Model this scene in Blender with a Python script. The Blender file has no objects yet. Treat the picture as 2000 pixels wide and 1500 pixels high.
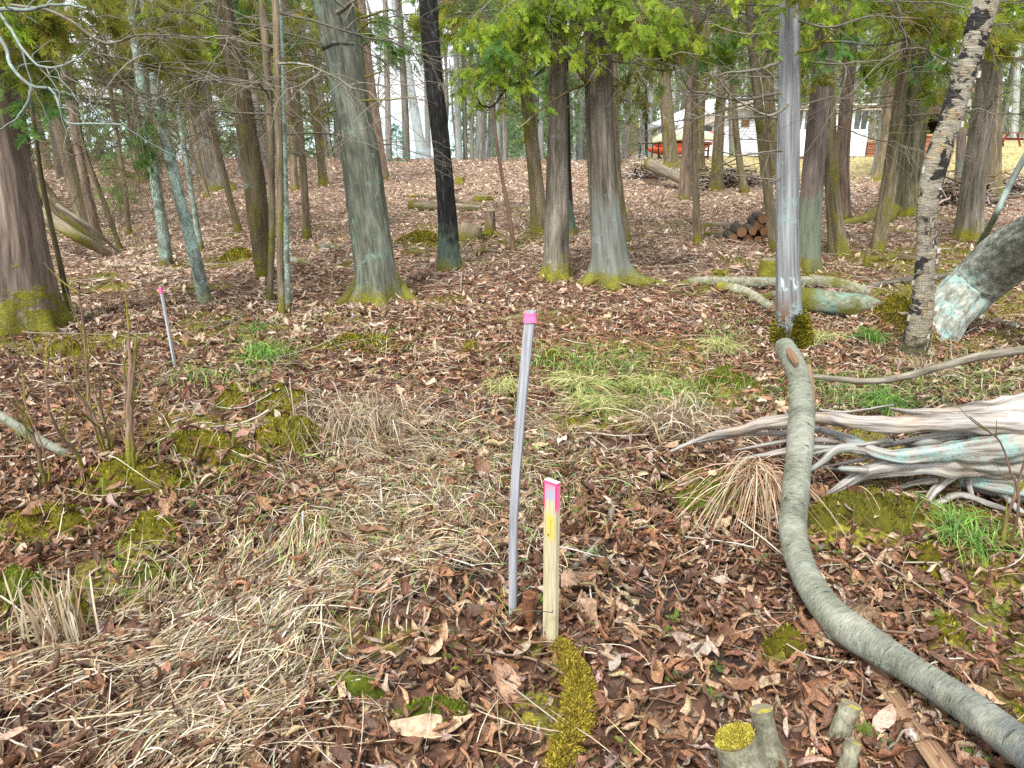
import bpy, math, random
import numpy as np
from mathutils import Vector, Matrix

random.seed(11)
rng = np.random.default_rng(11)
scn = bpy.context.scene
COL = scn.collection
PI = math.pi

# ------------------------------------------------------------------ camera geometry
PITCH = math.radians(19.0)
FPX = 1502.0                     # focal length in pixels of the 2000 px wide photograph
CAM = np.array([0.0, 0.0, 1.5])
FWD = np.array([0.0, math.cos(PITCH), -math.sin(PITCH)])
UPV = np.array([0.0, math.sin(PITCH), math.cos(PITCH)])
RGT = np.array([1.0, 0.0, 0.0])


# ------------------------------------------------------------------ noise
def _h(ix, iy, iz, s):
    n = (ix * 1619 + iy * 31337 + iz * 6971 + s * 1013) & 0x7FFFFFFF
    n = ((n << 13) ^ n) & 0x7FFFFFFF
    with np.errstate(over='ignore'):
        n = (n * (n * n * 15731 + 789221) + 1376312589) & 0x7FFFFFFF
    return n / 2147483647.0


def vn(p, s=0):
    p = np.asarray(p, float)
    i = np.floor(p).astype(np.int64)
    f = p - i
    f = f * f * (3 - 2 * f)
    x, y, z = i[..., 0], i[..., 1], i[..., 2]
    fx, fy, fz = f[..., 0], f[..., 1], f[..., 2]
    def L(a, b, t): return a + (b - a) * t
    c00 = L(_h(x, y, z, s), _h(x + 1, y, z, s), fx)
    c10 = L(_h(x, y + 1, z, s), _h(x + 1, y + 1, z, s), fx)
    c01 = L(_h(x, y, z + 1, s), _h(x + 1, y, z + 1, s), fx)
    c11 = L(_h(x, y + 1, z + 1, s), _h(x + 1, y + 1, z + 1, s), fx)
    return L(L(c00, c10, fy), L(c01, c11, fy), fz)


def fbm(p, o=4, s=0):
    p = np.asarray(p, float)
    a, t, n = 0.5, 0.0, 0.0
    for k in range(o):
        t = t + a * vn(p, s + k * 7)
        n += a
        a *= 0.5
        p = p * 2.03 + 3.1
    return t / n


def n2(x, y, k, o=3, s=0):
    x = np.asarray(x, float); y = np.asarray(y, float)
    return fbm(np.stack([x * k, y * k, np.zeros_like(x * k)], -1), o, s)


def sstep(a, b, x):
    t = np.clip((x - a) / (b - a), 0, 1)
    return t * t * (3 - 2 * t)


# ------------------------------------------------------------------ terrain height
BUMPS = []      # (x, y, rx, ry, h)


def hgt(x, y):
    x = np.asarray(x, float); y = np.asarray(y, float)
    near = sstep(16, 5, np.hypot(x, y))
    z = (n2(x, y, 0.9, 3, 3) - 0.5) * 0.16 * near + (n2(x, y, 0.16, 2, 5) - 0.5) * 0.35 * sstep(3, 9, np.hypot(x, y))
    z = z + (n2(x, y, 4.5, 2, 8) - 0.5) * 0.05 * near
    fall = (1 - sstep(4.0, 10.0, x - 0.05 * (y - 30))) * np.maximum(y - 31.5, 0)
    z = z - np.minimum(fall * 0.14, 6.0)
    for bx, by, rx, ry, h in BUMPS:
        z = z + h * np.exp(-((x - bx) / rx) ** 2 - ((y - by) / ry) ** 2)
    return z


def ray(px, py):
    px = np.asarray(px, float); py = np.asarray(py, float)
    u = (px - 1000) / FPX; v = (750 - py) / FPX
    return FWD + u[..., None] * RGT + v[..., None] * UPV


def PZ(px, py, z):
    d = ray(px, py)
    t = (z - CAM[2]) / d[..., 2]
    return CAM + d * np.asarray(t)[..., None]


def PY(px, py, Y):
    d = ray(px, py)
    t = (Y - CAM[1]) / d[..., 1]
    return CAM + d * np.asarray(t)[..., None]


def G(px, py, off=0.0):
    z = np.zeros(np.shape(np.asarray(px, float)))
    for _ in range(10):
        p = PZ(px, py, z + off)
        z = 0.5 * z + 0.5 * hgt(p[..., 0], p[..., 1])
    p = PZ(px, py, z + off)
    p[..., 2] = hgt(p[..., 0], p[..., 1]) + off
    return p


def depth(p):
    return (np.asarray(p) - CAM) @ FWD


def proj(p):
    q = np.asarray(p) - CAM
    d = np.maximum(q @ FWD, 1e-3)
    return 1000 + FPX * (q @ RGT) / d, 750 - FPX * (q @ UPV) / d


# a bank under the weathered root, a rise along the crest, low hummocks on the left
for (px, py, rx, ry, h) in [(1720, 985, .42, .30, .05), (1960, 960, .5, .35, .04), (260, 930, .5, .28, .06), (470, 880, .4, .22, .07), (1410, 930, .3, .3, .06)]:
    q = PZ(px, py, 0.05)
    BUMPS.append((q[0], q[1], rx, ry, h))


# ------------------------------------------------------------------ mesh builder
class MB:
    def __init__(s):
        s.v, s.q, s.t, s.rest, s.col, s.mq, s.mt, s.n = [], [], [], [], [], [], [], 0

    def add(s, v, q=None, t=None, rest=None, col=None, mi=0):
        v = np.asarray(v, float).reshape(-1, 3)
        s.v.append(v)
        if q is not None and len(q):
            q = np.asarray(q, np.int64).reshape(-1, 4)
            s.q.append(q + s.n); s.mq.append(np.full(len(q), mi))
        if t is not None and len(t):
            t = np.asarray(t, np.int64).reshape(-1, 3)
            s.t.append(t + s.n); s.mt.append(np.full(len(t), mi))
        s.rest.append(v if rest is None else np.asarray(rest, float).reshape(-1, 3))
        c = np.ones((len(v), 3)) if col is None else np.broadcast_to(np.asarray(col, float), (len(v), 3))
        s.col.append(c)
        s.n += len(v)
        return s

    def box(s, c, d, rz=0.0, mi=0, rest=True):
        x, y, z = np.array(d) / 2
        v = np.array([[-x, -y, -z], [x, -y, -z], [x, y, -z], [-x, y, -z], [-x, -y, z], [x, -y, z], [x, y, z], [-x, y, z]])
        ca, sa = math.cos(rz), math.sin(rz)
        v = np.stack([v[:, 0] * ca - v[:, 1] * sa, v[:, 0] * sa + v[:, 1] * ca, v[:, 2]], 1) + np.array(c)
        f = [[0, 3, 2, 1], [4, 5, 6, 7], [0, 1, 5, 4], [1, 2, 6, 5], [2, 3, 7, 6], [3, 0, 4, 7]]
        return s.add(v, f, mi=mi)

    def bar(s, a, b, w, h):
        a, b = np.array(a, float), np.array(b, float)
        t = (b - a) / np.linalg.norm(b - a)
        r = np.array([0, 0, 1.0]) if abs(t[2]) < .9 else np.array([1.0, 0, 0])
        x = np.cross(t, r); x /= np.linalg.norm(x); y = np.cross(x, t)
        v = [p + x * i * w / 2 + y * j * h / 2 for p in (a, b) for i, j in ((-1, -1), (1, -1), (1, 1), (-1, 1))]
        f = [[0, 1, 2, 3], [7, 6, 5, 4], [0, 4, 5, 1], [1, 5, 6, 2], [2, 6, 7, 3], [3, 7, 4, 0]]
        return s.add(np.array(v), f)

    def mesh(s, name, mats, smooth=True):
        me = bpy.data.meshes.new(name)
        v = np.concatenate(s.v)
        q = np.concatenate(s.q) if s.q else np.zeros((0, 4), np.int64)
        t = np.concatenate(s.t) if s.t else np.zeros((0, 3), np.int64)
        me.vertices.add(len(v)); me.vertices.foreach_set('co', v.ravel())
        nl = len(q) * 4 + len(t) * 3
        me.loops.add(nl)
        me.loops.foreach_set('vertex_index', np.concatenate([q.ravel(), t.ravel()]).astype(np.int32))
        me.polygons.add(len(q) + len(t))
        ls = np.concatenate([np.arange(len(q)) * 4, len(q) * 4 + np.arange(len(t)) * 3]).astype(np.int32)
        me.polygons.foreach_set('loop_start', ls)
        mi = np.concatenate(s.mq + s.mt).astype(np.int32)
        me.polygons.foreach_set('material_index', mi)
        me.polygons.foreach_set('use_smooth', np.full(len(mi), smooth))
        a = me.attributes.new('rest', 'FLOAT_VECTOR', 'POINT'); a.data.foreach_set('vector', np.concatenate(s.rest).ravel())
        c = np.concatenate(s.col)
        a = me.attributes.new('tone', 'FLOAT_COLOR', 'POINT')
        a.data.foreach_set('color', np.concatenate([c, np.ones((len(c), 1))], 1).ravel())
        for m in (mats if isinstance(mats, (list, tuple)) else [mats]):
            me.materials.append(m)
        me.update(calc_edges=True)
        me.validate()
        return me

    def build(s, name, mats, parent=None, smooth=True, loc=None):
        return link(name, s.mesh(name, mats, smooth), parent, loc)


def link(name, me, parent=None, loc=None, mw=None):
    o = bpy.data.objects.new(name, me)
    COL.objects.link(o)
    if parent is not None: o.parent = parent
    if mw is not None: o.matrix_local = mw
    elif loc is not None: o.location = loc
    return o


def tag(o, label=None, cat=None, group=None, kind=None):
    if label: o['label'] = label
    if cat: o['category'] = cat
    if group: o['group'] = group
    if kind: o['kind'] = kind
    return o


def empty(name, loc, label, cat, group=None):
    o = bpy.data.objects.new(name, None)
    o.empty_display_size = .1
    COL.objects.link(o)
    o.location = [float(c) for c in loc]
    return tag(o, label, cat, group)


# ------------------------------------------------------------------ tubes
def cr(P, n, power=1.0):
    """Catmull-Rom through the rows of P, n samples."""
    P = np.asarray(P, float)
    m = len(P)
    t = np.linspace(0, 1, n) ** power * (m - 1)
    i = np.minimum(t.astype(int), m - 2)
    f = (t - i)[:, None]
    E = np.concatenate([[2 * P[0] - P[1]], P, [2 * P[-1] - P[-2]]])
    a, b, c, d = E[i], E[i + 1], E[i + 2], E[i + 3]
    return 0.5 * (2 * b + (c - a) * f + (2 * a - 5 * b + 4 * c - d) * f ** 2 + (3 * b - a - 3 * c + d) * f ** 3)


def frames(C):
    T = np.gradient(C, axis=0)
    T /= np.linalg.norm(T, axis=1, keepdims=True) + 1e-12
    U = np.zeros_like(C)
    r = np.array([1.0, 0, 0]) if abs(T[0][0]) < .8 else np.array([0, 0, 1.0])
    for i in range(len(C)):
        r = r - T[i] * (r @ T[i]); r = r / np.linalg.norm(r)
        U[i] = r
    return T, U, np.cross(T, U)


def solid(mb, pts, rad, seg=16, rings=24, ridge=0.03, rk=22.0, lk=1.6, lump=0.06, flare=0.0, fh=0.12, seed=0, cap0=True, cap1=True, capmi=0, mi=0, power=1.0, flat=1.0):
    """One bark-covered limb: a tube through pts with bark ridges in its radius."""
    P = np.concatenate([np.asarray(pts, float), np.asarray(rad, float)[:, None]], 1)
    S = cr(P, rings, power)
    C, R = S[:, :3], np.maximum(S[:, 3], 0.0008)
    T, U, V = frames(C)
    Ln = np.concatenate([[0], np.cumsum(np.linalg.norm(np.diff(C, axis=0), axis=1))])
    a = np.arange(seg) / seg * 2 * PI
    ca, sa = np.cos(a), np.sin(a)
    Rm = R.mean()
    rest = np.stack([np.broadcast_to(ca * Rm, (rings, seg)), np.broadcast_to(sa * Rm, (rings, seg)), np.broadcast_to(Ln[:, None], (rings, seg))], -1)
    r = np.ones((rings, seg)) * R[:, None]
    if ridge:
        q = rest * np.array([rk, rk, lk]) + np.stack([vn(rest * 3 + 9, seed) * 1.2, vn(rest * 3 + 19, seed) * 1.2, vn(rest * 3, seed)], -1)
        n = fbm(q, 2, seed)
        r = r * (1 + ridge * (1 - np.abs(2 * n - 1) * 2.2))
    if lump:
        r = r * (1 + lump * 2 * (fbm(rest * np.array([1 / (Rm * 1.6)] * 2 + [1 / (Rm * 3)]) + seed, 2, seed + 3) - .5))
    if flare:
        k = seed % 3 + 4
        lobe = 0.5 + 0.5 * np.cos(k * a + seed * 1.7 + 0.9 * np.sin(a + seed))
        lobe = lobe ** 1.5 * (0.55 + 0.9 * vn(np.stack([ca + 5, sa, ca * 0 + seed], -1), seed))
        r = r + R[:, None] * flare * np.exp(-np.maximum(Ln - 0.15, 0) / fh)[:, None] * (0.18 + lobe)[None]
    v = C[:, None] + r[..., None] * (U[:, None] * ca[None, :, None] + flat * V[:, None] * sa[None, :, None])
    i = np.arange(rings - 1)[:, None] * seg; j = np.arange(seg)[None]; k = (j + 1) % seg
    q = np.stack([i + j, i + k, i + seg + k, i + seg + j], -1).reshape(-1, 4)
    mb.add(v.reshape(-1, 3), q, rest=rest.reshape(-1, 3), mi=mi)
    for on, ring, idx in ((cap0, 0, -1), (cap1, rings - 1, 1)):
        if on:
            rv = v[ring]
            c = rv.mean(0)
            n = 3
            vs = [c[None]] + [c + (rv - c) * (w / n) for w in range(1, n + 1)]
            rs = np.concatenate([(x - c) @ np.stack([U[ring], V[ring], T[ring]], 1) for x in vs])
            vs = np.concatenate(vs)
            jj = np.arange(seg); kk = (jj + 1) % seg
            t = np.stack([np.zeros(seg, int), 1 + (jj if idx > 0 else kk), 1 + (kk if idx > 0 else jj)], -1)
            qs = []
            for w in range(n - 1):
                a0, b0 = 1 + w * seg, 1 + (w + 1) * seg
                qs.append(np.stack([a0 + jj, b0 + jj, b0 + kk, a0 + kk] if idx > 0 else [a0 + kk, b0 + kk, b0 + jj, a0 + jj], -1))
            mb.add(vs, np.concatenate(qs), t, rest=rs, mi=capmi)
    return C, R


def mtube(mb, paths, rad, sides=5, col=None, mi=0):
    """Many thin tubes at once: paths (N, M, 3), rad (N, M)."""
    paths = np.asarray(paths, float); rad = np.asarray(rad, float)
    N, M, _ = paths.shape
    T = np.gradient(paths, axis=1)
    T /= np.linalg.norm(T, axis=2, keepdims=True) + 1e-12
    d = paths[:, -1] - paths[:, 0]
    ref = np.where((np.abs(d[:, 2]) > .8 * np.linalg.norm(d, axis=1))[:, None], np.array([1.0, 0, 0]), np.array([0, 0, 1.0]))
    U = np.cross(T, ref[:, None]); U /= np.linalg.norm(U, axis=2, keepdims=True) + 1e-9
    V = np.cross(T, U)
    a = np.arange(sides) / sides * 2 * PI
    v = paths[:, :, None] + rad[:, :, None, None] * (U[:, :, None] * np.cos(a)[:, None] + V[:, :, None] * np.sin(a)[:, None])
    Ln = np.linalg.norm(np.diff(paths, axis=1), axis=2).cumsum(1)
    Ln = np.concatenate([np.zeros((N, 1)), Ln], 1)
    rest = np.stack([np.broadcast_to(np.cos(a) * .01, (N, M, sides)) + rng.random((N, 1, 1)) * 9, np.broadcast_to(np.sin(a) * .01, (N, M, sides)), np.broadcast_to(Ln[..., None], (N, M, sides))], -1)
    b = (np.arange(N) * M * sides)[:, None, None]; i = np.arange(M - 1)[None, :, None] * sides
    j = np.arange(sides)[None, None]; k = (j + 1) % sides
    q = np.stack([b + i + j, b + i + k, b + i + sides + k, b + i + sides + j], -1).reshape(-1, 4)
    c = None if col is None else np.repeat(np.asarray(col), M * sides, 0)
    mb.add(v.reshape(-1, 3), q, rest=rest.reshape(-1, 3), col=c, mi=mi)


def scatter(mb, temps, pos, rot, scale, col, which=None):
    """Copies of small templates (V, Q) merged into one mesh. rot (N, 3, 3), scale (N,) or (N, 3)."""
    N = len(pos)
    which = rng.integers(0, len(temps), N) if which is None else which
    scale = np.asarray(scale, float)
    if scale.ndim == 1: scale = np.repeat(scale[:, None], 3, 1)
    for k, (V, Q) in enumerate(temps):
        s = np.nonzero(which == k)[0]
        if not len(s): continue
        v = np.einsum('nij,nvj->nvi', rot[s], V[None] * scale[s][:, None]) + pos[s][:, None]
        q = (np.arange(len(s)) * len(V))[:, None, None] + Q[None]
        r = np.broadcast_to(V[None], v.shape) + (rng.random((len(s), 1, 3)) * 40)
        mb.add(v.reshape(-1, 3), q.reshape(-1, 4), rest=r.reshape(-1, 3), col=np.repeat(col[s], len(V), 0))


def rotm(yaw, pitch, roll):
    cy, sy, cp, sp, cr_, sr = np.cos(yaw), np.sin(yaw), np.cos(pitch), np.sin(pitch), np.cos(roll), np.sin(roll)
    z = np.zeros_like(yaw); o = np.ones_like(yaw)
    def m(*r): return np.stack(r, -1).reshape(-1, 3, 3)
    return m(cy, -sy, z, sy, cy, z, z, z, o) @ m(cp, z, sp, z, o, z, -sp, z, cp) @ m(o, z, z, z, cr_, -sr, z, sr, cr_)


def blades(mb, root, yaw, L, w, lift, tipz, cols, seg=7, curve=0.6, follow=True, lean=None, gz=0.012):
    """Grass blades: thin bent ribbons rooted on the ground."""
    N = len(root)
    t = np.linspace(0, 1, seg)[None]
    cv = rng.normal(0, curve, N)[:, None]
    ang = yaw[:, None] + cv * t
    step = L[:, None] / (seg - 1)
    reach = np.ones((N, 1)) if lean is None else lean[:, None]
    x = root[:, :1] + np.concatenate([np.zeros((N, 1)), np.cumsum(np.cos(ang[:, 1:]) * step * reach, 1)], 1)
    y = root[:, 1:2] + np.concatenate([np.zeros((N, 1)), np.cumsum(np.sin(ang[:, 1:]) * step * reach, 1)], 1)
    z0 = hgt(x, y) if follow else root[:, 2:3]
    z = z0 + gz + lift[:, None] * np.sin(PI * np.minimum(t ** .8, 1)) + tipz[:, None] * t
    ww = w[:, None] * np.minimum(1, (1 - t) * 3.5 + .12) * 0.5
    tw = rng.normal(0, .6, N)[:, None] + rng.normal(0, .8, N)[:, None] * t
    sx, sy = -np.sin(ang) * np.cos(tw), np.cos(ang) * np.cos(tw)
    sz = np.sin(tw)
    A = np.stack([x, y, z], -1); S = np.stack([sx, sy, sz], -1) * ww[..., None]
    v = np.stack([A - S, A + S], 2).reshape(-1, 3)
    b = (np.arange(N) * seg * 2)[:, None]; i = np.arange(seg - 1)[None] * 2
    q = np.stack([b + i, b + i + 1, b + i + 3, b + i + 2], -1).reshape(-1, 4)
    mb.add(v, q, col=np.repeat(cols, seg * 2, 0))


def pick(pal, n, jit=.12):
    pal = np.asarray(pal, float)
    c = pal[rng.integers(0, len(pal), n)]
    return np.clip(c * (1 + rng.normal(0, jit, (n, 1))) * (1 + rng.normal(0, .04, (n, 3))), .002, .95)
# ------------------------------------------------------------------ materials
class NT:
    def __init__(s, name, rough=.8):
        s.m = bpy.data.materials.new(name); s.m.use_nodes = True
        s.t = s.m.node_tree; s.b = s.t.nodes['Principled BSDF']; s.o = s.t.nodes['Material Output']
        s.b.inputs['Roughness'].default_value = rough
        s.b.inputs['Specular IOR Level'].default_value = .3

    def n(s, typ, **kw):
        nd = s.t.nodes.new(typ)
        for k, v in kw.items():
            if k.startswith('i_'):
                k = k[2:]
                k = int(k) if k.isdigit() else k.replace('_', ' ')
                if hasattr(v, 'is_linked') or isinstance(v, bpy.types.NodeSocket): s.t.links.new(v, nd.inputs[k])
                else: nd.inputs[k].default_value = v
            else: setattr(nd, k, v)
        return nd

    def L(s, a, b): s.t.links.new(a, b)

    def attr(s, name, out='Vector'): return s.n('ShaderNodeAttribute', attribute_name=name).outputs[out]

    def noise(s, vec, scale, detail=5, rough=.6, dist=0, typ='FBM'):
        nd = s.n('ShaderNodeTexNoise', i_Vector=vec, i_Scale=scale, i_Detail=detail, i_Roughness=rough, i_Distortion=dist)
        nd.noise_type = typ
        return nd.outputs['Fac']

    def scale(s, vec, x, y, z):
        return s.n('ShaderNodeVectorMath', operation='MULTIPLY', i_0=vec, i_1=(x, y, z)).outputs[0]

    def math(s, op, a, b=0.0, clamp=False):
        nd = s.n('ShaderNodeMath', operation=op, use_clamp=clamp)
        for i, v in enumerate((a, b)):
            if isinstance(v, bpy.types.NodeSocket): s.L(v, nd.inputs[i])
            else: nd.inputs[i].default_value = v
        return nd.outputs[0]

    def rng(s, v, a, b, c=0.0, d=1.0):
        nd = s.n('ShaderNodeMapRange', i_0=v, i_1=a, i_2=b, i_3=c, i_4=d)
        nd.interpolation_type = 'SMOOTHSTEP'
        return nd.outputs[0]

    def ramp(s, fac, stops):
        nd = s.n('ShaderNodeValToRGB', i_0=fac)
        e = nd.color_ramp.elements
        while len(e) < len(stops): e.new(.5)
        for el, (p, c) in zip(e, stops):
            el.position = p; el.color = (*c, 1)
        return nd.outputs[0]

    def mix(s, f, a, b, mode='MIX'):
        nd = s.n('ShaderNodeMix', data_type='RGBA', blend_type=mode)
        for k, v in ((0, f), (6, a), (7, b)):
            if isinstance(v, bpy.types.NodeSocket): s.L(v, nd.inputs[k])
            else: nd.inputs[k].default_value = (*v, 1) if isinstance(v, tuple) else v
        return nd.outputs[2]

    def sep(s, v): return s.n('ShaderNodeSeparateXYZ', i_0=v).outputs

    def bump(s, h, strength=.5, dist=.01):
        s.L(s.n('ShaderNodeBump', i_Height=h, i_Strength=strength, i_Distance=dist).outputs[0], s.b.inputs['Normal'])

    def base(s, c):
        if isinstance(c, tuple): s.b.inputs['Base Color'].default_value = (*c, 1)
        else: s.L(c, s.b.inputs['Base Color'])
        return s


MOSS_A, MOSS_B = (.045, .05, .006), (.21, .195, .016)


def bark(name, dark, mid, light, mossh=.25, lichen=(.22, .3, .26), lich=.0, lichz=99.0, streak=.12, k=26.0, bump=.7, greenlow=None, moss_side=0.0, stain=None, fleckpatch=None):
    m = NT(name, .88)
    r = m.attr('rest')
    oi = m.n('ShaderNodeObjectInfo').outputs['Random']
    off = m.n('ShaderNodeVectorMath', operation='ADD', i_0=r, i_1=m.n('ShaderNodeCombineXYZ', i_2=m.math('MULTIPLY', oi, 37.0)).outputs[0]).outputs[0]
    lv = m.scale(off, 1, 1, streak)
    a = m.noise(lv, k, 6, .65, .3)
    b = m.noise(lv, k * .32, 3, .6, .6)
    fl = m.noise(m.scale(off, 1, 1, streak * .4), k * 3.2, 4, .6, .2)
    f = m.math('ADD', m.math('MULTIPLY', a, .42), m.math('ADD', m.math('MULTIPLY', b, .28), m.math('MULTIPLY', fl, .30)))
    c = m.ramp(f, [(.37, dark), (.5, mid), (.63, light)])
    crack = m.noise(m.scale(off, 1, 1, streak * .6), k * .9, 3, .5, .5, 'RIDGED_MULTIFRACTAL')
    c = m.mix(m.rng(crack, .62, .95, 0, .7), c, tuple(x * .5 for x in dark))
    z = m.sep(r)[2]
    if greenlow:
        g, gz, ga = greenlow
        gn = m.noise(off, 3.2, 4)
        gf = m.math('MULTIPLY', m.rng(m.math('SUBTRACT', z, m.math('MULTIPLY', m.math('SUBTRACT', gn, .5), gz * 1.5)), gz, gz * .7), ga)
        c = m.mix(m.math('MULTIPLY', gf, m.rng(a, .3, .6, .45, 1)), c, g)
    if lich > 0:
        ln = m.noise(off, 7.0, 6, .7)
        lf = m.math('MULTIPLY', m.rng(ln, .68 - lich * .35, .74 - lich * .25), m.rng(m.noise(off, 70, 3), .35, .6))
        if lichz < 50: lf = m.math('MULTIPLY', lf, m.rng(z, lichz, lichz * .6))
        c = m.mix(lf, c, lichen)
    if fleckpatch:  # pale flecks in a band between two heights
        col, z0, z1 = fleckpatch
        pf = m.math('MULTIPLY', m.rng(m.noise(m.scale(off, 1, 1, .25), 30, 4), .52, .6), m.math('MULTIPLY', m.rng(z, z0, z0 + .03), m.rng(z, z1, z1 - .03)))
        c = m.mix(pf, c, col)
    if stain:
        col, sz = stain
        sf = m.math('MULTIPLY', m.rng(m.noise(m.scale(off, 1, 1, .3), 16, 3), .45, .6), m.rng(z, sz, sz * .6))
        c = m.mix(sf, c, col)
    h = m.math('SUBTRACT', f, m.math('MULTIPLY', crack, .25))
    if mossh > 0 or moss_side > 0:
        mn = m.noise(off, 9.0, 5, .7)
        fine = m.noise(off, 90, 3, .7)
        mf = m.rng(m.math('SUBTRACT', z, m.math('MULTIPLY', m.math('SUBTRACT', mn, .5), mossh * 4.2)), mossh + .15 + .07, mossh + .15 - .10)
        mf = m.math('MULTIPLY', mf, m.rng(fine, .3, .46, .35, 1))
        if moss_side > 0:
            mf = m.math('MAXIMUM', mf, m.math('MULTIPLY', m.rng(m.noise(m.scale(off, 1, 1, .35), 5, 5, .6), .62 - moss_side * .3, .72 - moss_side * .3), .85))
        c = m.mix(mf, c, m.ramp(m.math('ADD', m.math('MULTIPLY', fine, .6), m.math('MULTIPLY', mn, .4)), [(.36, MOSS_A), (.62, MOSS_B)]))
        h = m.math('ADD', h, m.math('MULTIPLY', m.math('MULTIPLY', mf, fine), .6))
    v = m.rng(oi, 0, 1, .8, 1.2)
    c = m.mix(1.0, c, m.n('ShaderNodeCombineXYZ', i_0=v, i_1=v, i_2=v).outputs[0], 'MULTIPLY')
    m.base(c); m.bump(h, bump, .02)
    return m.m


M = {}
M['cedar'] = bark('cedar_bark', (.04, .034, .026), (.15, .132, .102), (.33, .30, .25), .15, lich=.25, lichen=(.24, .29, .27))
M['cedar_blue'] = bark('grey_based_cedar_bark', (.04, .034, .026), (.15, .132, .102), (.33, .30, .25), .12, lich=.3, lichen=(.22, .29, .28), greenlow=((.19, .23, .215), 1.05, .6), k=24)
M['cedar_low'] = bark('cedar_bark_mossy_foot', (.045, .034, .027), (.145, .11, .088), (.32, .26, .215), .30, lich=.18, lichz=.35, lichen=(.42, .46, .42), k=21)
M['red'] = bark('reddish_bark', (.05, .034, .025), (.165, .118, .086), (.32, .25, .195), .1, k=30)
M['brown'] = bark('brown_bark', (.042, .034, .02), (.15, .122, .075), (.30, .25, .17), .14, moss_side=.2)
M['mossy'] = bark('mossy_bark', (.03, .024, .012), (.1, .08, .04), (.21, .17, .1), .2, moss_side=.2, lich=.3, lichen=(.2, .26, .2))
M['grey'] = bark('grey_green_bark', (.03, .034, .026), (.115, .125, .094), (.24, .26, .21), .14, lichen=(.17, .27, .21), lich=.38, k=30, streak=.16)
M['lichen'] = bark('lichen_bark', (.045, .05, .042), (.14, .17, .14), (.26, .31, .26), .1, lichen=(.30, .43, .38), lich=.75, k=34, streak=.35, stain=((.12, .06, .035), .3))
M['black'] = bark('black_bark', (.004, .004, .004), (.011, .011, .011), (.06, .062, .06), .1, k=34, streak=.22, bump=1.0, greenlow=((.10, .15, .115), .62, .75))
M['snag'] = bark('bare_grey_wood', (.045, .044, .044), (.19, .20, .205), (.40, .43, .445), .0, lichen=(.25, .34, .325), lich=.45, k=26, streak=.05, bump=.45, stain=((.17, .09, .06), .62), fleckpatch=((.5, .56, .6), .58, .70))
M['furrow'] = bark('furrowed_bark', (.012, .012, .006), (.085, .08, .048), (.25, .235, .16), .16, k=17, streak=.13, bump=1.0, moss_side=.08)
M['green'] = bark('green_stained_bark', (.045, .035, .03), (.14, .112, .095), (.27, .225, .2), .1, greenlow=((.13, .20, .13), 1.0, .62), k=24)
M['far'] = bark('far_bark', (.07, .065, .055), (.17, .155, .135), (.3, .28, .25), 0, k=16, bump=.3)
M['farlight'] = bark('pale_far_bark', (.12, .13, .125), (.27, .29, .275), (.42, .45, .43), .06, lich=.4, k=16, bump=.3)
M['branch'] = bark('twig_bark', (.045, .038, .028), (.135, .12, .09), (.27, .25, .2), 0, lichen=(.3, .37, .33), lich=.25, k=45, bump=.2)
M['browntwig'] = bark('brown_twig_bark', (.045, .033, .018), (.125, .098, .055), (.23, .19, .115), 0, lichen=(.22, .27, .2), lich=.15, k=45, bump=.2)
M['lichlimb'] = bark('lichen_limb', (.05, .058, .05), (.13, .155, .138), (.23, .275, .25), 0, lichen=(.24, .34, .31), lich=.5, k=45, bump=.3)
M['log'] = bark('log_bark', (.05, .04, .026), (.17, .14, .095), (.33, .285, .21), 0, moss_side=.45, k=24)
M['palelog'] = bark('pale_log', (.11, .085, .058), (.25, .21, .15), (.4, .35, .27), 0, moss_side=.06, k=30, streak=.08, bump=.4)
M['birchlog'] = bark('fallen_birch', (.09, .085, .05), (.25, .25, .175), (.42, .42, .32), 0, lichen=(.33, .52, .47), lich=.15, moss_side=.38, k=30, streak=1.6, bump=.5)
M['lichrock'] = bark('lichened_log', (.07, .08, .045), (.21, .24, .165), (.36, .385, .29), .02, lichen=(.15, .36, .33), lich=.55, k=24, streak=1.0, moss_side=.25)
M['leaner'] = bark('rough_leaner', (.04, .044, .038), (.17, .18, .15), (.38, .40, .345), 0, lichen=(.2, .33, .32), lich=.6, lichz=1.1, k=20, streak=.7, bump=1.0)
M['arch'] = bark('smooth_grey_bark', (.05, .055, .042), (.125, .138, .108), (.23, .25, .21), 0, lichen=(.24, .28, .255), lich=.25, k=40, streak=.9, bump=.45, stain=None)
M['stub'] = bark('stub_bark', (.05, .046, .028), (.13, .122, .082), (.24, .225, .165), .0, k=40)
M['stub2'] = bark('cut_stem_bark', (.06, .056, .034), (.15, .145, .10), (.26, .25, .185), 0, k=40, streak=1.3, lich=.3, lichen=(.26, .29, .2), moss_side=.0, bump=.5)
M['rot'] = bark('rotten_wood', (.05, .028, .015), (.16, .095, .055), (.3, .21, .13), 0, lichen=(.4, .46, .42), lich=.3, k=40, streak=.06)
M['shrub'] = bark('shrub_bark', (.06, .036, .026), (.15, .095, .066), (.25, .18, .13), .02, k=50, bump=.1)
M['lath'] = bark('weathered_lath', (.12, .125, .14), (.30, .315, .35), (.50, .52, .56), 0, k=120, streak=.035, bump=.35)


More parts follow.
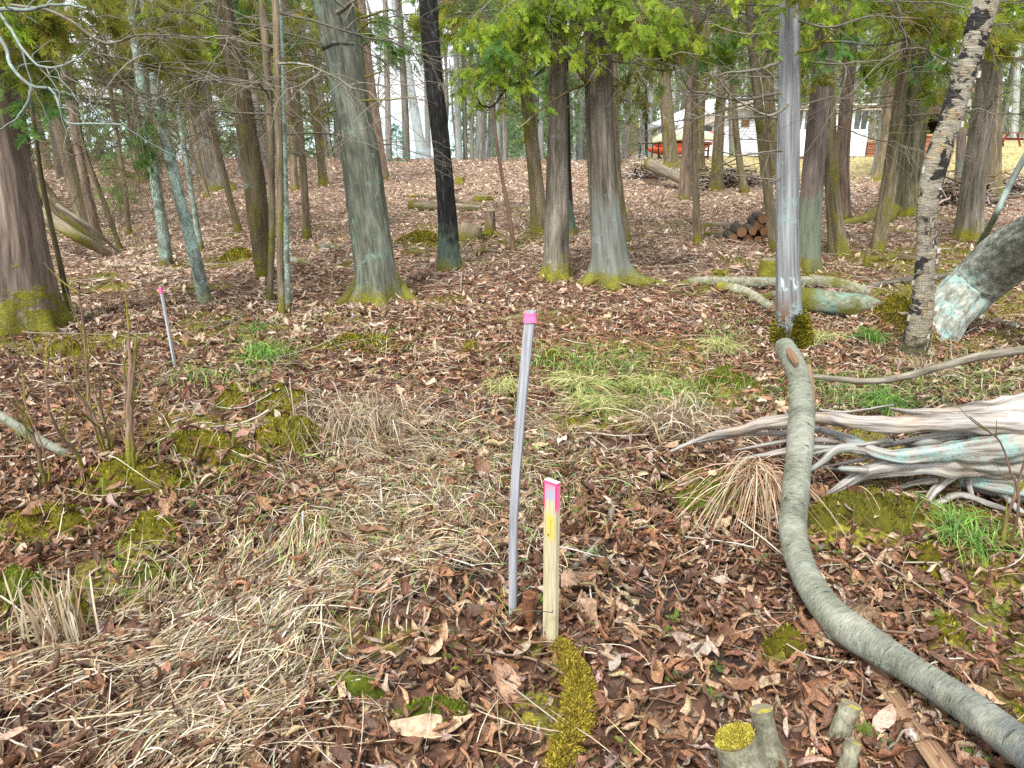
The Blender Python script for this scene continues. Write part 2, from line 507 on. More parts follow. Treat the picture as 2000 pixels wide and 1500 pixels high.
def birch():
    m = NT('birch_bark', .7)
    r = m.attr('rest')
    big = m.noise(m.scale(r, .9, .9, 1.0), 5.2, 5, .62, .9)
    big2 = m.noise(m.scale(r, .8, .8, 1.3), 8.0, 4, .6, 1.2)
    fine = m.noise(m.scale(r, .35, .35, 2.6), 48, 5, .7, .5)
    mid = m.noise(m.scale(r, .5, .5, 1.9), 16, 4, .65, .7)
    c = m.ramp(m.math('ADD', m.math('MULTIPLY', mid, .5), m.math('MULTIPLY', fine, .5)), [(.34, (.05, .045, .035)), (.43, (.19, .17, .125)), (.52, (.32, .295, .225)), (.64, (.43, .41, .34))])
    c = m.mix(m.rng(big2, .54, .64, 0, .85), c, m.ramp(fine, [(.35, (.17, .115, .055)), (.6, (.45, .35, .2))]))
    c = m.mix(m.rng(big, .60, .70, 0, .7), c, (.17, .205, .19))
    c = m.mix(m.rng(m.math('ADD', m.math('MULTIPLY', big, .75), m.math('MULTIPLY', mid, .25)), .482, .455), c, m.ramp(fine, [(.4, (.007, .007, .007)), (.66, (.06, .055, .05))]))
    z = m.sep(r)[2]
    mossy = m.rng(m.math('SUBTRACT', z, m.math('MULTIPLY', m.math('SUBTRACT', mid, .5), .8)), .42, .2)
    c = m.mix(m.math('MULTIPLY', mossy, .75), c, m.ramp(fine, [(.35, (.04, .04, .014)), (.6, (.16, .15, .07))]))
    m.base(c); m.bump(m.math('ADD', fine, m.math('MULTIPLY', big2, .8)), 1.0, .025)
    return m.m


M['birch'] = birch()


def arch_mat():
    """Smooth grey-green bark: cloudy tone, fine cross-wise pores, scuffs down to brown, a darker bluish tone on the butt end."""
    m = NT('smooth_pored_bark', .55)
    r = m.attr('rest')
    z = m.sep(r)[2]
    cloud = m.noise(r, 6, 5, .65, .4)
    grain = m.noise(m.scale(r, .6, .6, 2.6), 60, 5, .7, .3)
    c = m.ramp(m.math('ADD', m.math('MULTIPLY', cloud, .6), m.math('MULTIPLY', grain, .4)), [(.33, (.06, .062, .048)), (.45, (.15, .16, .12)), (.55, (.24, .25, .20)), (.68, (.36, .37, .32))])
    c = m.mix(m.rng(m.noise(r, 15, 6, .7), .56, .66, 0, .6), c, (.27, .33, .29))
    pore = m.noise(m.scale(r, .5, .5, 3.2), 34, 3, .5)
    c = m.mix(m.rng(pore, .36, .30, 0, .8), c, (.03, .028, .022))
    scuff = m.noise(m.scale(r, 1, 1, .45), 9, 5, .7)
    c = m.mix(m.rng(scuff, .63, .68, 0, .85), c, m.ramp(grain, [(.35, (.11, .055, .028)), (.65, (.30, .17, .09))]))
    butt = m.math('MULTIPLY', m.rng(z, 1.35, 2.1), m.rng(m.noise(r, 11, 5, .7), .38, .56))
    c = m.mix(m.math('MULTIPLY', butt, .75), c, (.075, .085, .10))
    m.base(c)
    m.bump(m.math('ADD', m.math('SUBTRACT', grain, m.math('MULTIPLY', m.rng(pore, .36, .3), .4)), m.math('MULTIPLY', scuff, .8)), .8, .012)
    return m.m


M['arch'] = arch_mat()


def endgrain(name, a, b, mossc=None):
    m = NT(name, .85)
    r = m.attr('rest')
    s = m.sep(r)
    d = m.math('SQRT', m.math('ADD', m.math('MULTIPLY', s[0], s[0]), m.math('MULTIPLY', s[1], s[1])))
    w = m.math('SINE', m.math('ADD', m.math('MULTIPLY', d, 900.0), m.math('MULTIPLY', m.noise(r, 30, 3), 7.0)))
    n = m.noise(r, 60, 5, .7)
    c = m.mix(m.math('ADD', m.math('MULTIPLY', w, .22), m.math('MULTIPLY', n, .7), True), a, b)
    if mossc: c = m.mix(m.rng(m.noise(r, 25, 4), .5, .62), c, mossc)
    m.base(c); m.bump(n, .4, .006)
    return m.m


M['end'] = endgrain('cut_wood', (.22, .15, .08), (.5, .39, .25))
M['endold'] = endgrain('old_cut_wood', (.10, .085, .055), (.3, .26, .18), (.3, .27, .03))
M['endfire'] = endgrain('firewood_end', (.15, .07, .035), (.42, .24, .125))
M['firebark'] = bark('firewood_bark', (.02, .015, .012), (.07, .052, .04), (.16, .125, .1), 0, k=40)


def drift():
    m = NT('weathered_root_wood', .75)
    r = m.attr('rest')
    lv = m.scale(r, 1, 1, .06)
    a = m.noise(lv, 60, 6, .65, .6); b = m.noise(lv, 17, 4, .6, 1.0)
    f = m.math('ADD', m.math('MULTIPLY', a, .5), m.math('MULTIPLY', b, .5))
    c = m.ramp(f, [(.36, (.02, .016, .013)), (.43, (.14, .118, .098)), (.51, (.31, .295, .275)), (.66, (.49, .485, .49))])
    tan = m.rng(m.noise(r, 4, 4), .45, .65)
    c = m.mix(m.math('MULTIPLY', tan, .38), c, m.ramp(f, [(.33, (.08, .045, .025)), (.5, (.4, .28, .16)), (.66, (.6, .47, .32))]))
    tone = m.sep(m.attr('tone', 'Color'))
    lf = m.math('MULTIPLY', m.rng(m.noise(r, 14, 6, .7), .42, .58), m.math('SUBTRACT', 1.0, tone[0]))
    c = m.mix(m.math('MULTIPLY', lf, m.rng(m.noise(r, 90, 4, .7), .35, .55)), c, (.18, .33, .31))
    cr_ = m.noise(lv, 44, 2, .5, .4, 'RIDGED_MULTIFRACTAL')
    c = m.mix(m.rng(cr_, .6, .95, 0, .9), c, (.025, .018, .015))
    m.base(c); m.bump(m.math('SUBTRACT', f, m.math('MULTIPLY', cr_, .35)), .8, .015)
    return m.m


M['drift'] = drift()


def toned(name, rough=.7, trans=0.0, spec=.3, veins=0.0, vary=.25):
    """Colour from the piece itself (each leaf or blade has its own), broken up by fine noise."""
    m = NT(name, rough)
    m.b.inputs['Specular IOR Level'].default_value = spec
    c = m.attr('tone', 'Color')
    r = m.attr('rest')
    n = m.noise(r, 9 if veins else 25, 4, .65)
    v = m.rng(n, .25, .75, 1 - vary, 1 + vary)
    c = m.mix(1.0, c, m.n('ShaderNodeCombineXYZ', i_0=v, i_1=v, i_2=v).outputs[0], 'MULTIPLY')
    m.base(c)
    if veins:
        m.bump(n, veins, .01)
    if trans:
        tr = m.n('ShaderNodeBsdfTranslucent', i_Color=c)
        mx = m.n('ShaderNodeMixShader', i_0=trans, i_1=m.b.outputs[0], i_2=tr.outputs[0])
        m.L(mx.outputs[0], m.o.inputs[0])
    return m.m


M['leaf'] = toned('dead_leaf', .55, .08, .4, .6, .5)
M['straw'] = toned('dry_grass_blade', .65, .15, .3)
M['blade'] = toned('green_grass_blade', .55, .3, .3)
M['moss'] = toned('moss', .9, .15, .1, 0, .3)
M['frond'] = toned('cedar_foliage', .6, .5, .25, 0, .15)
M['stick'] = toned('fallen_twig', .85, 0, .2, .3, .3)


def plain(name, c, rough=.6, var=.12, k=20.0, metal=0.0, bump=.1, stretch=(1, 1, 1)):
    m = NT(name, rough)
    r = m.scale(m.attr('rest'), *stretch)
    n = m.noise(r, k, 5, .65)
    v = m.rng(n, .25, .75, 1 - var, 1 + var)
    m.base(m.mix(1.0, c, m.n('ShaderNodeCombineXYZ', i_0=v, i_1=v, i_2=v).outputs[0], 'MULTIPLY'))
    m.b.inputs['Metallic'].default_value = metal
    if bump: m.bump(n, bump, .004)
    return m.m


M['pink'] = plain('pink_tape', (.72, .13, .29), .45, .1)
M['sticker'] = plain('yellow_sticker', (.5, .41, .1), .5, .05)
M['ink'] = plain('dark_ink', (.07, .06, .02), .6, .1)
M['wire'] = plain('rusty_wire', (.09, .075, .06), .6, .2, 200)
M['rust'] = plain('rusty_iron', (.13, .055, .026), .85, .5, 60, 0, .5)
M['siding'] = plain('white_siding', (.74, .78, .86), .5, .03, 4)
M['white'] = plain('white_trim', (.8, .82, .85), .5, .03)
M['fascia'] = plain('tan_fascia', (.5, .44, .38), .6, .1)
M['roof'] = plain('pale_roof', (.66, .68, .72), .6, .08)
M['brownwin'] = plain('brown_board', (.2, .12, .06), .6, .15)
M['plank'] = plain('red_brown_plank', (.30, .115, .06), .65, .25, 14, stretch=(.1, 1, 1))
M['planktop'] = plain('worn_plank', (.42, .22, .13), .65, .2, 14)
M['shed'] = plain('dark_shed_wood', (.07, .035, .022), .8, .3, 10)
M['picnic'] = plain('maroon_paint', (.16, .025, .03), .55, .15)
M['orange'] = plain('orange_hull', (.75, .13, .04), .35, .05)
M['redhull'] = plain('red_hull', (.72, .05, .04), .35, .05)
M['palehull'] = plain('pale_green_hull', (.58, .66, .44), .4, .06)
M['hullin'] = plain('tan_gunwale', (.45, .33, .18), .6, .1)
M['iron'] = plain('black_iron', (.015, .016, .018), .5, .1)
M['stone'] = plain('grey_stone', (.3, .29, .27), .85, .3, 18, 0, .6)


def glass():
    m = NT('window_glass', .08)
    r = m.attr('rest')
    m.base(m.ramp(m.noise(r, 1.6, 2), [(.35, (.05, .07, .08)), (.65, (.16, .2, .22))]))
    m.b.inputs['Specular IOR Level'].default_value = .8
    return m.m


M['glass'] = glass()


def stake_mat():
    """New pine stake: pale wood, brushed pink paint over the top end and the edges."""
    m = NT('new_stake', .6)
    r = m.attr('rest')             # x across the wide face, y thickness, z height from the top downwards (0 at the top)
    s = m.sep(r)
    g = m.noise(m.scale(r, 1, 1, .06), 160, 5, .6)
    wood = m.ramp(g, [(.3, (.30, .26, .15)), (.55, (.43, .39, .255)), (.75, (.51, .48, .34))])
    jag = m.math('MULTIPLY', m.math('SUBTRACT', m.noise(m.scale(r, 1, 1, .1), 110, 4, .7), .5), .05)
    zz = m.math('ADD', s[2], jag)
    edge = m.math('MAXIMUM', m.rng(m.math('ABSOLUTE', s[0]), .0165, .0195), 0)
    side = m.rng(m.math('ABSOLUTE', s[0]), .0222, .0224)
    wash = m.rng(zz, .068, .05)
    wood = m.mix(m.math('MULTIPLY', wash, .85), wood, m.mix(m.rng(zz, .035, .01), (.30, .31, .42), (.48, .2, .32)))
    pink = m.math('MULTIPLY', edge, m.rng(zz, .098, .075))
    c = m.mix(pink, wood, m.mix(side, (.52, .02, .11), (.68, .15, .30)))
    c = m.mix(m.rng(s[2], .012, .004), c, (.6, .06, .2))
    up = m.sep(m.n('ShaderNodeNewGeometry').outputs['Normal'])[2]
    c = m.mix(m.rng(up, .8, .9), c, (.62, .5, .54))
    m.base(c); m.bump(g, .15, .002)
    return m.m


M['stake'] = stake_mat()


def ground_mat():
    m = NT('forest_floor', .92)
    r = m.attr('rest')
    t = m.sep(m.attr('tone', 'Color'))      # r moss, g lawn, b dryness of the litter, negative for dark mud and painted shade
    def cells(k, seed):
        q = m.n('ShaderNodeVectorMath', operation='ADD', i_0=m.scale(r, 1, 1, .3), i_1=(seed, seed * 2, 0)).outputs[0]
        w = m.n('ShaderNodeMix', data_type='VECTOR', i_0=.06, i_4=q, i_5=m.n('ShaderNodeTexNoise', i_Vector=q, i_Scale=k * .5).outputs['Color']).outputs[1]
        nd = m.n('ShaderNodeTexVoronoi', i_Vector=w, i_Scale=k)
        e = m.n('ShaderNodeTexVoronoi', feature='DISTANCE_TO_EDGE', i_Vector=w, i_Scale=k)
        return nd.outputs['Color'], e.outputs['Distance']
    c1, e1 = cells(19.0, 0.0)
    s1 = m.sep(c1)
    pal = [(.0, (.07, .03, .018)), (.25, (.17, .075, .042)), (.45, (.25, .125, .075)), (.65, (.34, .2, .13)), (.85, (.42, .31, .235)), (1.0, (.09, .05, .035))]
    dry = [(.0, (.13, .075, .048)), (.25, (.28, .165, .105)), (.45, (.38, .255, .175)), (.65, (.5, .37, .27)), (.85, (.62, .5, .4)), (1.0, (.2, .12, .08))]
    a = m.ramp(s1[0], pal); b = m.ramp(s1[0], dry)
    near_ = m.rng(t[2], .1, .8, .42, 1)  # near litter darkened so the gaps between leaves look shaded
    litter = m.mix(1.0, m.mix(m.math('MAXIMUM', t[2], 0.0), a, b), m.n('ShaderNodeCombineXYZ', i_0=near_, i_1=near_, i_2=near_).outputs[0], 'MULTIPLY')
    bare = m.rng(t[2], -.15, -.7)  # mask of the mud patches and the shade painted with them
    soil = m.ramp(m.noise(r, 30, 6, .7), [(.3, (.022, .013, .009)), (.6, (.085, .045, .028)), (.8, (.15, .085, .055))])
    patch = m.noise(r, 2.2, 4)
    vis = m.math('MULTIPLY', m.rng(e1, .0, .12, .25, 1), m.rng(s1[1], .15, .35))
    c = m.mix(vis, soil, litter)
    c = m.mix(m.rng(patch, .35, .65, .35, 0), c, soil)
    c = m.mix(bare, c, m.ramp(m.noise(r, 40, 5, .7), [(.35, (.012, .009, .007)), (.65, (.05, .032, .022))]))
    mf = m.noise(r, 60, 5, .7)
    mc = m.ramp(mf, [(.34, (.025, .03, .004)), (.5, (.12, .115, .012)), (.66, (.28, .24, .028))])
    c = m.mix(m.math('MULTIPLY', m.rng(t[0], .3, .7), m.rng(m.noise(r, 22, 4), .35, .5)), c, mc)
    ln = m.noise(r, 5, 5, .7)
    lawn = m.ramp(ln, [(.3, (.24, .19, .08)), (.5, (.40, .34, .16)), (.68, (.27, .29, .08))])
    c = m.mix(m.math('MULTIPLY', t[1], m.rng(m.noise(r, 1.3, 4), .2, .5, .6, 1)), c, lawn)
    m.base(c)
    m.bump(m.math('ADD', m.math('MULTIPLY', e1, 1.5), m.math('MULTIPLY', mf, .5)), .6, .02)
    return m.m


M['ground'] = ground_mat()


def water():
    m = NT('lake_water', .12)
    m.base((.2, .25, .28))
    m.b.inputs['Specular IOR Level'].default_value = .9
    m.bump(m.noise(m.n('ShaderNodeTexCoord').outputs['Object'], .6, 4), .1, .1)
    return m.m


M['water'] = water()
# ------------------------------------------------------------------ branch and foliage pools (shared meshes)
def limb_paths(seed, L, n1, n2, droop=.25, wig=.12, r0=.011, up=False):
    R = np.random.default_rng(seed)
    Mp = 9
    def path(p0, d, l, wg, dr):
        t = np.linspace(0, 1, Mp)[:, None]
        d = d / np.linalg.norm(d)
        side = np.cross(d, [0, 0, 1.0]); side /= np.linalg.norm(side) + 1e-6
        up_ = np.cross(side, d)
        w = np.cumsum(R.normal(0, wg, (Mp, 2)), 0) / Mp ** .5; w[0] = 0
        return p0 + d * l * t + side * (w[:, :1] * l * .35 * t ** .5) + up_ * (w[:, 1:] * l * .35 * t ** .5) + np.array([0, 0, -1.0]) * dr * l * t ** 1.6
    main = path(np.zeros(3), np.array([1.0, 0, .12 if not up else .3]), L, wig, droop)
    P, Rd, lev = [main], [np.linspace(r0, r0 * .28, Mp)], [0]
    def kids(par, pr, l, n, lv):
        out = []
        for i in range(n):
            t = R.uniform(.18, .98); k = min(int(t * (Mp - 1)), Mp - 2)
            f = t * (Mp - 1) - k
            p = par[k] * (1 - f) + par[k + 1] * f
            d = par[k + 1] - par[k]; d /= np.linalg.norm(d)
            a = R.uniform(.5, 1.15) * R.choice([-1, 1])
            ax = R.normal(0, .35)
            d2 = np.array([d[0] * math.cos(a) - d[1] * math.sin(a), d[0] * math.sin(a) + d[1] * math.cos(a), d[2] + ax])
            ll = l * R.uniform(.25, .6) * (1.15 - t * .6)
            q = path(p, d2, ll, wig * 1.3, droop * R.uniform(0, 1.4))
            rr = max(pr[k] * .55, .0013)
            P.append(q); Rd.append(np.linspace(rr, max(rr * .3, .0009), Mp)); lev.append(lv)
            out.append((q, Rd[-1], ll))
        return out
    k1 = kids(main, Rd[0], L, n1, 1)
    for q, rr, ll in k1:
        kids(q, rr, ll, R.poisson(n2), 2)
    return np.array(P), np.array(Rd), np.array(lev)


def wood_mesh(name, paths, rad, mat, sides=5):
    mb = MB(); mtube(mb, paths, rad, sides)
    return mb.mesh(name, mat)


DEAD = [wood_mesh('dead_branch', *limb_paths(100 + i, 1.5, 13, 2.6, .12 + .09 * (i % 3), .2, .009)[:2], M['branch']) for i in range(7)]
TWIG = [wood_mesh('twiggy_branch', *limb_paths(200 + i, 1.3, 24, 4.2, .30 + .1 * (i % 3), .16, .0065)[:2], M['browntwig']) for i in range(6)]
LIMB = [wood_mesh('bare_limb', *limb_paths(300 + i, 2.0, 5, 1.2, .10, .22, .021)[:2], M['branch'], 7) for i in range(4)]
SNAGB = [wood_mesh('snag_branch', *limb_paths(350 + i, .55, 3 + i, .6, .12, .3, .008)[:2], M['branch'], 6) for i in range(4)]
LICH = [wood_mesh('lichen_branch', *limb_paths(400 + i, 1.6, 9, 1.6, .25, .28, .016)[:2], M['lichlimb'], 6) for i in range(3)]


def frond_temps():
    """A flat, forked cedar spray: an axis, side sprigs, and sprigs on those."""
    out = []
    for sd in range(4):
        R = np.random.default_rng(500 + sd)
        V, Q = [], []
        def strip(p, d, l, w):
            d = d / np.linalg.norm(d); s = np.array([-d[1], d[0], R.normal(0, .35)])
            z = np.array([0, 0, -.10 * l])
            a = p; b = p + d * l * .55 + z * .3; c = p + d * l + z
            k = len(V)
            V.extend([a - s * w * .35, a + s * w * .35, b - s * w * .55, b + s * w * .55, c - s * w * .12, c + s * w * .12])
            Q.extend([[k, k + 1, k + 3, k + 2], [k + 2, k + 3, k + 5, k + 4]])
        strip(np.zeros(3), np.array([1.0, 0, 0]), 1.0, .035)
        for i in range(9):
            t = .08 + i * .1
            for sg in (-1, 1):
                if R.random() < .12: continue
                tt = t + R.uniform(-.03, .03)
                p = np.array([tt, 0, -.10 * tt * tt])
                a = R.uniform(.55, .8)
                d = np.array([math.cos(a), sg * math.sin(a), R.normal(-.08, .15)])
                l = (.48 - .34 * t) * R.uniform(.8, 1.15)
                strip(p, d, l, .032)
                for j in range(3):
                    u = .25 + j * .25
                    a2 = R.uniform(.5, .8) * R.choice([-1, 1])
                    d2 = np.array([d[0] * math.cos(a2) - d[1] * math.sin(a2), d[0] * math.sin(a2) + d[1] * math.cos(a2), d[2]])
                    strip(p + d * l * u, d2, l * .42 * (1 - u * .4), .028)
        V = np.array(V)
        V[:, 2] -= .16 * V[:, 0] ** 2 + .25 * V[:, 1] ** 2
        out.append((V, np.array(Q)))
    return out


FRONDS = frond_temps()
GREENS = [(.22, .34, .025), (.28, .40, .032), (.17, .28, .022), (.34, .41, .04), (.14, .21, .02), (.28, .33, .03)]
OLIVES = [(.22, .25, .025), (.18, .22, .022), (.26, .26, .03), (.15, .18, .018), (.27, .23, .035)]
COOLS = [(.10, .24, .055), (.14, .29, .06), (.09, .2, .045), (.17, .30, .055)]


def fronds_on(mb, P, Rd, lev, seed, per, size, pal, minlev=1):
    R = np.random.default_rng(seed)
    pos, yaw, pit, rol, sc = [], [], [], [], []
    for p, l in zip(P, lev):
        if l < minlev: continue
        n = per if l == 2 else per + 2
        for i in range(n):
            t = R.uniform(.25, 1.0) * (len(p) - 1); k = min(int(t), len(p) - 2)
            q = p[k] + (p[k + 1] - p[k]) * (t - k)
            d = p[k + 1] - p[k]
            pos.append(q); yaw.append(math.atan2(d[1], d[0]) + R.normal(0, .6))
            pit.append(R.uniform(.05, .95)); rol.append(R.normal(0, .7)); sc.append(size * R.uniform(.6, 1.25))
    n = len(pos)
    if not n: return
    c = np.asarray(pal)[R.integers(0, len(pal), n)] * (1 + R.normal(0, .16, (n, 1)))
    scatter(mb, FRONDS, np.array(pos), rotm(np.array(yaw), np.array(pit), np.array(rol)), np.array(sc), np.clip(c, .01, .6), R.integers(0, 4, n))


BOUGH = []       # (wood, foliage) pairs
for i in range(9):
    pal = (GREENS, GREENS, GREENS, OLIVES, OLIVES, COOLS, GREENS, OLIVES, COOLS)[i]
    P, Rd, lev = limb_paths(600 + i, 1.7, 12, 2.2, .35, .14, .012)
    mb = MB(); fronds_on(mb, P, Rd, lev, 700 + i, 3, .20, pal)
    BOUGH.append((wood_mesh('bough', P, Rd, M['branch'], 4), mb.mesh('foliage', M['frond'])))
GREEN_B, OLIVE_B, COOL_B = (0, 1, 2, 6), (3, 4, 7), (5, 8)


# ------------------------------------------------------------------ trees traced at their real distances
TREES = []
STYLE = {'cedar_blue': dict(ridge=.10, rk=24, lk=1.2), 'cedar': dict(ridge=.10, rk=24, lk=1.2), 'cedar_low': dict(ridge=.11, rk=20, lk=1.0), 'furrow': dict(ridge=.16, rk=15, lk=1.6),
         'black': dict(ridge=.08, rk=32, lk=5), 'birch': dict(ridge=.05, rk=10, lk=20), 'snag': dict(ridge=.04, rk=30, lk=1.0)}


def tree(name, label, mat, pts, H=8.5, flare=.5, fh=.13, dead=0, dz=(.48, 1.06), dsc=1.0, pool=None, leaf=0, lz=None, lsc=1.0, lpal=None, cat='tree', group=None, seg=None, lump=.05, Yoff=0.0, trunk='trunk', moss_roots=None, bm=None):
    px, py, w = pts[0]
    g = G(np.array(px), np.array(py))
    r0 = w * depth(g) / FPX / 2
    Y = g[1] + r0 * .7 + Yoff
    if Yoff:
        g = PY(np.array(px), np.array(py), Y); g[2] = hgt(g[0], g[1])
    base = np.array([PY(np.array(px), np.array(py), Y)[0], Y, hgt(PY(np.array(px), np.array(py), Y)[0], Y)])
    P, R = [], []
    for i, (a, b, ww) in enumerate(pts):
        q = PY(np.array(a), np.array(b), Y)
        if i == 0: q = base.copy()
        P.append(q); R.append(ww * depth(q) / FPX / 2)
    P, R = np.array(P), np.array(R) * .93
    if P[-1][2] < H:                                   # carry the stem on above the picture
        d = P[-1] - P[-2]; d = d / max(d[2], .05)
        d[:2] = np.clip(d[:2], -.5, .5)
        top = H - P[-1][2]
        P = np.concatenate([P, [P[-1] + d * top * .5 * np.array([.8, .8, 1]), P[-1] + d * top * np.array([.6, .6, 1])]])
        R = np.concatenate([R, [R[-1] * .62, R[-1] * .12]])
    d0 = P[1] - P[0]; d0 = d0 / np.linalg.norm(d0)
    loc = np.concatenate([[P[0] - d0 * .15], P]) - base
    rad = np.concatenate([[R[0]], R])
    near = Y < 10
    sg = seg or int(np.clip(30 * R[0] / .1, 12, 96 if near else 26))
    rings = 130 if Y < 9 else (60 if Y < 15 else 34)
    root = empty(name, base, label, cat, group)
    mb = MB()
    st = STYLE.get(mat, dict(ridge=.05, rk=24, lk=2.0))
    k = len(TREES)
    C, RR = solid(mb, loc, rad, sg, rings, flare=flare, fh=fh, seed=k + 1, lump=lump, power=1.7, cap0=False, **st)
    mb.build(trunk, M[mat], root)
    T = dict(root=root, C=C, R=RR, base=base, Y=Y, k=k, kids=0)
    TREES.append(T)
    zt = 1.5 + .13 * Y + .2
    rr = random.Random(k * 7 + 3)
    pl = pool or DEAD
    for i in range(dead):
        z = rr.uniform(dz[0], dz[1]) * zt
        attach(T, rr.choice(pl), z, rr.uniform(0, 2 * PI), rr.uniform(.65, 1.2) * dsc, rr.uniform(-.15, .25), mat=bm)
    z0 = lz if lz is not None else zt * .86
    for i in range(leaf):
        z = z0 + (i / max(leaf, 1)) ** 1.3 * (H * .93 - z0)
        s = lsc * (1.1 - .6 * (z / H) ** 2) * rr.uniform(.75, 1.15)
        attach(T, BOUGH[rr.choice(lpal or (0, 1, 2, 3, 4, 5))], z, i * 2.4 + rr.uniform(-.5, .5), s, rr.uniform(-.05, .3))
    return T


def at_height(T, z):
    C, R = T['C'], T['R']
    i = int(np.clip(np.searchsorted(C[:, 2], z), 1, len(C) - 1))
    f = np.clip((z - C[i - 1, 2]) / max(C[i, 2] - C[i - 1, 2], 1e-4), 0, 1)
    return C[i - 1] * (1 - f) + C[i] * f, R[i - 1] * (1 - f) + R[i] * f


def attach(T, m, z, yaw, s, pitch=0.0, roll=0.0, mat=None):
    """A branch (or a leafy bough with its foliage) on the stem of T at height z."""
    c, r = at_height(T, z)
    d = np.array([math.cos(yaw), math.sin(yaw), 0])
    mw = Matrix.Translation(Vector(c + d * r * .75)) @ Matrix.Rotation(yaw, 4, 'Z') @ Matrix.Rotation(-pitch, 4, 'Y') @ Matrix.Rotation(roll, 4, 'X') @ Matrix.Scale(s, 4)
    T['kids'] += 1
    if isinstance(m, tuple):
        b = link('branch', m[0], T['root'], mw=mw)
        link('foliage', m[1], b)
    else:
        b = link('branch', m, T['root'], mw=mw)
    return b


def reach(T, m, z, target, L=1.7, roll=0.0, sc=None):
    """A branch from height z on T that reaches towards a world point."""
    c, r = at_height(T, z)
    p = np.asarray(target) - (T['base'] + c)
    yaw = math.atan2(p[1], p[0]); pit = math.atan2(p[2], math.hypot(p[0], p[1]))
    return attach(T, m, z, yaw, sc or np.linalg.norm(p) / L, pit, roll)


# --- left edge
tA = tree('cedar_tree', 'thick leftmost cedar with a mossy flared foot cut by the picture edge', 'cedar_low', [(48, 655, 118), (42, 560, 108), (30, 440, 98), (8, 300, 86), (-18, 180, 78), (-45, 20, 72)], flare=.75, fh=.16, dead=3, dz=(.55, .95), lump=.10)
tree('young_tree', 'thin mossy stem standing just right of the thick leftmost cedar', 'mossy', [(138, 618, 14), (118, 520, 11), (98, 430, 10), (80, 340, 9), (60, 200, 8)], H=5, dead=5, pool=TWIG, flare=.2)
tree('dark_tree', 'very dark trunk half hidden behind the thick leftmost cedar', 'black', [(78, 446, 32), (62, 380, 30), (35, 230, 28), (10, 120, 26), (-10, 0, 25)], dead=5, pool=TWIG, leaf=9, lpal=OLIVE_B)
for L_, pts, mt in [
    ('leaning brown trunk in the left thicket, first to the right of the dark trunk', [(168, 452, 30), (140, 340, 28), (105, 200, 25), (70, 60, 23)], 'brown'),
    ('brown trunk with ragged bark in the left thicket leaning over the fallen poles', [(192, 470, 19), (165, 350, 18), (140, 220, 16), (112, 60, 15)], 'red'),
    ('slim crooked stem at the right rim of the left thicket', [(236, 490, 9), (205, 400, 9), (165, 290, 8), (140, 150, 7)], 'mossy'),
    ('straight slender stem standing alone in the leaves right of the left thicket', [(253, 460, 10), (243, 360, 10), (228, 260, 9), (205, 100, 8)], 'brown'),
    ('dark trunk farther back behind the straight slender stem of the left thicket', [(282, 357, 28), (268, 270, 26), (250, 160, 25), (232, 0, 24)], 'furrow'),
    ('broad brown trunk right of the farther dark trunk behind the left thicket', [(318, 333, 30), (305, 250, 28), (292, 140, 27), (280, 0, 26)], 'brown')]:
    tree('cedar_tree', L_, mt, pts, dead=9, pool=TWIG, dsc=1.15, leaf=4, lpal=OLIVE_B, dz=(.2, 1.05), flare=.35)
tree('young_tree', 'grey-green lichened trunk left of the leaning blue-green trunk', 'lichen', [(325, 521, 24), (318, 450, 22), (300, 330, 21), (282, 200, 20), (262, 60, 18)], dead=7, pool=TWIG, flare=.3)
tB = tree('young_tree', 'slim leaning trunk covered in blue-green lichen left of the big grey tree', 'lichen', [(402, 598, 27), (385, 520, 25), (362, 430, 24), (340, 340, 22), (318, 250, 21), (300, 140, 19), (283, 10, 17)], dead=6, dz=(.5, 1.0), flare=.25)
for L_, pts, mt, nd in [
    ('flared dark brown cedar on the rise, a thin brown stem leaning in front of it', [(427, 372, 50), (412, 300, 42), (396, 200, 37), (383, 90, 34), (372, 0, 32)], 'cedar', 5),
    ('thin brown stem leaning left in front of the flared dark brown cedar', [(467, 457, 14), (447, 380, 13), (425, 290, 12), (395, 180, 10), (370, 70, 9)], 'brown', 4),
    ('thin stem close behind the leaning blue-green trunk', [(393, 492, 12), (378, 400, 11), (362, 300, 10), (345, 190, 9), (330, 40, 8)], 'lichen', 4),
    ('slight stem at the left foot of the flared dark brown cedar', [(405, 386, 10), (388, 310, 9), (372, 230, 8), (355, 120, 7)], 'brown', 3)]:
    tree('young_tree' if pts[0][2] < 20 else 'cedar_tree', L_, mt, pts, dead=nd + 3, pool=TWIG, leaf=6 if pts[0][2] > 20 else 3, lpal=OLIVE_B + (0,), flare=.45)
tC = tree('cedar_tree', 'shaggy moss-hung trunk with one pale lichened side beside the three thin stems', 'mossy', [(516, 545, 30), (506, 440, 42), (492, 320, 42), (476, 210, 40), (456, 100, 39), (436, 0, 38)], dead=9, pool=TWIG, leaf=6, lsc=.55, lpal=OLIVE_B, flare=.2, lump=.12)
for L_, pts in [('left one of three thin close-set stems before the shaggy trunk', [(526, 592, 13), (531, 470, 14), (530, 340, 15), (526, 200, 15), (512, 0, 15)]),
                ('nearest of three thin close-set stems, its foot lowest in the leaves', [(551, 622, 14), (547, 500, 14), (547, 350, 15), (543, 200, 15), (538, 0, 15)]),
                ('right one of three thin close-set stems, pale with lichen', [(563, 613, 11), (560, 480, 11), (557, 350, 12), (552, 200, 12), (548, 50, 11)])]:
    tree('young_tree', L_, 'lichen' if 'lichen' in L_ else 'brown', pts, dead=5, dz=(.5, 1.0), flare=.2, H=6)
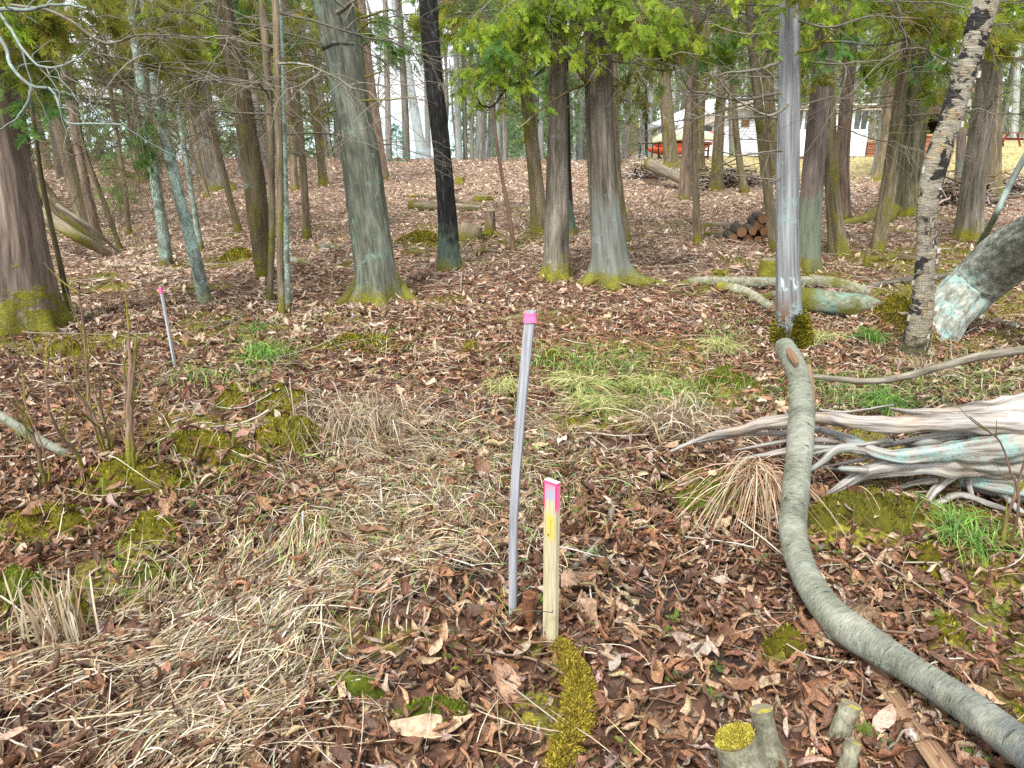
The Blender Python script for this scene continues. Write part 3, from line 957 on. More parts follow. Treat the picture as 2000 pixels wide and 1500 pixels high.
for L_, pts, mt in [
    ('straight brown stem behind and right of the three thin stems', [(600, 469, 16), (592, 330, 15), (580, 190, 14), (562, 50, 13)], 'brown'),
    ('mossy-footed stem farther back between the three thin stems and the straight brown stem', [(577, 372, 15), (566, 240, 14), (553, 110, 13), (540, 0, 12)], 'brown'),
    ('dark knotty spruce stem on the rise left of the big grey tree', [(632, 363, 18), (620, 250, 17), (603, 140, 16), (580, 10, 15)], 'mossy')]:
    tree('spruce_tree', L_, mt, pts, dead=12, dz=(.3, 1.05), leaf=7, lpal=COOL_B + (3,), flare=.5)

# --- middle
tD = tree('big_tree', 'big grey-green tree with a mossy flared foot left of the black trunk', 'grey', [(738, 594, 84), (733, 530, 82), (718, 420, 80), (702, 300, 77), (685, 200, 74), (668, 90, 76), (652, 0, 78)], flare=1.0, fh=.085, dead=0, lump=.05)
tree('cedar_tree', 'trunk mostly hidden behind the big grey-green tree, only its mossy foot showing', 'brown', [(752, 438, 18), (738, 350, 17), (720, 250, 16), (705, 120, 15)], dead=3, leaf=5, flare=.7)
tree('cedar_tree', 'brown trunk seen just right of the big grey-green tree', 'red', [(745, 350, 26), (734, 250, 25), (720, 150, 23), (704, 10, 22)], dead=7, leaf=5, lpal=COOL_B)
tE = tree('black_tree', 'black-barked trunk leaning left, with a mossy foot, in mid picture', 'black', [(878, 528, 44), (874, 430, 38), (866, 330, 35), (856, 230, 35), (846, 140, 36), (836, 0, 37)], flare=.22, fh=.1, dead=2, dz=(.7, 1))
tSap = tree('sapling', 'thin dark bare sapling standing alone right of the short upright stump', 'shrub', [(1003, 492, 10), (996, 430, 9), (985, 370, 8), (975, 310, 7), (966, 240, 6)], H=3.6, dead=5, dz=(.45, .95), dsc=.6, flare=.15, bm=None)
tF = tree('cedar_tree', 'mossy brown cedar behind and left of the two close grey-brown trunks', 'brown', [(1056, 456, 36), (1048, 370, 31), (1040, 290, 29), (1030, 190, 28), (1016, 60, 28)], dead=5, leaf=9, flare=.3, lpal=GREEN_B)
tG = tree('cedar_tree', 'grey-brown cedar with a mossy foot just left of the stoutest middle cedar', 'cedar', [(1087, 547, 54), (1087, 470, 49), (1088, 380, 45), (1089, 250, 40), (1090, 120, 36), (1091, 0, 33)], flare=.42, fh=.08, dead=4, dz=(.65, 1))
tree('dark_tree', 'narrow dark trunk showing at the right side of the grey-brown cedar', 'black', [(1115, 462, 17), (1109, 350, 15), (1106, 200, 14), (1102, 50, 13)], dead=3, leaf=5, flare=.6)
tH = tree('cedar_tree', 'stoutest cedar right of mid picture with long mossy roots spreading to the right', 'cedar_blue', [(1192, 558, 78), (1190, 505, 72), (1184, 430, 62), (1176, 330, 57), (1171, 200, 55), (1168, 80, 52), (1166, 0, 50)], flare=1.0, fh=.075, dead=5, dz=(.62, 1))
tree('cedar_tree', 'slanting trunk whose mossy foot shows behind the stoutest middle cedar', 'brown', [(1226, 478, 18), (1212, 400, 20), (1200, 300, 20), (1190, 150, 19)], dead=4, leaf=7)
for L_, pts, mt in [
    ('mossy trunk at the rim of the brush pile behind the stoutest middle cedar', [(1205, 322, 18), (1201, 250, 16), (1198, 120, 15)], 'mossy'),
    ('dark mossy trunk in front of the orange kayaks', [(1312, 328, 32), (1306, 260, 28), (1300, 180, 26), (1290, 60, 24)], 'mossy'),
    ('trunk with a bright green seedling at its foot beside the black fence', [(1240, 296, 26), (1237, 240, 20), (1234, 120, 18)], 'brown'),
    ('very thin dark stem before the black fence', [(1263, 315, 6), (1262, 250, 6), (1262, 120, 5)], 'black')]:
    tree('cedar_tree' if pts[0][2] > 10 else 'sapling', L_, mt, pts, dead=6, leaf=10, flare=.5, lpal=OLIVE_B + (0, 5))

# --- right
tI = tree('cedar_tree', 'reddish-brown trunk behind the mossy twisted one, left of the woodpile', 'red', [(1336, 390, 26), (1342, 290, 22), (1349, 180, 20), (1354, 60, 20), (1356, 0, 19)], dead=8, leaf=9, lpal=GREEN_B + (3,), flare=.35)
tree('cedar_tree', 'thin twisted mossy trunk nearest to the woodpile on its left', 'brown', [(1363, 477, 17), (1360, 400, 15), (1357, 300, 14), (1357, 190, 14), (1360, 50, 13)], dead=7, leaf=5, flare=.3, lump=.14)
for L_, pts, mt in [
    ('dark trunk just behind the thin twisted mossy trunk', [(1370, 348, 18), (1368, 260, 16), (1374, 150, 15), (1384, 20, 15)], 'mossy'),
    ('brown-green trunk before the left end of the white cabin', [(1398, 372, 26), (1403, 280, 22), (1408, 180, 19), (1413, 40, 17)], 'brown'),
    ('slightly leaning slim trunk before the brown window of the white cabin', [(1454, 377, 16), (1441, 290, 13), (1433, 190, 12), (1426, 40, 12)], 'brown'),
    ('thin greenish trunk close to the white cabin wall', [(1430, 308, 12), (1428, 230, 10), (1425, 100, 9)], 'green'),
    ('dark mossy trunk hidden in part by the pale grey snag', [(1518, 352, 24), (1508, 260, 23), (1500, 160, 22), (1490, 30, 21)], 'mossy')]:
    tree('cedar_tree', L_, mt, pts, dead=8, leaf=8, lpal=GREEN_B + (3, 5), flare=.4)
tree('cedar_tree', 'olive-brown trunk slanting up left from just left of the pale grey snag', 'brown', [(1514, 492, 22), (1502, 390, 21), (1490, 290, 20), (1476, 150, 19), (1464, 0, 18)], dead=7, leaf=5, flare=.2)
tJ = tree('dead_tree', 'pale grey barkless snag with a mossy foot and white flecks', 'snag', [(1541, 685, 54), (1541, 610, 51), (1538, 480, 47), (1538, 340, 46), (1541, 180, 44), (1543, 0, 42)], flare=.28, fh=.09, dead=0, H=6.5)
tK = tree('cedar_tree', 'dark grey-brown trunk with a green-stained lower half behind the snag', 'green', [(1574, 528, 54), (1580, 440, 48), (1590, 320, 43), (1601, 190, 39), (1613, 40, 37)], flare=.38, dead=8, leaf=4, lz=2.7, lpal=GREEN_B)
tree('cedar_tree', 'narrow trunk just right of the green-stained one', 'brown', [(1638, 500, 38), (1628, 400, 30), (1621, 280, 28), (1616, 150, 26), (1612, 0, 25)], dead=7, leaf=5, flare=.3)
tree('cedar_tree', 'reddish trunk before the porch windows of the white cabin', 'red', [(1646, 432, 32), (1645, 320, 28), (1653, 200, 26), (1664, 60, 25)], dead=7, leaf=8, flare=.35, lpal=GREEN_B + (3,))
tree('cedar_tree', 'brown trunk before the wooden steps right of the porch', 'brown', [(1721, 353, 34), (1732, 270, 27), (1742, 160, 25), (1752, 20, 24)], dead=8, leaf=8, flare=.45, lpal=OLIVE_B + (0,))
tree('cedar_tree', 'slim olive trunk leaning right across the furrowed trunk', 'brown', [(1713, 492, 27), (1727, 400, 25), (1742, 300, 24), (1758, 180, 22), (1780, 30, 21)], dead=6, leaf=4, flare=.25)
tL = tree('big_tree', 'thick deeply furrowed trunk with mossy roots left of the birch', 'furrow', [(1762, 425, 74), (1767, 350, 60), (1777, 250, 58), (1788, 130, 56), (1800, 0, 55)], flare=.4, fh=.25, dead=10, leaf=9, lpal=GREEN_B + (3,), seg=64)
tM = tree('birch_tree', 'leaning birch with peeling cream and black bark at right', 'birch', [(1785, 702, 58), (1800, 610, 44), (1808, 500, 40), (1811, 400, 41), (1828, 320, 44), (1852, 250, 43), (1880, 160, 44), (1906, 70, 47), (1926, 0, 48)], flare=.12, fh=.1, H=6, seg=48, lump=.16)
tN = tree('cedar_tree', 'smooth grey-brown trunk with a mossy foot right of the birch', 'cedar', [(1889, 472, 52), (1897, 400, 46), (1908, 310, 44), (1924, 200, 42), (1942, 60, 40)], dead=8, leaf=6, flare=.3, lpal=GREEN_B)
tree('cedar_tree', 'brown trunk close behind the smooth grey-brown one at right', 'brown', [(1941, 391, 32), (1940, 300, 29), (1942, 190, 27), (1947, 50, 26)], dead=7, leaf=8, flare=.3)
tree('cedar_tree', 'short-looking trunk between the birch and the smooth grey-brown trunk, on the lawn edge', 'green', [(1875, 368, 20), (1877, 290, 18), (1882, 180, 17), (1890, 40, 16)], dead=5, leaf=7)
tree('far_tree', 'pale grey trunk behind the picnic table', 'farlight', [(1980, 272, 15), (1985, 180, 13), (1990, 40, 12)], dead=5, leaf=8, lpal=COOL_B, flare=.1)

# --- the edge of the rise against the bright sky
for L_, pts, mt in [
    ('bare pale trunk against the bright sky, left one of the gap', [(760, 317, 13), (757, 200, 12), (754, 60, 11), (752, 0, 11)], 'far'),
    ('bare trunk against the bright sky, middle one of the gap', [(794, 312, 15), (790, 190, 14), (782, 60, 13), (778, 0, 13)], 'far'),
    ('lichened forked trunk leaning left against the bright sky with a mossy foot', [(826, 309, 22), (810, 220, 19), (792, 110, 17), (770, 0, 15)], 'farlight'),
    ('slim trunk right behind the black trunk on the crest', [(836, 306, 12), (834, 200, 11), (832, 60, 10)], 'far')]:
    tree('bare_tree', L_, mt, pts, dead=9, dz=(.4, 1.2), leaf=0, flare=.3, H=11)
for i, (L_, pts, mt) in enumerate([
    ('pale lichened trunk on the crest, first right of the black trunk', [(897, 313, 14), (893, 200, 12), (890, 60, 11)], 'farlight'),
    ('brownish trunk on the crest, second right of the black trunk', [(909, 312, 9), (907, 200, 9), (905, 50, 8)], 'far'),
    ('paired brown trunk on the crest above the small mossy stump', [(922, 312, 9), (921, 180, 8), (920, 50, 8)], 'far'),
    ('narrow trunk on the crest left of the thin dark sapling', [(939, 316, 8), (938, 200, 8), (936, 60, 7)], 'far'),
    ('grey trunk on the crest right of the thin dark sapling', [(975, 313, 10), (972, 200, 9), (970, 60, 9)], 'farlight'),
    ('slender grey trunk on the crest left of the mossy brown cedar', [(987, 315, 11), (984, 190, 10), (980, 60, 9)], 'far')]):
    tree('far_tree', L_, mt, pts, dead=4, leaf=12, lpal=COOL_B + (0, 3), flare=.2, H=11, lsc=1.1)

# the near roots
def root_part(T, pts, mat='mossroot'):
    P = np.array([np.array(G(np.array(a), np.array(b))) + np.array([0, 0, c]) for a, b, c, w in pts]) - T['base']
    R = [w * depth(T['base']) / FPX / 2 for a, b, c, w in pts]
    mb = MB(); solid(mb, P, R, 14, 26, ridge=.05, lump=.2, seed=len(pts) + T['k'], cap0=False)
    mb.build('root', M[mat], T['root'])


M['mossroot'] = bark('mossy_root', (.05, .04, .025), (.14, .11, .07), (.24, .2, .14), 0, moss_side=1.15, k=24)
root_part(tH, [(1205, 545, .10, 50), (1245, 553, .035, 26), (1280, 556, .012, 15), (1320, 557, -.01, 7)])
root_part(tH, [(1170, 545, .10, 44), (1150, 556, .03, 22), (1134, 562, -.01, 8)])
root_part(tH, [(1222, 548, .10, 30), (1250, 548, .03, 16), (1275, 548, -.01, 7)])
root_part(tD, [(715, 570, .10, 46), (680, 592, .03, 26), (650, 598, -.01, 8)])
root_part(tD, [(760, 575, .12, 46), (795, 588, .03, 26), (825, 592, -.01, 8)])
root_part(tA, [(75, 620, .12, 46), (105, 630, .035, 26), (135, 634, -.01, 10)])
root_part(tL, [(1755, 415, .14, 40), (1700, 432, .05, 24), (1650, 440, .02, 12), (1615, 444, -.03, 6)])
root_part(tL, [(1745, 420, .12, 34), (1722, 440, .02, 18), (1700, 452, -.03, 8)])

# --- limbs and boughs that show in front of the stems
for py, side, s in [(150, -1, .9), (195, -1, 1.0), (232, -1, 1.15), (275, -1, .7), (352, -1, .7), (120, 1, 1.0), (205, 1, .8), (60, -1, .9), (300, -1, .5)]:
    z = PY(np.array(1540), np.array(py), tJ['Y'])[2] - tJ['base'][2]
    attach(tJ, SNAGB[(py // 7) % 4], z, PI * (.5 + .42 * -side) + (-1.2 if side < 0 else 0.0) * .3 - .5 * side, s, .05, random.uniform(0, 6))


def limb_to(T, pxs, r0=.016, mat='branch', twigs=6, name='branch'):
    """An individual limb drawn through world points given as (px, py, Y), with side twigs."""
    P = np.array([PY(np.array(a), np.array(b), Y) for a, b, Y in pxs]) - T['base']
    C = cr(P, 26)
    C = C + np.concatenate([[[0, 0, 0]], rng.normal(0, .006, (25, 3)).cumsum(0) * .35])
    paths, rad = [], []
    main = np.linspace(r0, r0 * .35, 26)
    mb = MB(); mtube(mb, C[None], main[None], 8)
    for i in range(twigs):
        k = rng.integers(4, 25)
        d = C[k] - C[k - 1]; d = d / np.linalg.norm(d)
        dd = d * .7 + rng.normal(0, .6, 3); dd /= np.linalg.norm(dd)
        l = rng.uniform(.12, .5)
        t = np.linspace(0, 1, 9)[:, None]
        w = np.cumsum(rng.normal(0, .03, (9, 3)), 0) * l; w[0] = 0
        paths.append(C[k] + dd * l * t + w + np.array([0, 0, -.25]) * l * t ** 2); rad.append(np.linspace(main[k] * .5, .0012, 9))
    if paths: mtube(mb, np.array(paths), np.array(rad), 5)
    return mb.build(name, M[mat], T['root'])


limb_to(tA, [(-10, 60, 4.6), (12, 95, 4.5), (20, 130, 4.4), (60, 168, 4.3), (95, 172, 4.3), (110, 205, 4.2), (125, 237, 4.2), (165, 238, 4.1), (230, 238, 4.0)], .011, 'lichlimb', 8)
limb_to(tA, [(60, 168, 4.3), (58, 200, 4.25), (35, 235, 4.2), (0, 258, 4.1), (-30, 268, 4.1)], .008, 'lichlimb', 4)
limb_to(tA, [(-10, 15, 4.5), (20, 60, 4.4), (45, 105, 4.3), (75, 135, 4.2), (120, 134, 4.1), (160, 110, 4.1)], .009, 'lichlimb', 7)
limb_to(tA, [(-10, 18, 4.4), (50, 15, 4.2), (110, 5, 4.1), (170, 8, 4.0)], .012, 'lichlimb', 5)
limb_to(tA, [(20, 10, 4.3), (110, 25, 4.2), (200, 85, 4.1), (260, 70, 4.0), (330, 68, 4.0)], .009, 'branch', 10)
limb_to(tB, [(340, 155, 5.6), (290, 110, 5.3), (240, 130, 5.2), (190, 200, 5.1), (160, 290, 5.1)], .008, 'branch', 9)
limb_to(tB, [(310, 200, 5.6), (220, 170, 5.4), (150, 160, 5.3), (90, 210, 5.2)], .008, 'branch', 9)
limb_to(tD, [(660, 25, 6.5), (680, 12, 6.3), (695, 5, 6.2)], .02, 'branch', 2)
limb_to(tD, [(700, 60, 6.5), (740, 40, 6.4), (790, 70, 6.3), (825, 90, 6.2)], .009, 'black', 6)
limb_to(tD, [(705, 35, 6.5), (760, 20, 6.4), (800, 40, 6.3)], .011, 'black', 5)
limb_to(tD, [(712, 150, 6.5), (750, 140, 6.4), (770, 145, 6.3)], .008, 'brown', 1)
limb_to(tD, [(700, 197, 6.5), (740, 193, 6.35), (780, 190, 6.2), (822, 187, 6.1)], .009, 'brown', 3)
limb_to(tD, [(655, 215, 6.5), (640, 222, 6.4), (628, 235, 6.3), (615, 250, 6.2)], .010, 'mossy', 3)
limb_to(tH, [(1150, 165, 7.3), (1135, 150, 7.0), (1120, 120, 6.8), (1090, 75, 6.6)], .022, 'brown', 8)
limb_to(tH, [(1150, 165, 7.3), (1110, 180, 7.1), (1060, 215, 6.9), (1030, 240, 6.7), (1010, 255, 6.6)], .013, 'brown', 9)
limb_to(tG, [(1075, 120, 7.3), (1040, 150, 7.0), (990, 170, 6.8), (965, 205, 6.7), (945, 208, 6.6), (930, 190, 6.5)], .015, 'black', 9)
limb_to(tH, [(1190, 118, 7.3), (1250, 125, 7.0), (1300, 140, 6.8), (1350, 128, 6.6)], .010, 'branch', 8)
limb_to(tH, [(1195, 170, 7.3), (1220, 195, 7.1), (1260, 200, 6.9), (1262, 150, 6.8)], .008, 'branch', 7)
limb_to(tJ, [(1560, 102, 5.2), (1590, 100, 5.1), (1625, 70, 5.0), (1660, 20, 4.9), (1675, -20, 4.9)], .012, 'brown', 6)
limb_to(tJ, [(1522, 120, 5.1), (1480, 138, 4.9), (1430, 144, 4.8), (1380, 160, 4.7)], .012, 'branch', 6)
limb_to(tJ, [(1525, 180, 5.1), (1470, 192, 4.9), (1420, 188, 4.8), (1375, 178, 4.7), (1340, 165, 4.6), (1320, 100, 4.5)], .011, 'branch', 8)
limb_to(tJ, [(1538, 205, 5.0), (1515, 222, 4.8), (1490, 222, 4.8), (1440, 195, 4.7), (1400, 150, 4.6)], .010, 'branch', 7)
limb_to(tJ, [(1527, 295, 5.1), (1480, 298, 4.9), (1430, 300, 4.8), (1390, 290, 4.7)], .008, 'branch', 5)
limb_to(tJ, [(1524, 350, 5.1), (1500, 358, 5.0), (1488, 364, 4.9)], .007, 'branch', 1)
limb_to(tK, [(1600, 82, 6.9), (1660, 80, 6.6), (1720, 85, 6.4), (1780, 70, 6.2)], .011, 'black', 6)
limb_to(tK, [(1612, 115, 6.9), (1650, 130, 6.7), (1640, 180, 6.6), (1625, 215, 6.5)], .008, 'branch', 6)
limb_to(tJ, [(1560, 40, 5.1), (1620, 55, 4.9), (1700, 30, 4.7), (1800, 35, 4.6)], .008, 'branch', 9)
limb_to(tM, [(1870, 130, 4.9), (1800, 90, 4.6), (1740, 110, 4.5), (1660, 190, 4.4)], .006, 'branch', 9)
limb_to(tN, [(1940, 110, 7.6), (1970, 112, 7.4), (2010, 115, 7.2)], .008, 'brown', 3)

# leafy boughs where the picture shows green, hung from the stems that carry them
def green(T, px, py, Y, pal, sc=None, z=None, roll=0.0):
    tgt = PY(np.array(px), np.array(py - 45), Y)
    zz = (tgt[2] - T['base'][2]) + .35 if z is None else z
    c, _ = at_height(T, zz)
    L = np.linalg.norm(tgt - (T['base'] + c))
    return reach(T, BOUGH[pal], zz, tgt, roll=roll, sc=(sc or 1) * .72)


for px, py, Y, pal, sc in [(900, 40, 6.9, 0, .85), (930, 110, 6.7, 1, .8), (890, 140, 6.5, 2, .7), (1010, 30, 6.3, 6, .7), (1040, 100, 6.2, 0, .7), (975, 60, 6.6, 5, .8), (1060, 30, 6.3, 2, .6), (905, 60, 6.2, 6, .9), (950, 150, 6.3, 1, .7)]:
    green(tG, px, py, Y, pal, sc)
for px, py, Y, pal, sc in [(1190, 70, 6.2, 1, .5), (1110, 60, 6.3, 6, .6), (1100, 165, 6.4, 0, .45), (1260, 40, 6.6, 2, .8), (1230, 90, 6.6, 0, .6), (1310, 70, 6.8, 3, .8), (1195, 20, 6.4, 6, .6), (1290, 20, 6.4, 1, .8), (1270, 170, 7.8, 4, .8), (1340, 30, 6.5, 0, .8)]:
    green(tH, px, py, Y, pal, sc)
for px, py, Y, pal, sc in [(960, 30, 9.5, 5, .9), (930, 130, 9.5, 8, .8), (975, 170, 10, 1, .8), (900, 180, 10, 0, .8), (1000, 110, 9.5, 2, .9), (1090, 150, 10, 5, .7)]:
    green(tF, px, py, Y, pal, sc)
for px, py, Y, pal, sc in [(1375, 150, 4.6, 1, .3), (1420, 30, 4.7, 6, .5), (1590, 20, 4.8, 3, .4), (1600, 175, 5.2, 6, .3)]:
    green(tJ, px, py, Y, pal, sc)
for px, py, Y, pal, sc in [(1620, 50, 6.6, 0, .6), (1560, 40, 6.8, 1, .6), (1690, 60, 6.6, 6, .7), (1560, 200, 7.1, 3, .5), (1660, 110, 6.8, 5, .6)]:
    green(tK, px, py, Y, pal, sc)
for px, py, Y, pal, sc in [(1960, 30, 6.8, 2, .6), (1980, 60, 7.2, 0, .7), (1900, 60, 7.2, 1, .7)]:
    green(tN, px, py, Y, pal, sc)
for px, py, Y, pal, sc in [(1740, 60, 10.5, 0, .9), (1830, 70, 10.5, 1, .9), (1840, 190, 11, 3, .9), (1700, 120, 10.5, 4, .9), (1820, 120, 11, 5, .9), (1850, 230, 11.5, 0, .7)]:
    green(tL, px, py, Y, pal, sc)
for px, py, Y, pal, sc in [(60, 40, 4.5, 0, .7), (120, 10, 4.2, 6, .6), (30, 70, 4.4, 3, .7), (75, 75, 4.3, 1, .35), (170, 20, 4.1, 2, .4), (90, 30, 4.6, 4, .8), (110, 215, 4.9, 5, .6), (70, 190, 4.9, 0, .5), (170, 240, 5.0, 8, .5), (20, 120, 4.8, 4, .7), (200, 10, 4.8, 3, .8)]:
    green(tA, px, py, Y, pal, sc)
for px, py, Y, pal, sc in [(260, 265, 6.2, 5, .5), (275, 315, 6.3, 8, .45), (230, 30, 5.4, 3, .7), (340, 20, 5.3, 4, .6), (380, 30, 5.6, 0, .5), (320, 110, 5.8, 3, .6)]:
    green(tB, px, py, Y, pal, sc)
for px, py, Y, pal, sc in [(420, 60, 7.8, 3, .8), (360, 130, 8, 4, .9), (400, 10, 7.5, 0, .7), (470, 30, 8, 3, .8), (380, 200, 8.5, 4, .8), (540, 60, 8.5, 5, .8)]:
    green(tC, px, py, Y, pal, sc)

# the thick moss collar round the foot of the snag
def collar(T, h, rr, n, pal):
    mb = MB(); m2 = []
    nz, na = 14, 40
    z = np.linspace(-.05, h, nz)[:, None]; a = np.arange(na) / na * 2 * PI
    nn = fbm(np.stack([np.cos(a) * 2 + z * 6, np.sin(a) * 2 + 0 * z, z * 9 + 0 * a], -1), 3, 5)
    rad = rr * (1.0 - .42 * np.clip(z / h, 0, 1) ** 2) * (.75 + .5 * nn)
    V = np.stack([rad * np.cos(a), rad * np.sin(a), z * (.75 + .5 * nn) + 0 * a], -1)
    i = np.arange(nz - 1)[:, None] * na; j = np.arange(na)[None]; k = (j + 1) % na
    q = np.stack([i + j, i + k, i + na + k, i + na + j], -1).reshape(-1, 4)
    pal = np.array(pal)
    mb.add(V.reshape(-1, 3), q, col=pal.mean(0) * .45)
    ii = rng.integers(0, nz, n); jj = rng.integers(0, na, n)
    P = V[ii, jj] + rng.normal(0, .008, (n, 3))
    d = P * np.array([1, 1, 0]); d /= np.linalg.norm(d, axis=1, keepdims=True); d[:, 2] = .35
    hh = .018 * rng.uniform(.5, 1.3, n)
    s_ = np.cross(d, rng.normal(0, 1, (n, 3))); s_ /= np.linalg.norm(s_, axis=1, keepdims=True)
    v = np.stack([P - s_ * .0035, P + s_ * .0035, P + d * hh[:, None] + s_ * .002, P + d * hh[:, None] - s_ * .002], 1).reshape(-1, 3)
    mb.add(v, np.arange(n * 4).reshape(-1, 4), col=np.repeat(pick(pal, n, .25), 4, 0))
    mb.build('moss', M['moss'], T['root'])


collar(tJ, .26, .125, 7000, [(.16, .155, .014), (.24, .21, .02), (.10, .105, .01), (.30, .25, .03), (.05, .05, .006)])

# birch: loose curls of bark
def curls(T, n):
    mb = MB()
    t = np.linspace(0, 1, 7)
    V = np.stack([np.repeat(np.sin(t * 2.4) * .6, 2), np.tile([-.5, .5], 7), np.repeat(1 - np.cos(t * 2.4), 2) * .5], -1)
    Q = np.array([[2 * i, 2 * i + 1, 2 * i + 3, 2 * i + 2] for i in range(6)])
    pos, rot, sc, col = [], [], [], []
    for i in range(n):
        z = rng.uniform(.25, 3.0) if rng.random() < .8 else rng.uniform(.0, .6)
        c, r = at_height(T, z)
        a = rng.uniform(-PI, .2)
        d = np.array([math.cos(a), math.sin(a), 0])
        tan = np.array([-d[1], d[0], 0]) * rng.choice([-1, 1])
        ax = np.cross(d, tan)
        rot.append(np.stack([tan, ax, d], 1)); pos.append(c + d * r * .96)
        sc.append([rng.uniform(.01, .035), rng.uniform(.01, .045), rng.uniform(.008, .03)])
        col.append([(.4, .38, .32), (.3, .22, .13), (.12, .1, .08), (.5, .5, .48)][rng.integers(0, 4)])
    scatter(mb, [(V, Q)], np.array(pos), np.array(rot), np.array(sc), np.array(col))
    tag(mb.build('peeling_bark', M['leaf'], T['root']), kind='stuff')


curls(tM, 110)

# blue-green lichen patch on the foot of the big tree is a sleeve of crusty flakes
def lichen_patch(T, px, py, rx, ry, n, Y):
    mb = MB(); V = np.array([[-.5, -.5, 0], [.5, -.4, .12], [.45, .5, 0], [-.4, .45, .15]]); Q = np.array([[0, 1, 2, 3]])
    pos = []
    for i in range(n):
        r = rng.random() ** .5; a = rng.uniform(0, 2 * PI)
        pos.append(PY(np.array(px + rx * r * math.cos(a)), np.array(py + ry * r * math.sin(a)), Y) - T['base'])
    pos = np.array(pos)
    scatter(mb, [(V, Q)], pos, rotm(rng.uniform(0, 6, n), rng.uniform(.6, 1.6, n), rng.uniform(-.6, .6, n)), rng.uniform(.008, .02, n), pick([(.2, .42, .36), (.3, .52, .46), (.14, .3, .22)], n))
    mb.build('lichen', M['moss'], T['root'])
# ------------------------------------------------------------------ ground sheet
DRYG = [(860, 1030, 150, 150, 1.3), (740, 930, 170, 110, .9), (800, 1010, 330, 170, 1.0), (760, 800, 240, 95, .55), (300, 1360, 380, 140, .9), (90, 1440, 260, 90, .8), (1330, 840, 110, 55, .6), (1020, 1300, 110, 70, .5),
        (480, 1180, 330, 110, .7), (700, 1180, 250, 90, .7), (1050, 880, 140, 130, .55), (330, 700, 110, 25, .4), (700, 1420, 260, 90, .45), (1880, 760, 150, 60, .3), (900, 690, 60, 30, .4)]
MUD_SHADE = [(1255, 1160, 100, 34, .9), (925, 1105, 70, 45, .8), (1590, 1010, 60, 40, .5), (1700, 790, 50, 20, .8), (420, 1290, 60, 22, .5), (1420, 1300, 70, 30, .5), (1880, 1010, 120, 16, .8), (770, 1290, 50, 20, .5), (1150, 1090, 70, 25, .6), (1370, 1080, 60, 20, .5)]  # dark wet mud, with shadowed hollows painted into the same ground colour
MOSSG = [(1100, 700, 120, 30, .8), (1200, 750, 200, 60, .55), (1250, 800, 160, 50, .5), (1400, 960, 90, 50, .9), (1690, 1010, 130, 60, 1.1), (1780, 740, 200, 70, .5), (1900, 570, 130, 60, .8),
         (620, 1250, 260, 70, .5), (150, 1200, 200, 60, .7), (350, 1330, 200, 60, .5), (1900, 1250, 120, 80, .4), (60, 670, 160, 35, .6), (420, 890, 140, 70, .8), (100, 1030, 190, 60, .7), (240, 1120, 150, 60, .5), (660, 1360, 140, 60, .45), (1640, 590, 110, 40, .4), (1760, 500, 140, 30, .5), (820, 470, 100, 35, .6),
         (740, 592, 100, 22, .7), (520, 690, 60, 30, .4), (1440, 740, 90, 50, .5), (450, 510, 60, 20, .5), (1340, 1250, 200, 120, .25), (1500, 1280, 120, 80, .3)]


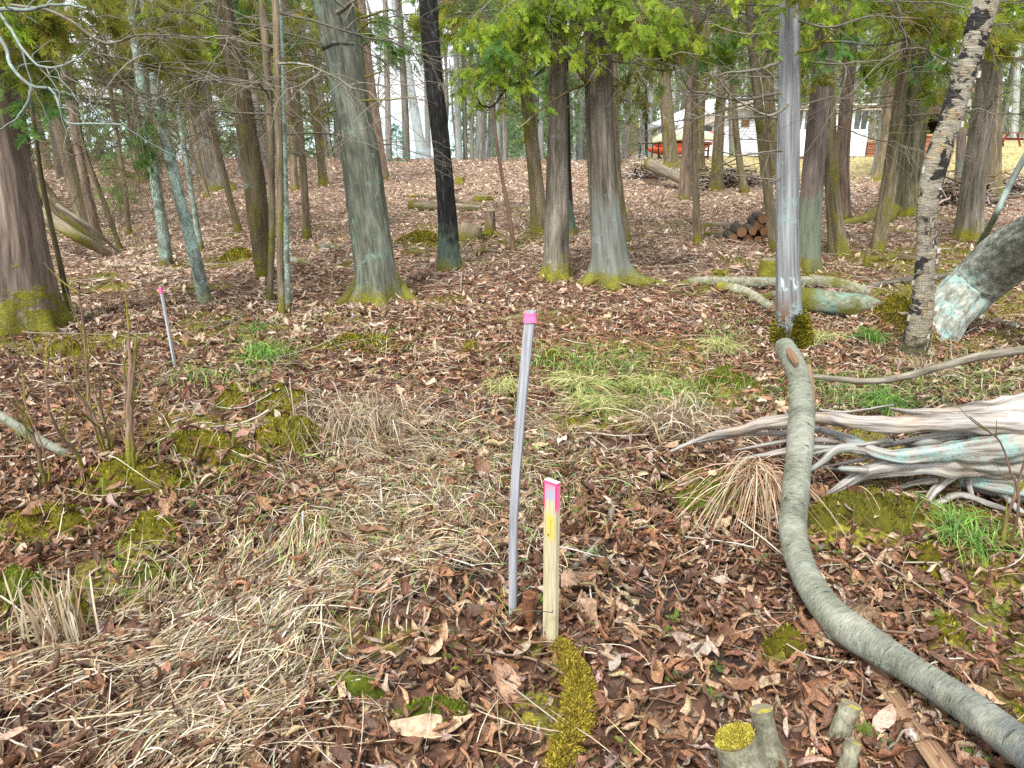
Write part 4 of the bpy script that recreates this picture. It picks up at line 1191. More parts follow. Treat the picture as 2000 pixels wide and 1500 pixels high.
MOSSPAL = [(.20, .185, .016), (.27, .235, .022), (.12, .125, .012), (.34, .285, .034), (.07, .08, .008), (.19, .145, .02), (.05, .05, .006)]
GREENMOSS = [(.10, .14, .012), (.145, .18, .017), (.065, .10, .01), (.19, .2, .03)]
MOUNDS = [
    ('long low moss ridge in the leaves below the big grey-green tree', 715, 682, 95, 12, .07),
    ('olive moss cushion left of a pale dead leaf, above the large left moss bank', 468, 782, 46, 20, .07),
    ('olive moss cushion right of a pale dead leaf, toward the straw patch', 555, 785, 52, 26, .08),
    ('large lumpy moss bank just right of the two bare shrubs', 400, 885, 105, 32, .08),
    ('dark moss cushion overgrown by straw, right of the large lumpy moss bank', 580, 862, 70, 32, .10),
    ('long moss ridge running down left from the foot of the right bare shrub', 265, 945, 110, 22, .08),
    ('bright moss mat at the left picture edge below the fallen grey stick', 110, 1020, 85, 30, .06),
    ('brownish moss cushion with curled leaves on it right of the bright moss mat', 300, 1042, 62, 30, .07),
    ('domed dark moss cushion half covered by pale straw near the grass clump', 612, 1072, 60, 34, .11),
    ('moss tuft with straw leaning over it near the left picture edge', 45, 1165, 60, 34, .09, GREENMOSS),
    ('deep green moss patch beneath a curled leaf in the lower left straw', 300, 1130, 66, 28, .05, GREENMOSS),
    ('small pale moss dome beside an upright bundle of straw at lower left', 158, 1208, 34, 22, .07),
    ('moss lump by the leftmost cedar root, on the leaves', 135, 688, 38, 13, .07),
    ('bright green moss bed before the hanging bundle of dry stalks', 1395, 965, 74, 36, .07, GREENMOSS),
    ('tall dark moss bank under the weathered driftwood root', 1672, 1010, 125, 50, .10, [(.10, .11, .012), (.15, .14, .02), (.07, .08, .01), (.2, .17, .03)]),
    ('round golden moss patch beside the green sedge under the driftwood', 1812, 1102, 40, 44, .06),
    ('small moss cushion in brown leaves right of the arching log', 1835, 1250, 45, 22, .07),
    ('small moss cushion in brown leaves left of the arching log', 1530, 1272, 50, 24, .06),
    ('flat moss cushion behind the leaning grey lath', 1082, 712, 48, 16, .07),
    ('pair of moss lumps in reddish needles left of the arching log top', 1425, 750, 55, 18, .08, GREENMOSS),
    ('tiny moss knob on the leaves left of the leaning grey lath', 920, 688, 16, 9, .06),
    ('mossy hump beside three thin stems, farther up the slope', 468, 508, 38, 9, .10),
    ('moss patch left of the black trunk foot below the sawn log', 825, 470, 45, 12, .09),
    ('dark moss lump left of the birch foot', 1757, 640, 34, 44, .20),
    ('moss patch in the bottom foreground left of the yellow mossy log', 690, 1350, 62, 26, .04, GREENMOSS),
    ('moss spot at the bottom picture edge left of the yellow mossy log', 845, 1395, 70, 22, .03, GREENMOSS)]
MPAR = []
for a_ in MOUNDS:
    cx, cy, rx, ry, h = a_[1:6]
    c = G(np.array(cx, float), np.array(cy + ry * .35))
    a = 1.2 * rx * depth(c) / FPX
    f = G(np.array([cx, cx], float), np.array([cy + ry, cy - ry * .4]))
    MPAR.append((c[0], c[1], a, max(abs(f[1][1] - f[0][1]) * .6, a * .4), h))
BUMPS.extend((x, y, a * .75, b * .75, h * 1.25) for x, y, a, b, h in MPAR)


def field(px, py, L):
    f = 0
    for cx, cy, rx, ry, a in L:
        f = f + a * np.exp(-((px - cx) / rx) ** 2 - ((py - cy) / ry) ** 2)
    return f


def moss_at(x, y):
    p = np.stack([x, y, hgt(x, y)], -1)
    px, py = proj(p)
    ok = (p - CAM) @ FWD > .3
    n = n2(x, y, 1.7, 4, 21)
    f = np.where(ok, field(px, py, MOSSG), 0)
    return np.clip(f * 1.3 * sstep(.3, .58, n) + f * .3 + sstep(.585, .70, n) * .75 * (np.hypot(x, y) < 14) + sum(np.exp(-(((x - a) / (c * .8)) ** 2 + ((y - b) / (d * .8)) ** 2) ** 2) for a, b, c, d, h in MPAR) * (.45 + .9 * n2(x, y, 6, 3, 2)), 0, 1)


def build_ground():
    nr, na = 330, 640
    d = np.concatenate([[0.0], .35 * (420 / .35) ** (np.arange(nr - 1) / (nr - 2))])
    a = np.arange(na) / na * 2 * PI
    x = d[:, None] * np.cos(a); y = d[:, None] * np.sin(a) + .2
    z = hgt(x, y)
    v = np.stack([x, y, z], -1)
    i = np.arange(nr - 1)[:, None] * na; j = np.arange(na)[None]; k = (j + 1) % na
    q = np.stack([i + j, i + na + j, i + na + k, i + k], -1).reshape(-1, 4)
    lawn = sstep(2.5, 7.5, x - .13 * (y - 20)) * sstep(19, 26, y)
    dry = sstep(4.5, 11, y) * .95
    hp = np.stack([x, y, z], -1); hx_, hy_ = proj(hp); dry = dry - 2.0 * np.where((hp - CAM) @ FWD > .5, field(hx_, hy_, MUD_SHADE), 0)
    col = np.stack([moss_at(x, y), lawn, dry], -1)
    mb = MB(); mb.add(v.reshape(-1, 3), q, col=col.reshape(-1, 3))
    tag(mb.build('ground', M['ground']), 'brown leaf-littered forest floor with mossy patches', 'ground', kind='structure')
    w = MB()
    w.add(np.array([[-700, 42, -4.2], [60, 42, -4.2], [60, 900, -4.2], [-700, 900, -4.2]], float), [[0, 1, 2, 3]])
    tag(w.build('lake', M['water']), 'pale still water beyond the crest', 'lake', kind='structure')


build_ground()


# ------------------------------------------------------------------ leaf litter
def leaf_temp(sd, nu=6, oval=True):
    R = np.random.default_rng(sd)
    u = np.linspace(-.5, .5, nu)[:, None]; s = np.linspace(-1, 1, 4)[None]
    prof = np.sin(PI * np.clip(u + .5, .02, .98)) ** (.75 if oval else .55) * R.uniform(.15, .28)
    if not oval: prof = prof * (1 + .35 * np.cos(np.arange(nu)[:, None] * PI))
    curl = R.uniform(.6, 2.9) * R.choice([-1, 1], p=[.25, .75]); th = s * curl
    y = prof * np.sin(th) / max(abs(curl), .3) * np.sign(curl) * 1.0
    z = prof * (1 - np.cos(th)) / max(abs(curl), .3)
    bend = R.uniform(-1.1, 1.1)
    z = z + bend * u ** 2 + R.uniform(-.12, .12) * np.sin(u * 9)
    y = y + R.uniform(-.15, .15) * np.sin(u * 4)
    tw = R.uniform(-.9, .9) * u
    y2 = y * np.cos(tw) - z * np.sin(tw); z2 = y * np.sin(tw) + z * np.cos(tw)
    V = np.stack([np.broadcast_to(u, y2.shape), y2, z2], -1).reshape(-1, 3)
    i = np.arange(nu - 1)[:, None] * 4; j = np.arange(3)[None]
    Q = np.stack([i + j, i + 4 + j, i + 5 + j, i + 1 + j], -1).reshape(-1, 4)
    return V, Q


LEAVES = [leaf_temp(40 + i, 6) for i in range(10)] + [leaf_temp(60 + i, 7, False) for i in range(4)]
FLEAF = [leaf_temp(80 + i, 3) for i in range(6)]
WETPAL = [(.185, .088, .048), (.245, .13, .072), (.13, .06, .034), (.31, .19, .115), (.21, .108, .056), (.085, .042, .026), (.34, .26, .205), (.26, .14, .075), (.38, .28, .175), (.11, .055, .034)]
DRYPAL = [(.41, .30, .205), (.49, .38, .275), (.34, .235, .15), (.53, .43, .33), (.57, .47, .38), (.44, .33, .235), (.27, .18, .115)]


def wedge(n, y0, y1, k=.72, m=.55):
    y = np.sqrt(rng.uniform(y0 ** 2, y1 ** 2, n)); x = rng.uniform(-1, 1, n) * (k * y + m)
    return x, y


def litter():
    mb = MB()
    for n, y0, y1, sz, tmp, tilt in [(23000, .95, 3.2, .052, LEAVES, .6), (28000, 3.2, 6.5, .053, LEAVES, .5), (38000, 6.5, 14, .062, FLEAF, .42), (50000, 14, 34, .088, FLEAF, .42)]:
        x, y = wedge(n, y0, y1)
        px, py = proj(np.stack([x, y, hgt(x, y)], -1))
        g = field(px, py, DRYG); mo = moss_at(x, y)
        lawn = sstep(2.5, 7.5, x - .13 * (y - 20)) * sstep(19, 26, y)
        needle = np.exp(-((px - 1230) / 260) ** 2 - ((py - 630) / 55) ** 2)
        keep = rng.random(n) > np.clip(g * .15 + mo * .72 + lawn * .85 + needle * .45 + field(px, py, MUD_SHADE) * .85, 0, .95)
        x, y = x[keep], y[keep]; n = len(x)
        z = hgt(x, y) + .004 + rng.random(n) ** 1.5 * .036
        d = sstep(3.0, 8.5, y + rng.normal(0, .8, n))
        c = np.where((rng.random(n) < d)[:, None], pick(DRYPAL, n, .15), pick(WETPAL, n, .18))
        rot = rotm(rng.uniform(0, 2 * PI, n), rng.normal(0, tilt, n), rng.normal(0, tilt, n))
        s = sz * rng.lognormal(0, .33, n)
        sc = np.stack([s, s * rng.uniform(.75, 1.5, n), s], -1)
        scatter(mb, tmp, np.stack([x, y, z], -1), rot, sc, np.clip(c, .01, .7))
    tag(mb.build('leaf_litter', M['leaf']), 'curled brown fallen leaves covering the ground', 'leaf litter', kind='stuff')


litter()


def top_leaves():
    """Later leaves lying on the straw and moss."""
    mb = MB()
    n = 2600
    x, y = wedge(n, .95, 5.5)
    px, py = proj(np.stack([x, y, hgt(x, y)], -1))
    k = (field(px, py, DRYG) + moss_at(x, y) * .5) > rng.uniform(.15, 1.6, n)
    x, y = x[k], y[k]; n = len(x)
    s = .052 * rng.lognormal(0, .35, n)
    scatter(mb, LEAVES, np.stack([x, y, hgt(x, y) + .022 + rng.random(n) * .022], -1), rotm(rng.uniform(0, 2 * PI, n), rng.normal(0, .35, n), rng.normal(0, .35, n)), np.stack([s, s * rng.uniform(.75, 1.5, n), s], -1), pick(WETPAL + DRYPAL[:4], n, .2))
    tag(mb.build('loose_leaves', M['leaf']), 'single brown leaves lying on top of the straw and moss', 'leaf litter', kind='stuff')


top_leaves()

# fine needle and twig litter
def needles():
    mb = MB()
    n = 26000
    y = np.sqrt(rng.uniform(1.0, 13 ** 2, n)); x = rng.uniform(-1, 1, n) * (.72 * y + .5)
    k = rng.random(n) < .45
    p = G(rng.normal(1180, 330, n), rng.normal(640, 65, n))
    x = np.where(k, p[:, 0], x); y = np.where(k, p[:, 1], y)
    L = rng.uniform(.03, .10, n)
    a = rng.uniform(0, 2 * PI, n)
    z = hgt(x, y) + rng.uniform(.008, .035, n)
    d = np.stack([np.cos(a), np.sin(a), rng.normal(0, .2, n)], -1) * L[:, None] / 2
    s = np.stack([-np.sin(a), np.cos(a), rng.normal(0, .5, n)], -1) * rng.uniform(.0009, .0019, n)[:, None] * (1 + .12 * y[:, None])
    c = np.stack([x, y, z], -1)
    v = np.stack([c - d - s, c - d + s, c + d + s, c + d - s], 1).reshape(-1, 3)
    q = np.arange(n * 4).reshape(-1, 4)
    mb.add(v, q, col=np.repeat(pick([(.24, .1, .055), (.32, .15, .085), (.18, .07, .04), (.42, .28, .17), (.13, .06, .04)], n), 4, 0))
    tag(mb.build('needle_litter', M['leaf']), 'reddish shed cedar sprigs and needles on the ground', 'needles', kind='stuff')


needles()


def twigs():
    mb = MB()
    n = 2600
    x, y = wedge(n, 1.0, 13)
    L = rng.lognormal(-1.6, .6, n); a = rng.uniform(0, 2 * PI, n)
    t = np.linspace(-.5, .5, 6)[None]
    bend = rng.normal(0, .14, n)[:, None]
    X = x[:, None] + np.cos(a)[:, None] * t * L[:, None] - np.sin(a)[:, None] * bend * (t ** 2) * L[:, None] * 2
    Y = y[:, None] + np.sin(a)[:, None] * t * L[:, None] + np.cos(a)[:, None] * bend * (t ** 2) * L[:, None] * 2
    Z = hgt(X, Y) + .022 + rng.uniform(0, .02, n)[:, None] + rng.normal(0, .08, n)[:, None] * t * L[:, None]
    r = (rng.uniform(.0015, .0042, n) * (1 + .05 * y))[:, None] * np.linspace(1, .55, 6)[None]
    mtube(mb, np.stack([X, Y, Z], -1), r, 5, pick([(.22, .17, .12), (.32, .28, .23), (.14, .09, .06), (.4, .36, .3), (.25, .13, .08)], n))
    tag(mb.build('twig_litter', M['stick']), 'small fallen twigs scattered over the leaves', 'twigs', kind='stuff')


twigs()

# ------------------------------------------------------------------ dry grass
STRAW = [(.37, .285, .17), (.46, .38, .25), (.29, .215, .13), (.48, .44, .35), (.21, .145, .085), (.42, .36, .27), (.16, .11, .065)]


def dry_grass():
    mb = MB()
    for (cx, cy, rx, ry, a) in DRYG:
        ncl = int(70 * a * (rx * ry / 30000) ** .8) + 6
        ncl = int(ncl * 1.9) + 4
        qx = rng.normal(cx, rx * .62, ncl); qy = rng.normal(cy, ry * .62, ncl)
        ok = (qy > 660) & (qy < 1640) & ((np.abs(qx - 1250) > 170) | (qy < 1010))
        c = G(qx[ok], qy[ok])
        for p in c:
            ppx, ppy = proj(p)
            if 930 < ppx < 1110 and 1120 < ppy < 1280: continue
            gap = n2(p[0], p[1], 2.6, 3, 55) + .35 * n2(p[0], p[1], 8, 2, 56)
            if gap < (.715 if ppy > 1120 else (.48 if 600 < ppx < 1060 and 730 < ppy < 1160 else .665)): continue
            if sum(math.exp(-((p[0] - a_) / c_) ** 2 - ((p[1] - b_) / d_) ** 2) for a_, b_, c_, d_, h_ in MPAR) > .45 and rng.random() < .8: continue
            m = int(rng.integers(7, 20))
            # matted swirls: lower left runs across the picture, the middle fans outwards
            flow = (.12 + (n2(p[0], p[1], .9, 2, 31) - .5) * 4.2) if ppy > 1120 else (n2(p[0], p[1], 1.1, 2, 31) - .5) * 9
            if rng.random() < .5: flow += PI
            yaw = rng.normal(flow, .42 if ppy > 1120 else .75, m)
            root = p + rng.normal(0, .045, (m, 3))
            far = 1 + .06 * p[1]
            blades(mb, root, yaw, rng.uniform(.07, .33, m) * (1.15 if ppy > 1120 else .85), rng.uniform(.0011, .0036, m) * far * (1.15 if ppy > 1120 else .85), rng.uniform(.002, .032, m), rng.uniform(.0, .02, m), pick(STRAW, m, .24), 9, .75, gz=.013)
    # thin loose stalks over everything in the foreground
    n = 2300
    x, y = wedge(n, .95, 6.5)
    blades(mb, np.stack([x, y, hgt(x, y)], -1), rng.uniform(0, 2 * PI, n), rng.uniform(.06, .42, n), rng.uniform(.0010, .003, n), rng.uniform(.003, .035, n), rng.uniform(0, .03, n), pick(STRAW, n, .25), 8, .55)
    tag(mb.build('dry_grass', M['straw']), 'matted straw-coloured dead grass', 'dry grass', kind='stuff')


dry_grass()


def green_grass():
    mb = MB()
    for (cx, cy, rx, ry, n) in [(1150, 720, 150, 40, 900), (1290, 780, 130, 35, 700), (1620, 780, 120, 40, 500), (1850, 760, 170, 60, 700), (520, 700, 60, 25, 300), (420, 745, 120, 20, 220), (1420, 670, 50, 25, 240), (700, 660, 240, 30, 150), (1900, 1060, 60, 30, 160), (600, 1010, 420, 170, 420), (1050, 950, 200, 110, 300), (1450, 560, 300, 60, 200)]:
        p = G(rng.normal(cx, rx * .6, n), np.clip(rng.normal(cy, ry * .6, n), 560, 1600))
        far = 1 + .07 * p[:, 1]
        blades(mb, p, rng.uniform(0, 2 * PI, n), rng.uniform(.05, .17, n), rng.uniform(.0018, .004, n) * far, rng.uniform(.01, .05, n), rng.uniform(.0, .06, n),
               pick([(.17, .28, .05), (.12, .22, .04), (.26, .34, .09), (.38, .4, .17), (.09, .17, .04)], n), 6, .5, lean=rng.uniform(.3, 1, n))
    tag(mb.build('green_grass', M['blade']), 'short fresh green grass among the leaves', 'grass', kind='stuff')
    mb = MB()
    n = 9000
    x = rng.uniform(3, 30, n); y = rng.uniform(20, 44, n)
    k = sstep(2.5, 7.5, x - .13 * (y - 20)) > rng.random(n)
    x, y = x[k], y[k]; n = len(x)
    blades(mb, np.stack([x, y, hgt(x, y)], -1), rng.uniform(0, 2 * PI, n), rng.uniform(.06, .2, n), rng.uniform(.01, .025, n), rng.uniform(.0, .05, n), rng.uniform(0, .06, n), pick([(.42, .36, .17), (.5, .42, .24), (.3, .32, .1), (.36, .28, .16)], n), 4, .5)
    tag(mb.build('lawn_grass', M['blade']), 'yellowed short lawn before the cabin', 'lawn', kind='stuff')


green_grass()


# ------------------------------------------------------------------ moss



def fuzz(mb, P, h, pal, up=None):
    n = len(P)
    a = rng.uniform(0, 2 * PI, n)
    hh = h * rng.uniform(.5, 1.3, n)
    ln = np.stack([np.cos(a), np.sin(a), np.zeros(n)], -1)
    nrm = np.tile([0, 0, 1.0], (n, 1)) if up is None else up
    d = nrm + rng.normal(0, .45, (n, 3)); d /= np.linalg.norm(d, axis=1, keepdims=True)
    s = np.cross(d, ln); s /= np.linalg.norm(s, axis=1, keepdims=True) + 1e-6
    w = hh[:, None] * .2
    v = np.stack([P - s * w, P + s * w, P + d * hh[:, None] + s * w * .5, P + d * hh[:, None] - s * w * .5], 1).reshape(-1, 3)
    mb.add(v, np.arange(n * 4).reshape(-1, 4), col=np.repeat(pick(pal, n, .22), 4, 0))


def moss_carpet():
    mb = MB()
    n = 110000
    x, y = wedge(n, .95, 10)
    m = moss_at(x, y) * (n2(x, y, 8, 3, 4) > .40)
    k = m > rng.uniform(.15, .9, n)
    x, y = x[k], y[k]
    fuzz(mb, np.stack([x, y, hgt(x, y) + .004], -1), .008 + .0018 * y, MOSSPAL + GREENMOSS[:2])
    tag(mb.build('moss_carpet', M['moss']), 'low patches of yellow-green moss between the leaves', 'moss', kind='stuff')


moss_carpet()
MG = 'moss cushions on the ground'


def mound(label, cx, cy, rx, ry, h, pal=MOSSPAL, name='moss_cushion', cat='moss'):
    c0, c1, a, b, h = MPAR[[m[0] for m in MOUNDS].index(label)]
    c = np.array([c0, c1, float(hgt(c0, c1))])
    sd = int(cx + cy)
    nr, na = 30, 90
    r = np.linspace(0, 1, nr)[:, None]; t = np.arange(na) / na * 2 * PI
    edge = .55 + .85 * fbm(np.stack([np.cos(t) * 2.2 + sd, np.sin(t) * 2.2, t * 0], -1), 4, sd)
    x = c[0] + r * edge * a * np.cos(t); y = c[1] + r * edge * b * np.sin(t)
    def top(x, y, r):
        return hgt(x, y) + (.014 + h * .55 * (n2(x, y, 13, 3, sd) - .35) + .016 * (n2(x, y, 42, 2, sd) - .5)) * (1 - r ** 3) - .012 * r ** 6
    z = top(x, y, r)
    mb = MB()
    i = np.arange(nr - 1)[:, None] * na; j = np.arange(na)[None]; k = (j + 1) % na
    q = np.stack([i + j, i + na + j, i + na + k, i + k], -1).reshape(-1, 4)
    v = np.stack([x, y, z], -1).reshape(-1, 3)
    P4 = np.asarray(pal)
    mb.add(v - c, q, col=P4.mean(0) * (.15 + .75 * n2(v[:, 0], v[:, 1], 30, 3, 4))[:, None], rest=v)  # base colour darkened unevenly as painted shade between the moss tips
    n = int(np.clip(a * b * 150000 / (1 + .18 * c1), 500, 14000))
    rr = np.sqrt(rng.random(n)) * 1.06; tt = rng.uniform(0, 2 * PI, n)
    ed = np.interp(tt, np.append(t, 2 * PI), np.append(edge, edge[0]))
    X = c[0] + rr * ed * a * np.cos(tt); Y = c[1] + rr * ed * b * np.sin(tt)
    keep = n2(X, Y, 13, 3, 9) > .22 + .3 * rr ** 3
    X, Y, rr = X[keep], Y[keep], rr[keep]
    Z = top(X, Y, np.minimum(rr, 1))
    fuzz(mb, np.stack([X, Y, Z - .002], -1) - c, .008 + .0016 * c1, pal)
    tag(mb.build(name, M['moss'], loc=c), label, cat, MG)


for args in MOUNDS:
    mound(*args)

# sedge tufts that stand out one by one
def tuft(label, px, py, n, L, w, pal, lean=(.35, 1.0), name='sedge_tuft', cat='grass tuft', lift=(.02, .07), tip=(.0, .05), spread=.04, arc=None):
    p = G(np.array(px, float), np.array(py, float))
    mb = MB()
    root = p + np.stack([rng.normal(0, spread, n), rng.normal(0, spread, n), np.zeros(n)], -1)
    yaw = rng.uniform(0, 2 * PI, n) if arc is None else rng.normal(arc[0], arc[1], n)
    blades(mb, root, yaw, rng.uniform(L * .5, L, n), rng.uniform(w * .6, w * 1.2, n), rng.uniform(*lift, n), rng.uniform(*tip, n), pick(pal, n, .15), 7, .35, lean=rng.uniform(*lean, n))
    for i in range(len(mb.v)): mb.v[i] = mb.v[i] - p
    tag(mb.build(name, M['blade'], loc=p), label, cat, 'grass tufts')


GT = [(.33, .36, .12), (.42, .41, .17), (.22, .3, .07), (.5, .44, .24)]
for lab, px, py, n, L in [('fullest pale green sedge tuft right of the leaning grey lath', 1135, 765, 420, .34), ('drooping sedge tuft just in front of the fullest pale one', 1165, 805, 260, .30), ('yellowish sedge tuft between the fullest tuft and the arching log', 1262, 765, 190, .24),
                          ('small sedge tuft close right of the leaning grey lath', 985, 770, 170, .20), ('sedge tuft left of the grey snag foot', 1408, 690, 200, .28), ('sedge tuft right of the grey snag foot', 1598, 672, 200, .24), ('olive sedge tuft left of the dark moss lump by the birch', 1700, 668, 150, .22),
                          ('sedge tuft above the driftwood by a dark hollow', 1730, 800, 260, .26), ('bright green sedge sprouting from the moss under the driftwood', 1875, 1062, 130, .24), ('fresh green grass clump left of the big mossy ridge', 518, 702, 170, .2), ('little dark green leafy tuft among the slope leaves', 503, 652, 60, .14)]:
    tuft(lab, px, py, n, L, .0042 if py < 800 else .0034, GT if 'fresh' not in lab and 'bright' not in lab and 'dark' not in lab else [(.12, .26, .04), (.2, .34, .06), (.08, .18, .04)])
tuft('pale dead sedge clump with upright whitish blades left of the driftwood tips', 1318, 850, 240, .42, .0055, STRAW, (.3, 1.0), 'dry_grass_clump', 'dry grass', (.03, .12), (.02, .14), .07)
tuft('dead grass clump hanging below the birch foot', 1815, 742, 170, .3, .005, STRAW, (.3, 1), 'dry_grass_clump', 'dry grass', (.02, .08), (0, .06), .06)
tuft('dense pale straw clump in mid foreground left of the leaning grey lath', 720, 850, 420, .40, .0045, STRAW, (.25, 1), 'dry_grass_clump', 'dry grass', (.03, .13), (.0, .16), .12)
tuft('straw bundle standing half upright at lower left', 130, 1270, 60, .34, .006, STRAW, (.15, .5), 'dry_grass_clump', 'dry grass', (.02, .05), (.1, .22), .05, (2.2, .5))


def sprigs():
    """Small feathery green moss and clubmoss sprigs poking out of the litter."""
    mb = MB()
    n = 620
    x, y = wedge(n, 1.0, 6)
    k = n2(x, y, 1.1, 2, 77) > .44
    x, y = x[k], y[k]
    m = 6
    x = np.repeat(x, m) + rng.normal(0, .014, len(x) * m); y = np.repeat(y, m) + rng.normal(0, .014, len(y) * m); n = len(x)
    scatter(mb, FRONDS, np.stack([x, y, hgt(x, y) + .02], -1), rotm(rng.uniform(0, 2 * PI, n), rng.uniform(-1.0, -.1, n), rng.normal(0, .5, n)), rng.uniform(.015, .045, n),
            pick([(.16, .27, .04), (.22, .33, .06), (.10, .22, .08), (.2, .22, .03), (.28, .33, .06)], n), rng.integers(0, 4, n))
    tag(mb.build('green_sprigs', M['frond']), 'tiny fresh green sprigs among the dead leaves', 'ground plants', kind='stuff')


sprigs()
# ------------------------------------------------------------------ logs, poles, stumps
def limb(name, label, cat, mat, pts, end='end', seg=22, rings=50, group=None, ridge=.05, lump=.08, flat=1.0, seed=1, parent=None, rk=24):
    """pts: (px, py, z above the ground datum or None to lie on the ground, width px)"""
    P, R = [], []
    for px, py, z, w in pts:
        if z is not None and z > 5:                      # a distance instead of a height
            q = PY(np.array(px, float), np.array(py, float), z); r = w * depth(q) / FPX / 2
        elif z is None:
            q = G(np.array(px, float), np.array(py, float)); r = w * depth(q) / FPX / 2
            q = q + np.array([0, 0, r * .75])
        else:
            q = PZ(np.array(px, float), np.array(py, float), z); r = w * depth(q) / FPX / 2
        P.append(q); R.append(r)
    P = np.array(P)
    mb = MB()
    base = P[0].copy() if parent is None else np.array(parent.location)
    solid(mb, P - base, R, seg, rings, ridge=ridge, lump=lump, seed=seed, capmi=1, flat=flat, rk=rk)
    o = mb.build(name, [M[mat], M[end]], parent, loc=base if parent is None else None)
    if parent is None: tag(o, label, cat, group)
    return o


# the arching log in front of the driftwood
arch = limb('arching_log', 'long smooth grey log arching over the driftwood down to the lower right corner', 'log', 'arch',
            [(1531, 676, .60, 40), (1548, 705, .57, 40), (1562, 745, .53, 42), (1566, 800, .45, 46), (1563, 870, .36, 48), (1556, 940, .27, 50), (1549, 1000, .20, 51), (1552, 1060, .15, 52), (1572, 1120, .12, 55), (1606, 1178, .11, 60), (1670, 1238, .11, 66), (1760, 1295, .11, 60), (1860, 1360, .11, 63), (1960, 1432, .12, 70), (2060, 1512, .14, 77)],
            'end', 48, 220, ridge=.03, lump=.12, seed=4)
limb('peeled_patch', None, None, 'rot', [(1540, 683, .622, 10), (1548, 696, .612, 15), (1556, 712, .596, 9)], 'rot', 10, 12, ridge=.1, parent=arch)
sp = limb('stub', None, None, 'arch', [(1612, 1195, .10, 44), (1632, 1235, .07, 36), (1652, 1262, .045, 27)], 'endold', 18, 14, ridge=.04, parent=arch)
limb('split', None, None, 'rot', [(1578, 715, .565, 14), (1585, 775, .48, 15), (1582, 850, .375, 13), (1572, 920, .285, 9)], 'rot', 12, 30, ridge=.12, parent=arch)
limb('rotten_board', 'long rotten board lying under the arching log at lower right', 'board', 'rot', [(1650, 1258, None, 30), (1700, 1315, None, 34), (1760, 1400, None, 40), (1830, 1500, None, 44), (1850, 1530, None, 44)], 'rot', 14, 50, ridge=.18, lump=.2, flat=.55, seed=9)
limb('thin_stick', 'slender grey stick lying alongside the rotten board', 'stick', 'branch', [(1740, 1385, None, 11), (1790, 1430, None, 12), (1840, 1475, None, 11), (1880, 1520, None, 10)], 'end', 8, 24)
limb('thin_stick', 'pale bowed stick right of the rotten board, under the arching log', 'stick', 'palelog', [(1735, 1338, None, 9), (1790, 1370, None, 12), (1850, 1410, None, 11), (1910, 1440, None, 9)], 'end', 8, 24)
limb('bent_branch', 'bare bent branch reaching right from the arching log top before the birch', 'branch', 'branch', [(1585, 735, .33, 9), (1640, 741, .31, 12), (1700, 745, .28, 12), (1770, 735, .27, 14), (1840, 715, .28, 14), (1920, 695, .30, 16), (2030, 680, .33, 16)], 'end', 14, 60, lump=.1)

# survey lath, new stake, iron pipe, wire
lp = [(1003, 1212), (1002, 1150), (1004, 1000), (1014, 850), (1027, 700), (1037, 607)]
b = G(np.array(1003.), np.array(1208.))
root = empty('survey_lath', b, 'tall weathered grey lath leaning right with pink tape round its top', 'survey stake')
P = np.array([PY(np.array(x, float), np.array(y, float), b[1] + .02 * i) for i, (x, y) in enumerate(lp)]) - b
P[0, 2] = -.10
mb = MB()
C = cr(P, 40)
wd = np.interp(np.linspace(0, 1, 40), [0, .06, .3, 1], [.020, .0225, .024, .0285])
hx, hy = np.array([.97, -.24, 0]), np.array([.24, .97, 0])
dv = n2(np.arange(40), np.zeros(40), .35, 2, 3)[:, None] - .5
prof = [(-.5, -.5), (-.42, -.5), (-.2, -.44), (0, -.5), (.25, -.45), (.42, -.5), (.5, -.4), (.5, .5), (-.5, .5)]
V = np.stack([C + hx * (u * wd[:, None]) + hy * (w * .016) + hx * dv * .0015 for u, w in prof], 1)
n = len(prof)
i = np.arange(39)[:, None] * n; j = np.arange(n)[None]; k = (j + 1) % n
q = np.stack([i + j, i + k, i + n + k, i + n + j], -1).reshape(-1, 4)
rs = np.stack([np.broadcast_to(np.array([u * .03 for u, w in prof])[None], V.shape[:2]), np.broadcast_to(np.array([w * .016 for u, w in prof])[None], V.shape[:2]), np.broadcast_to(np.linspace(0, 1.05, 40)[:, None], V.shape[:2])], -1)
mb.add(V.reshape(-1, 3), q, rest=rs.reshape(-1, 3))
mb.add(np.concatenate([V[-1], V[-1].mean(0)[None]]), t=[[a, (a + 1) % n, n] for a in range(n)])
mb.build('lath', M['lath'], root, smooth=False)
mb = MB()
top = C[-1]; dn = C[-4] - C[-1]; dn /= np.linalg.norm(dn)
for kk, (s0, s1, g) in enumerate([(.004, .030, .0012), (.016, .033, .0022)]):
    a0, a1 = top + dn * s0, top + dn * s1
    ring = lambda c, wv: [c + hx * u * (wd[-1] + g * 2) + hy * w * (.016 + g * 2) for u, w in ((-.5, -.5), (-.2, -.56), (.2, -.54), (.5, -.5), (.54, 0), (.5, .5), (0, .54), (-.5, .5), (-.54, 0))]
    A, B = np.array(ring(a0, 0)), np.array(ring(a1, 0))
    A = A + rng.normal(0, .0012, A.shape); B = B + rng.normal(0, .0016, B.shape)
    m = len(A)
    mb.add(np.concatenate([A, B]), [[a, (a + 1) % m, m + (a + 1) % m, m + a] for a in range(m)])
mb.build('tape', M['pink'], root)

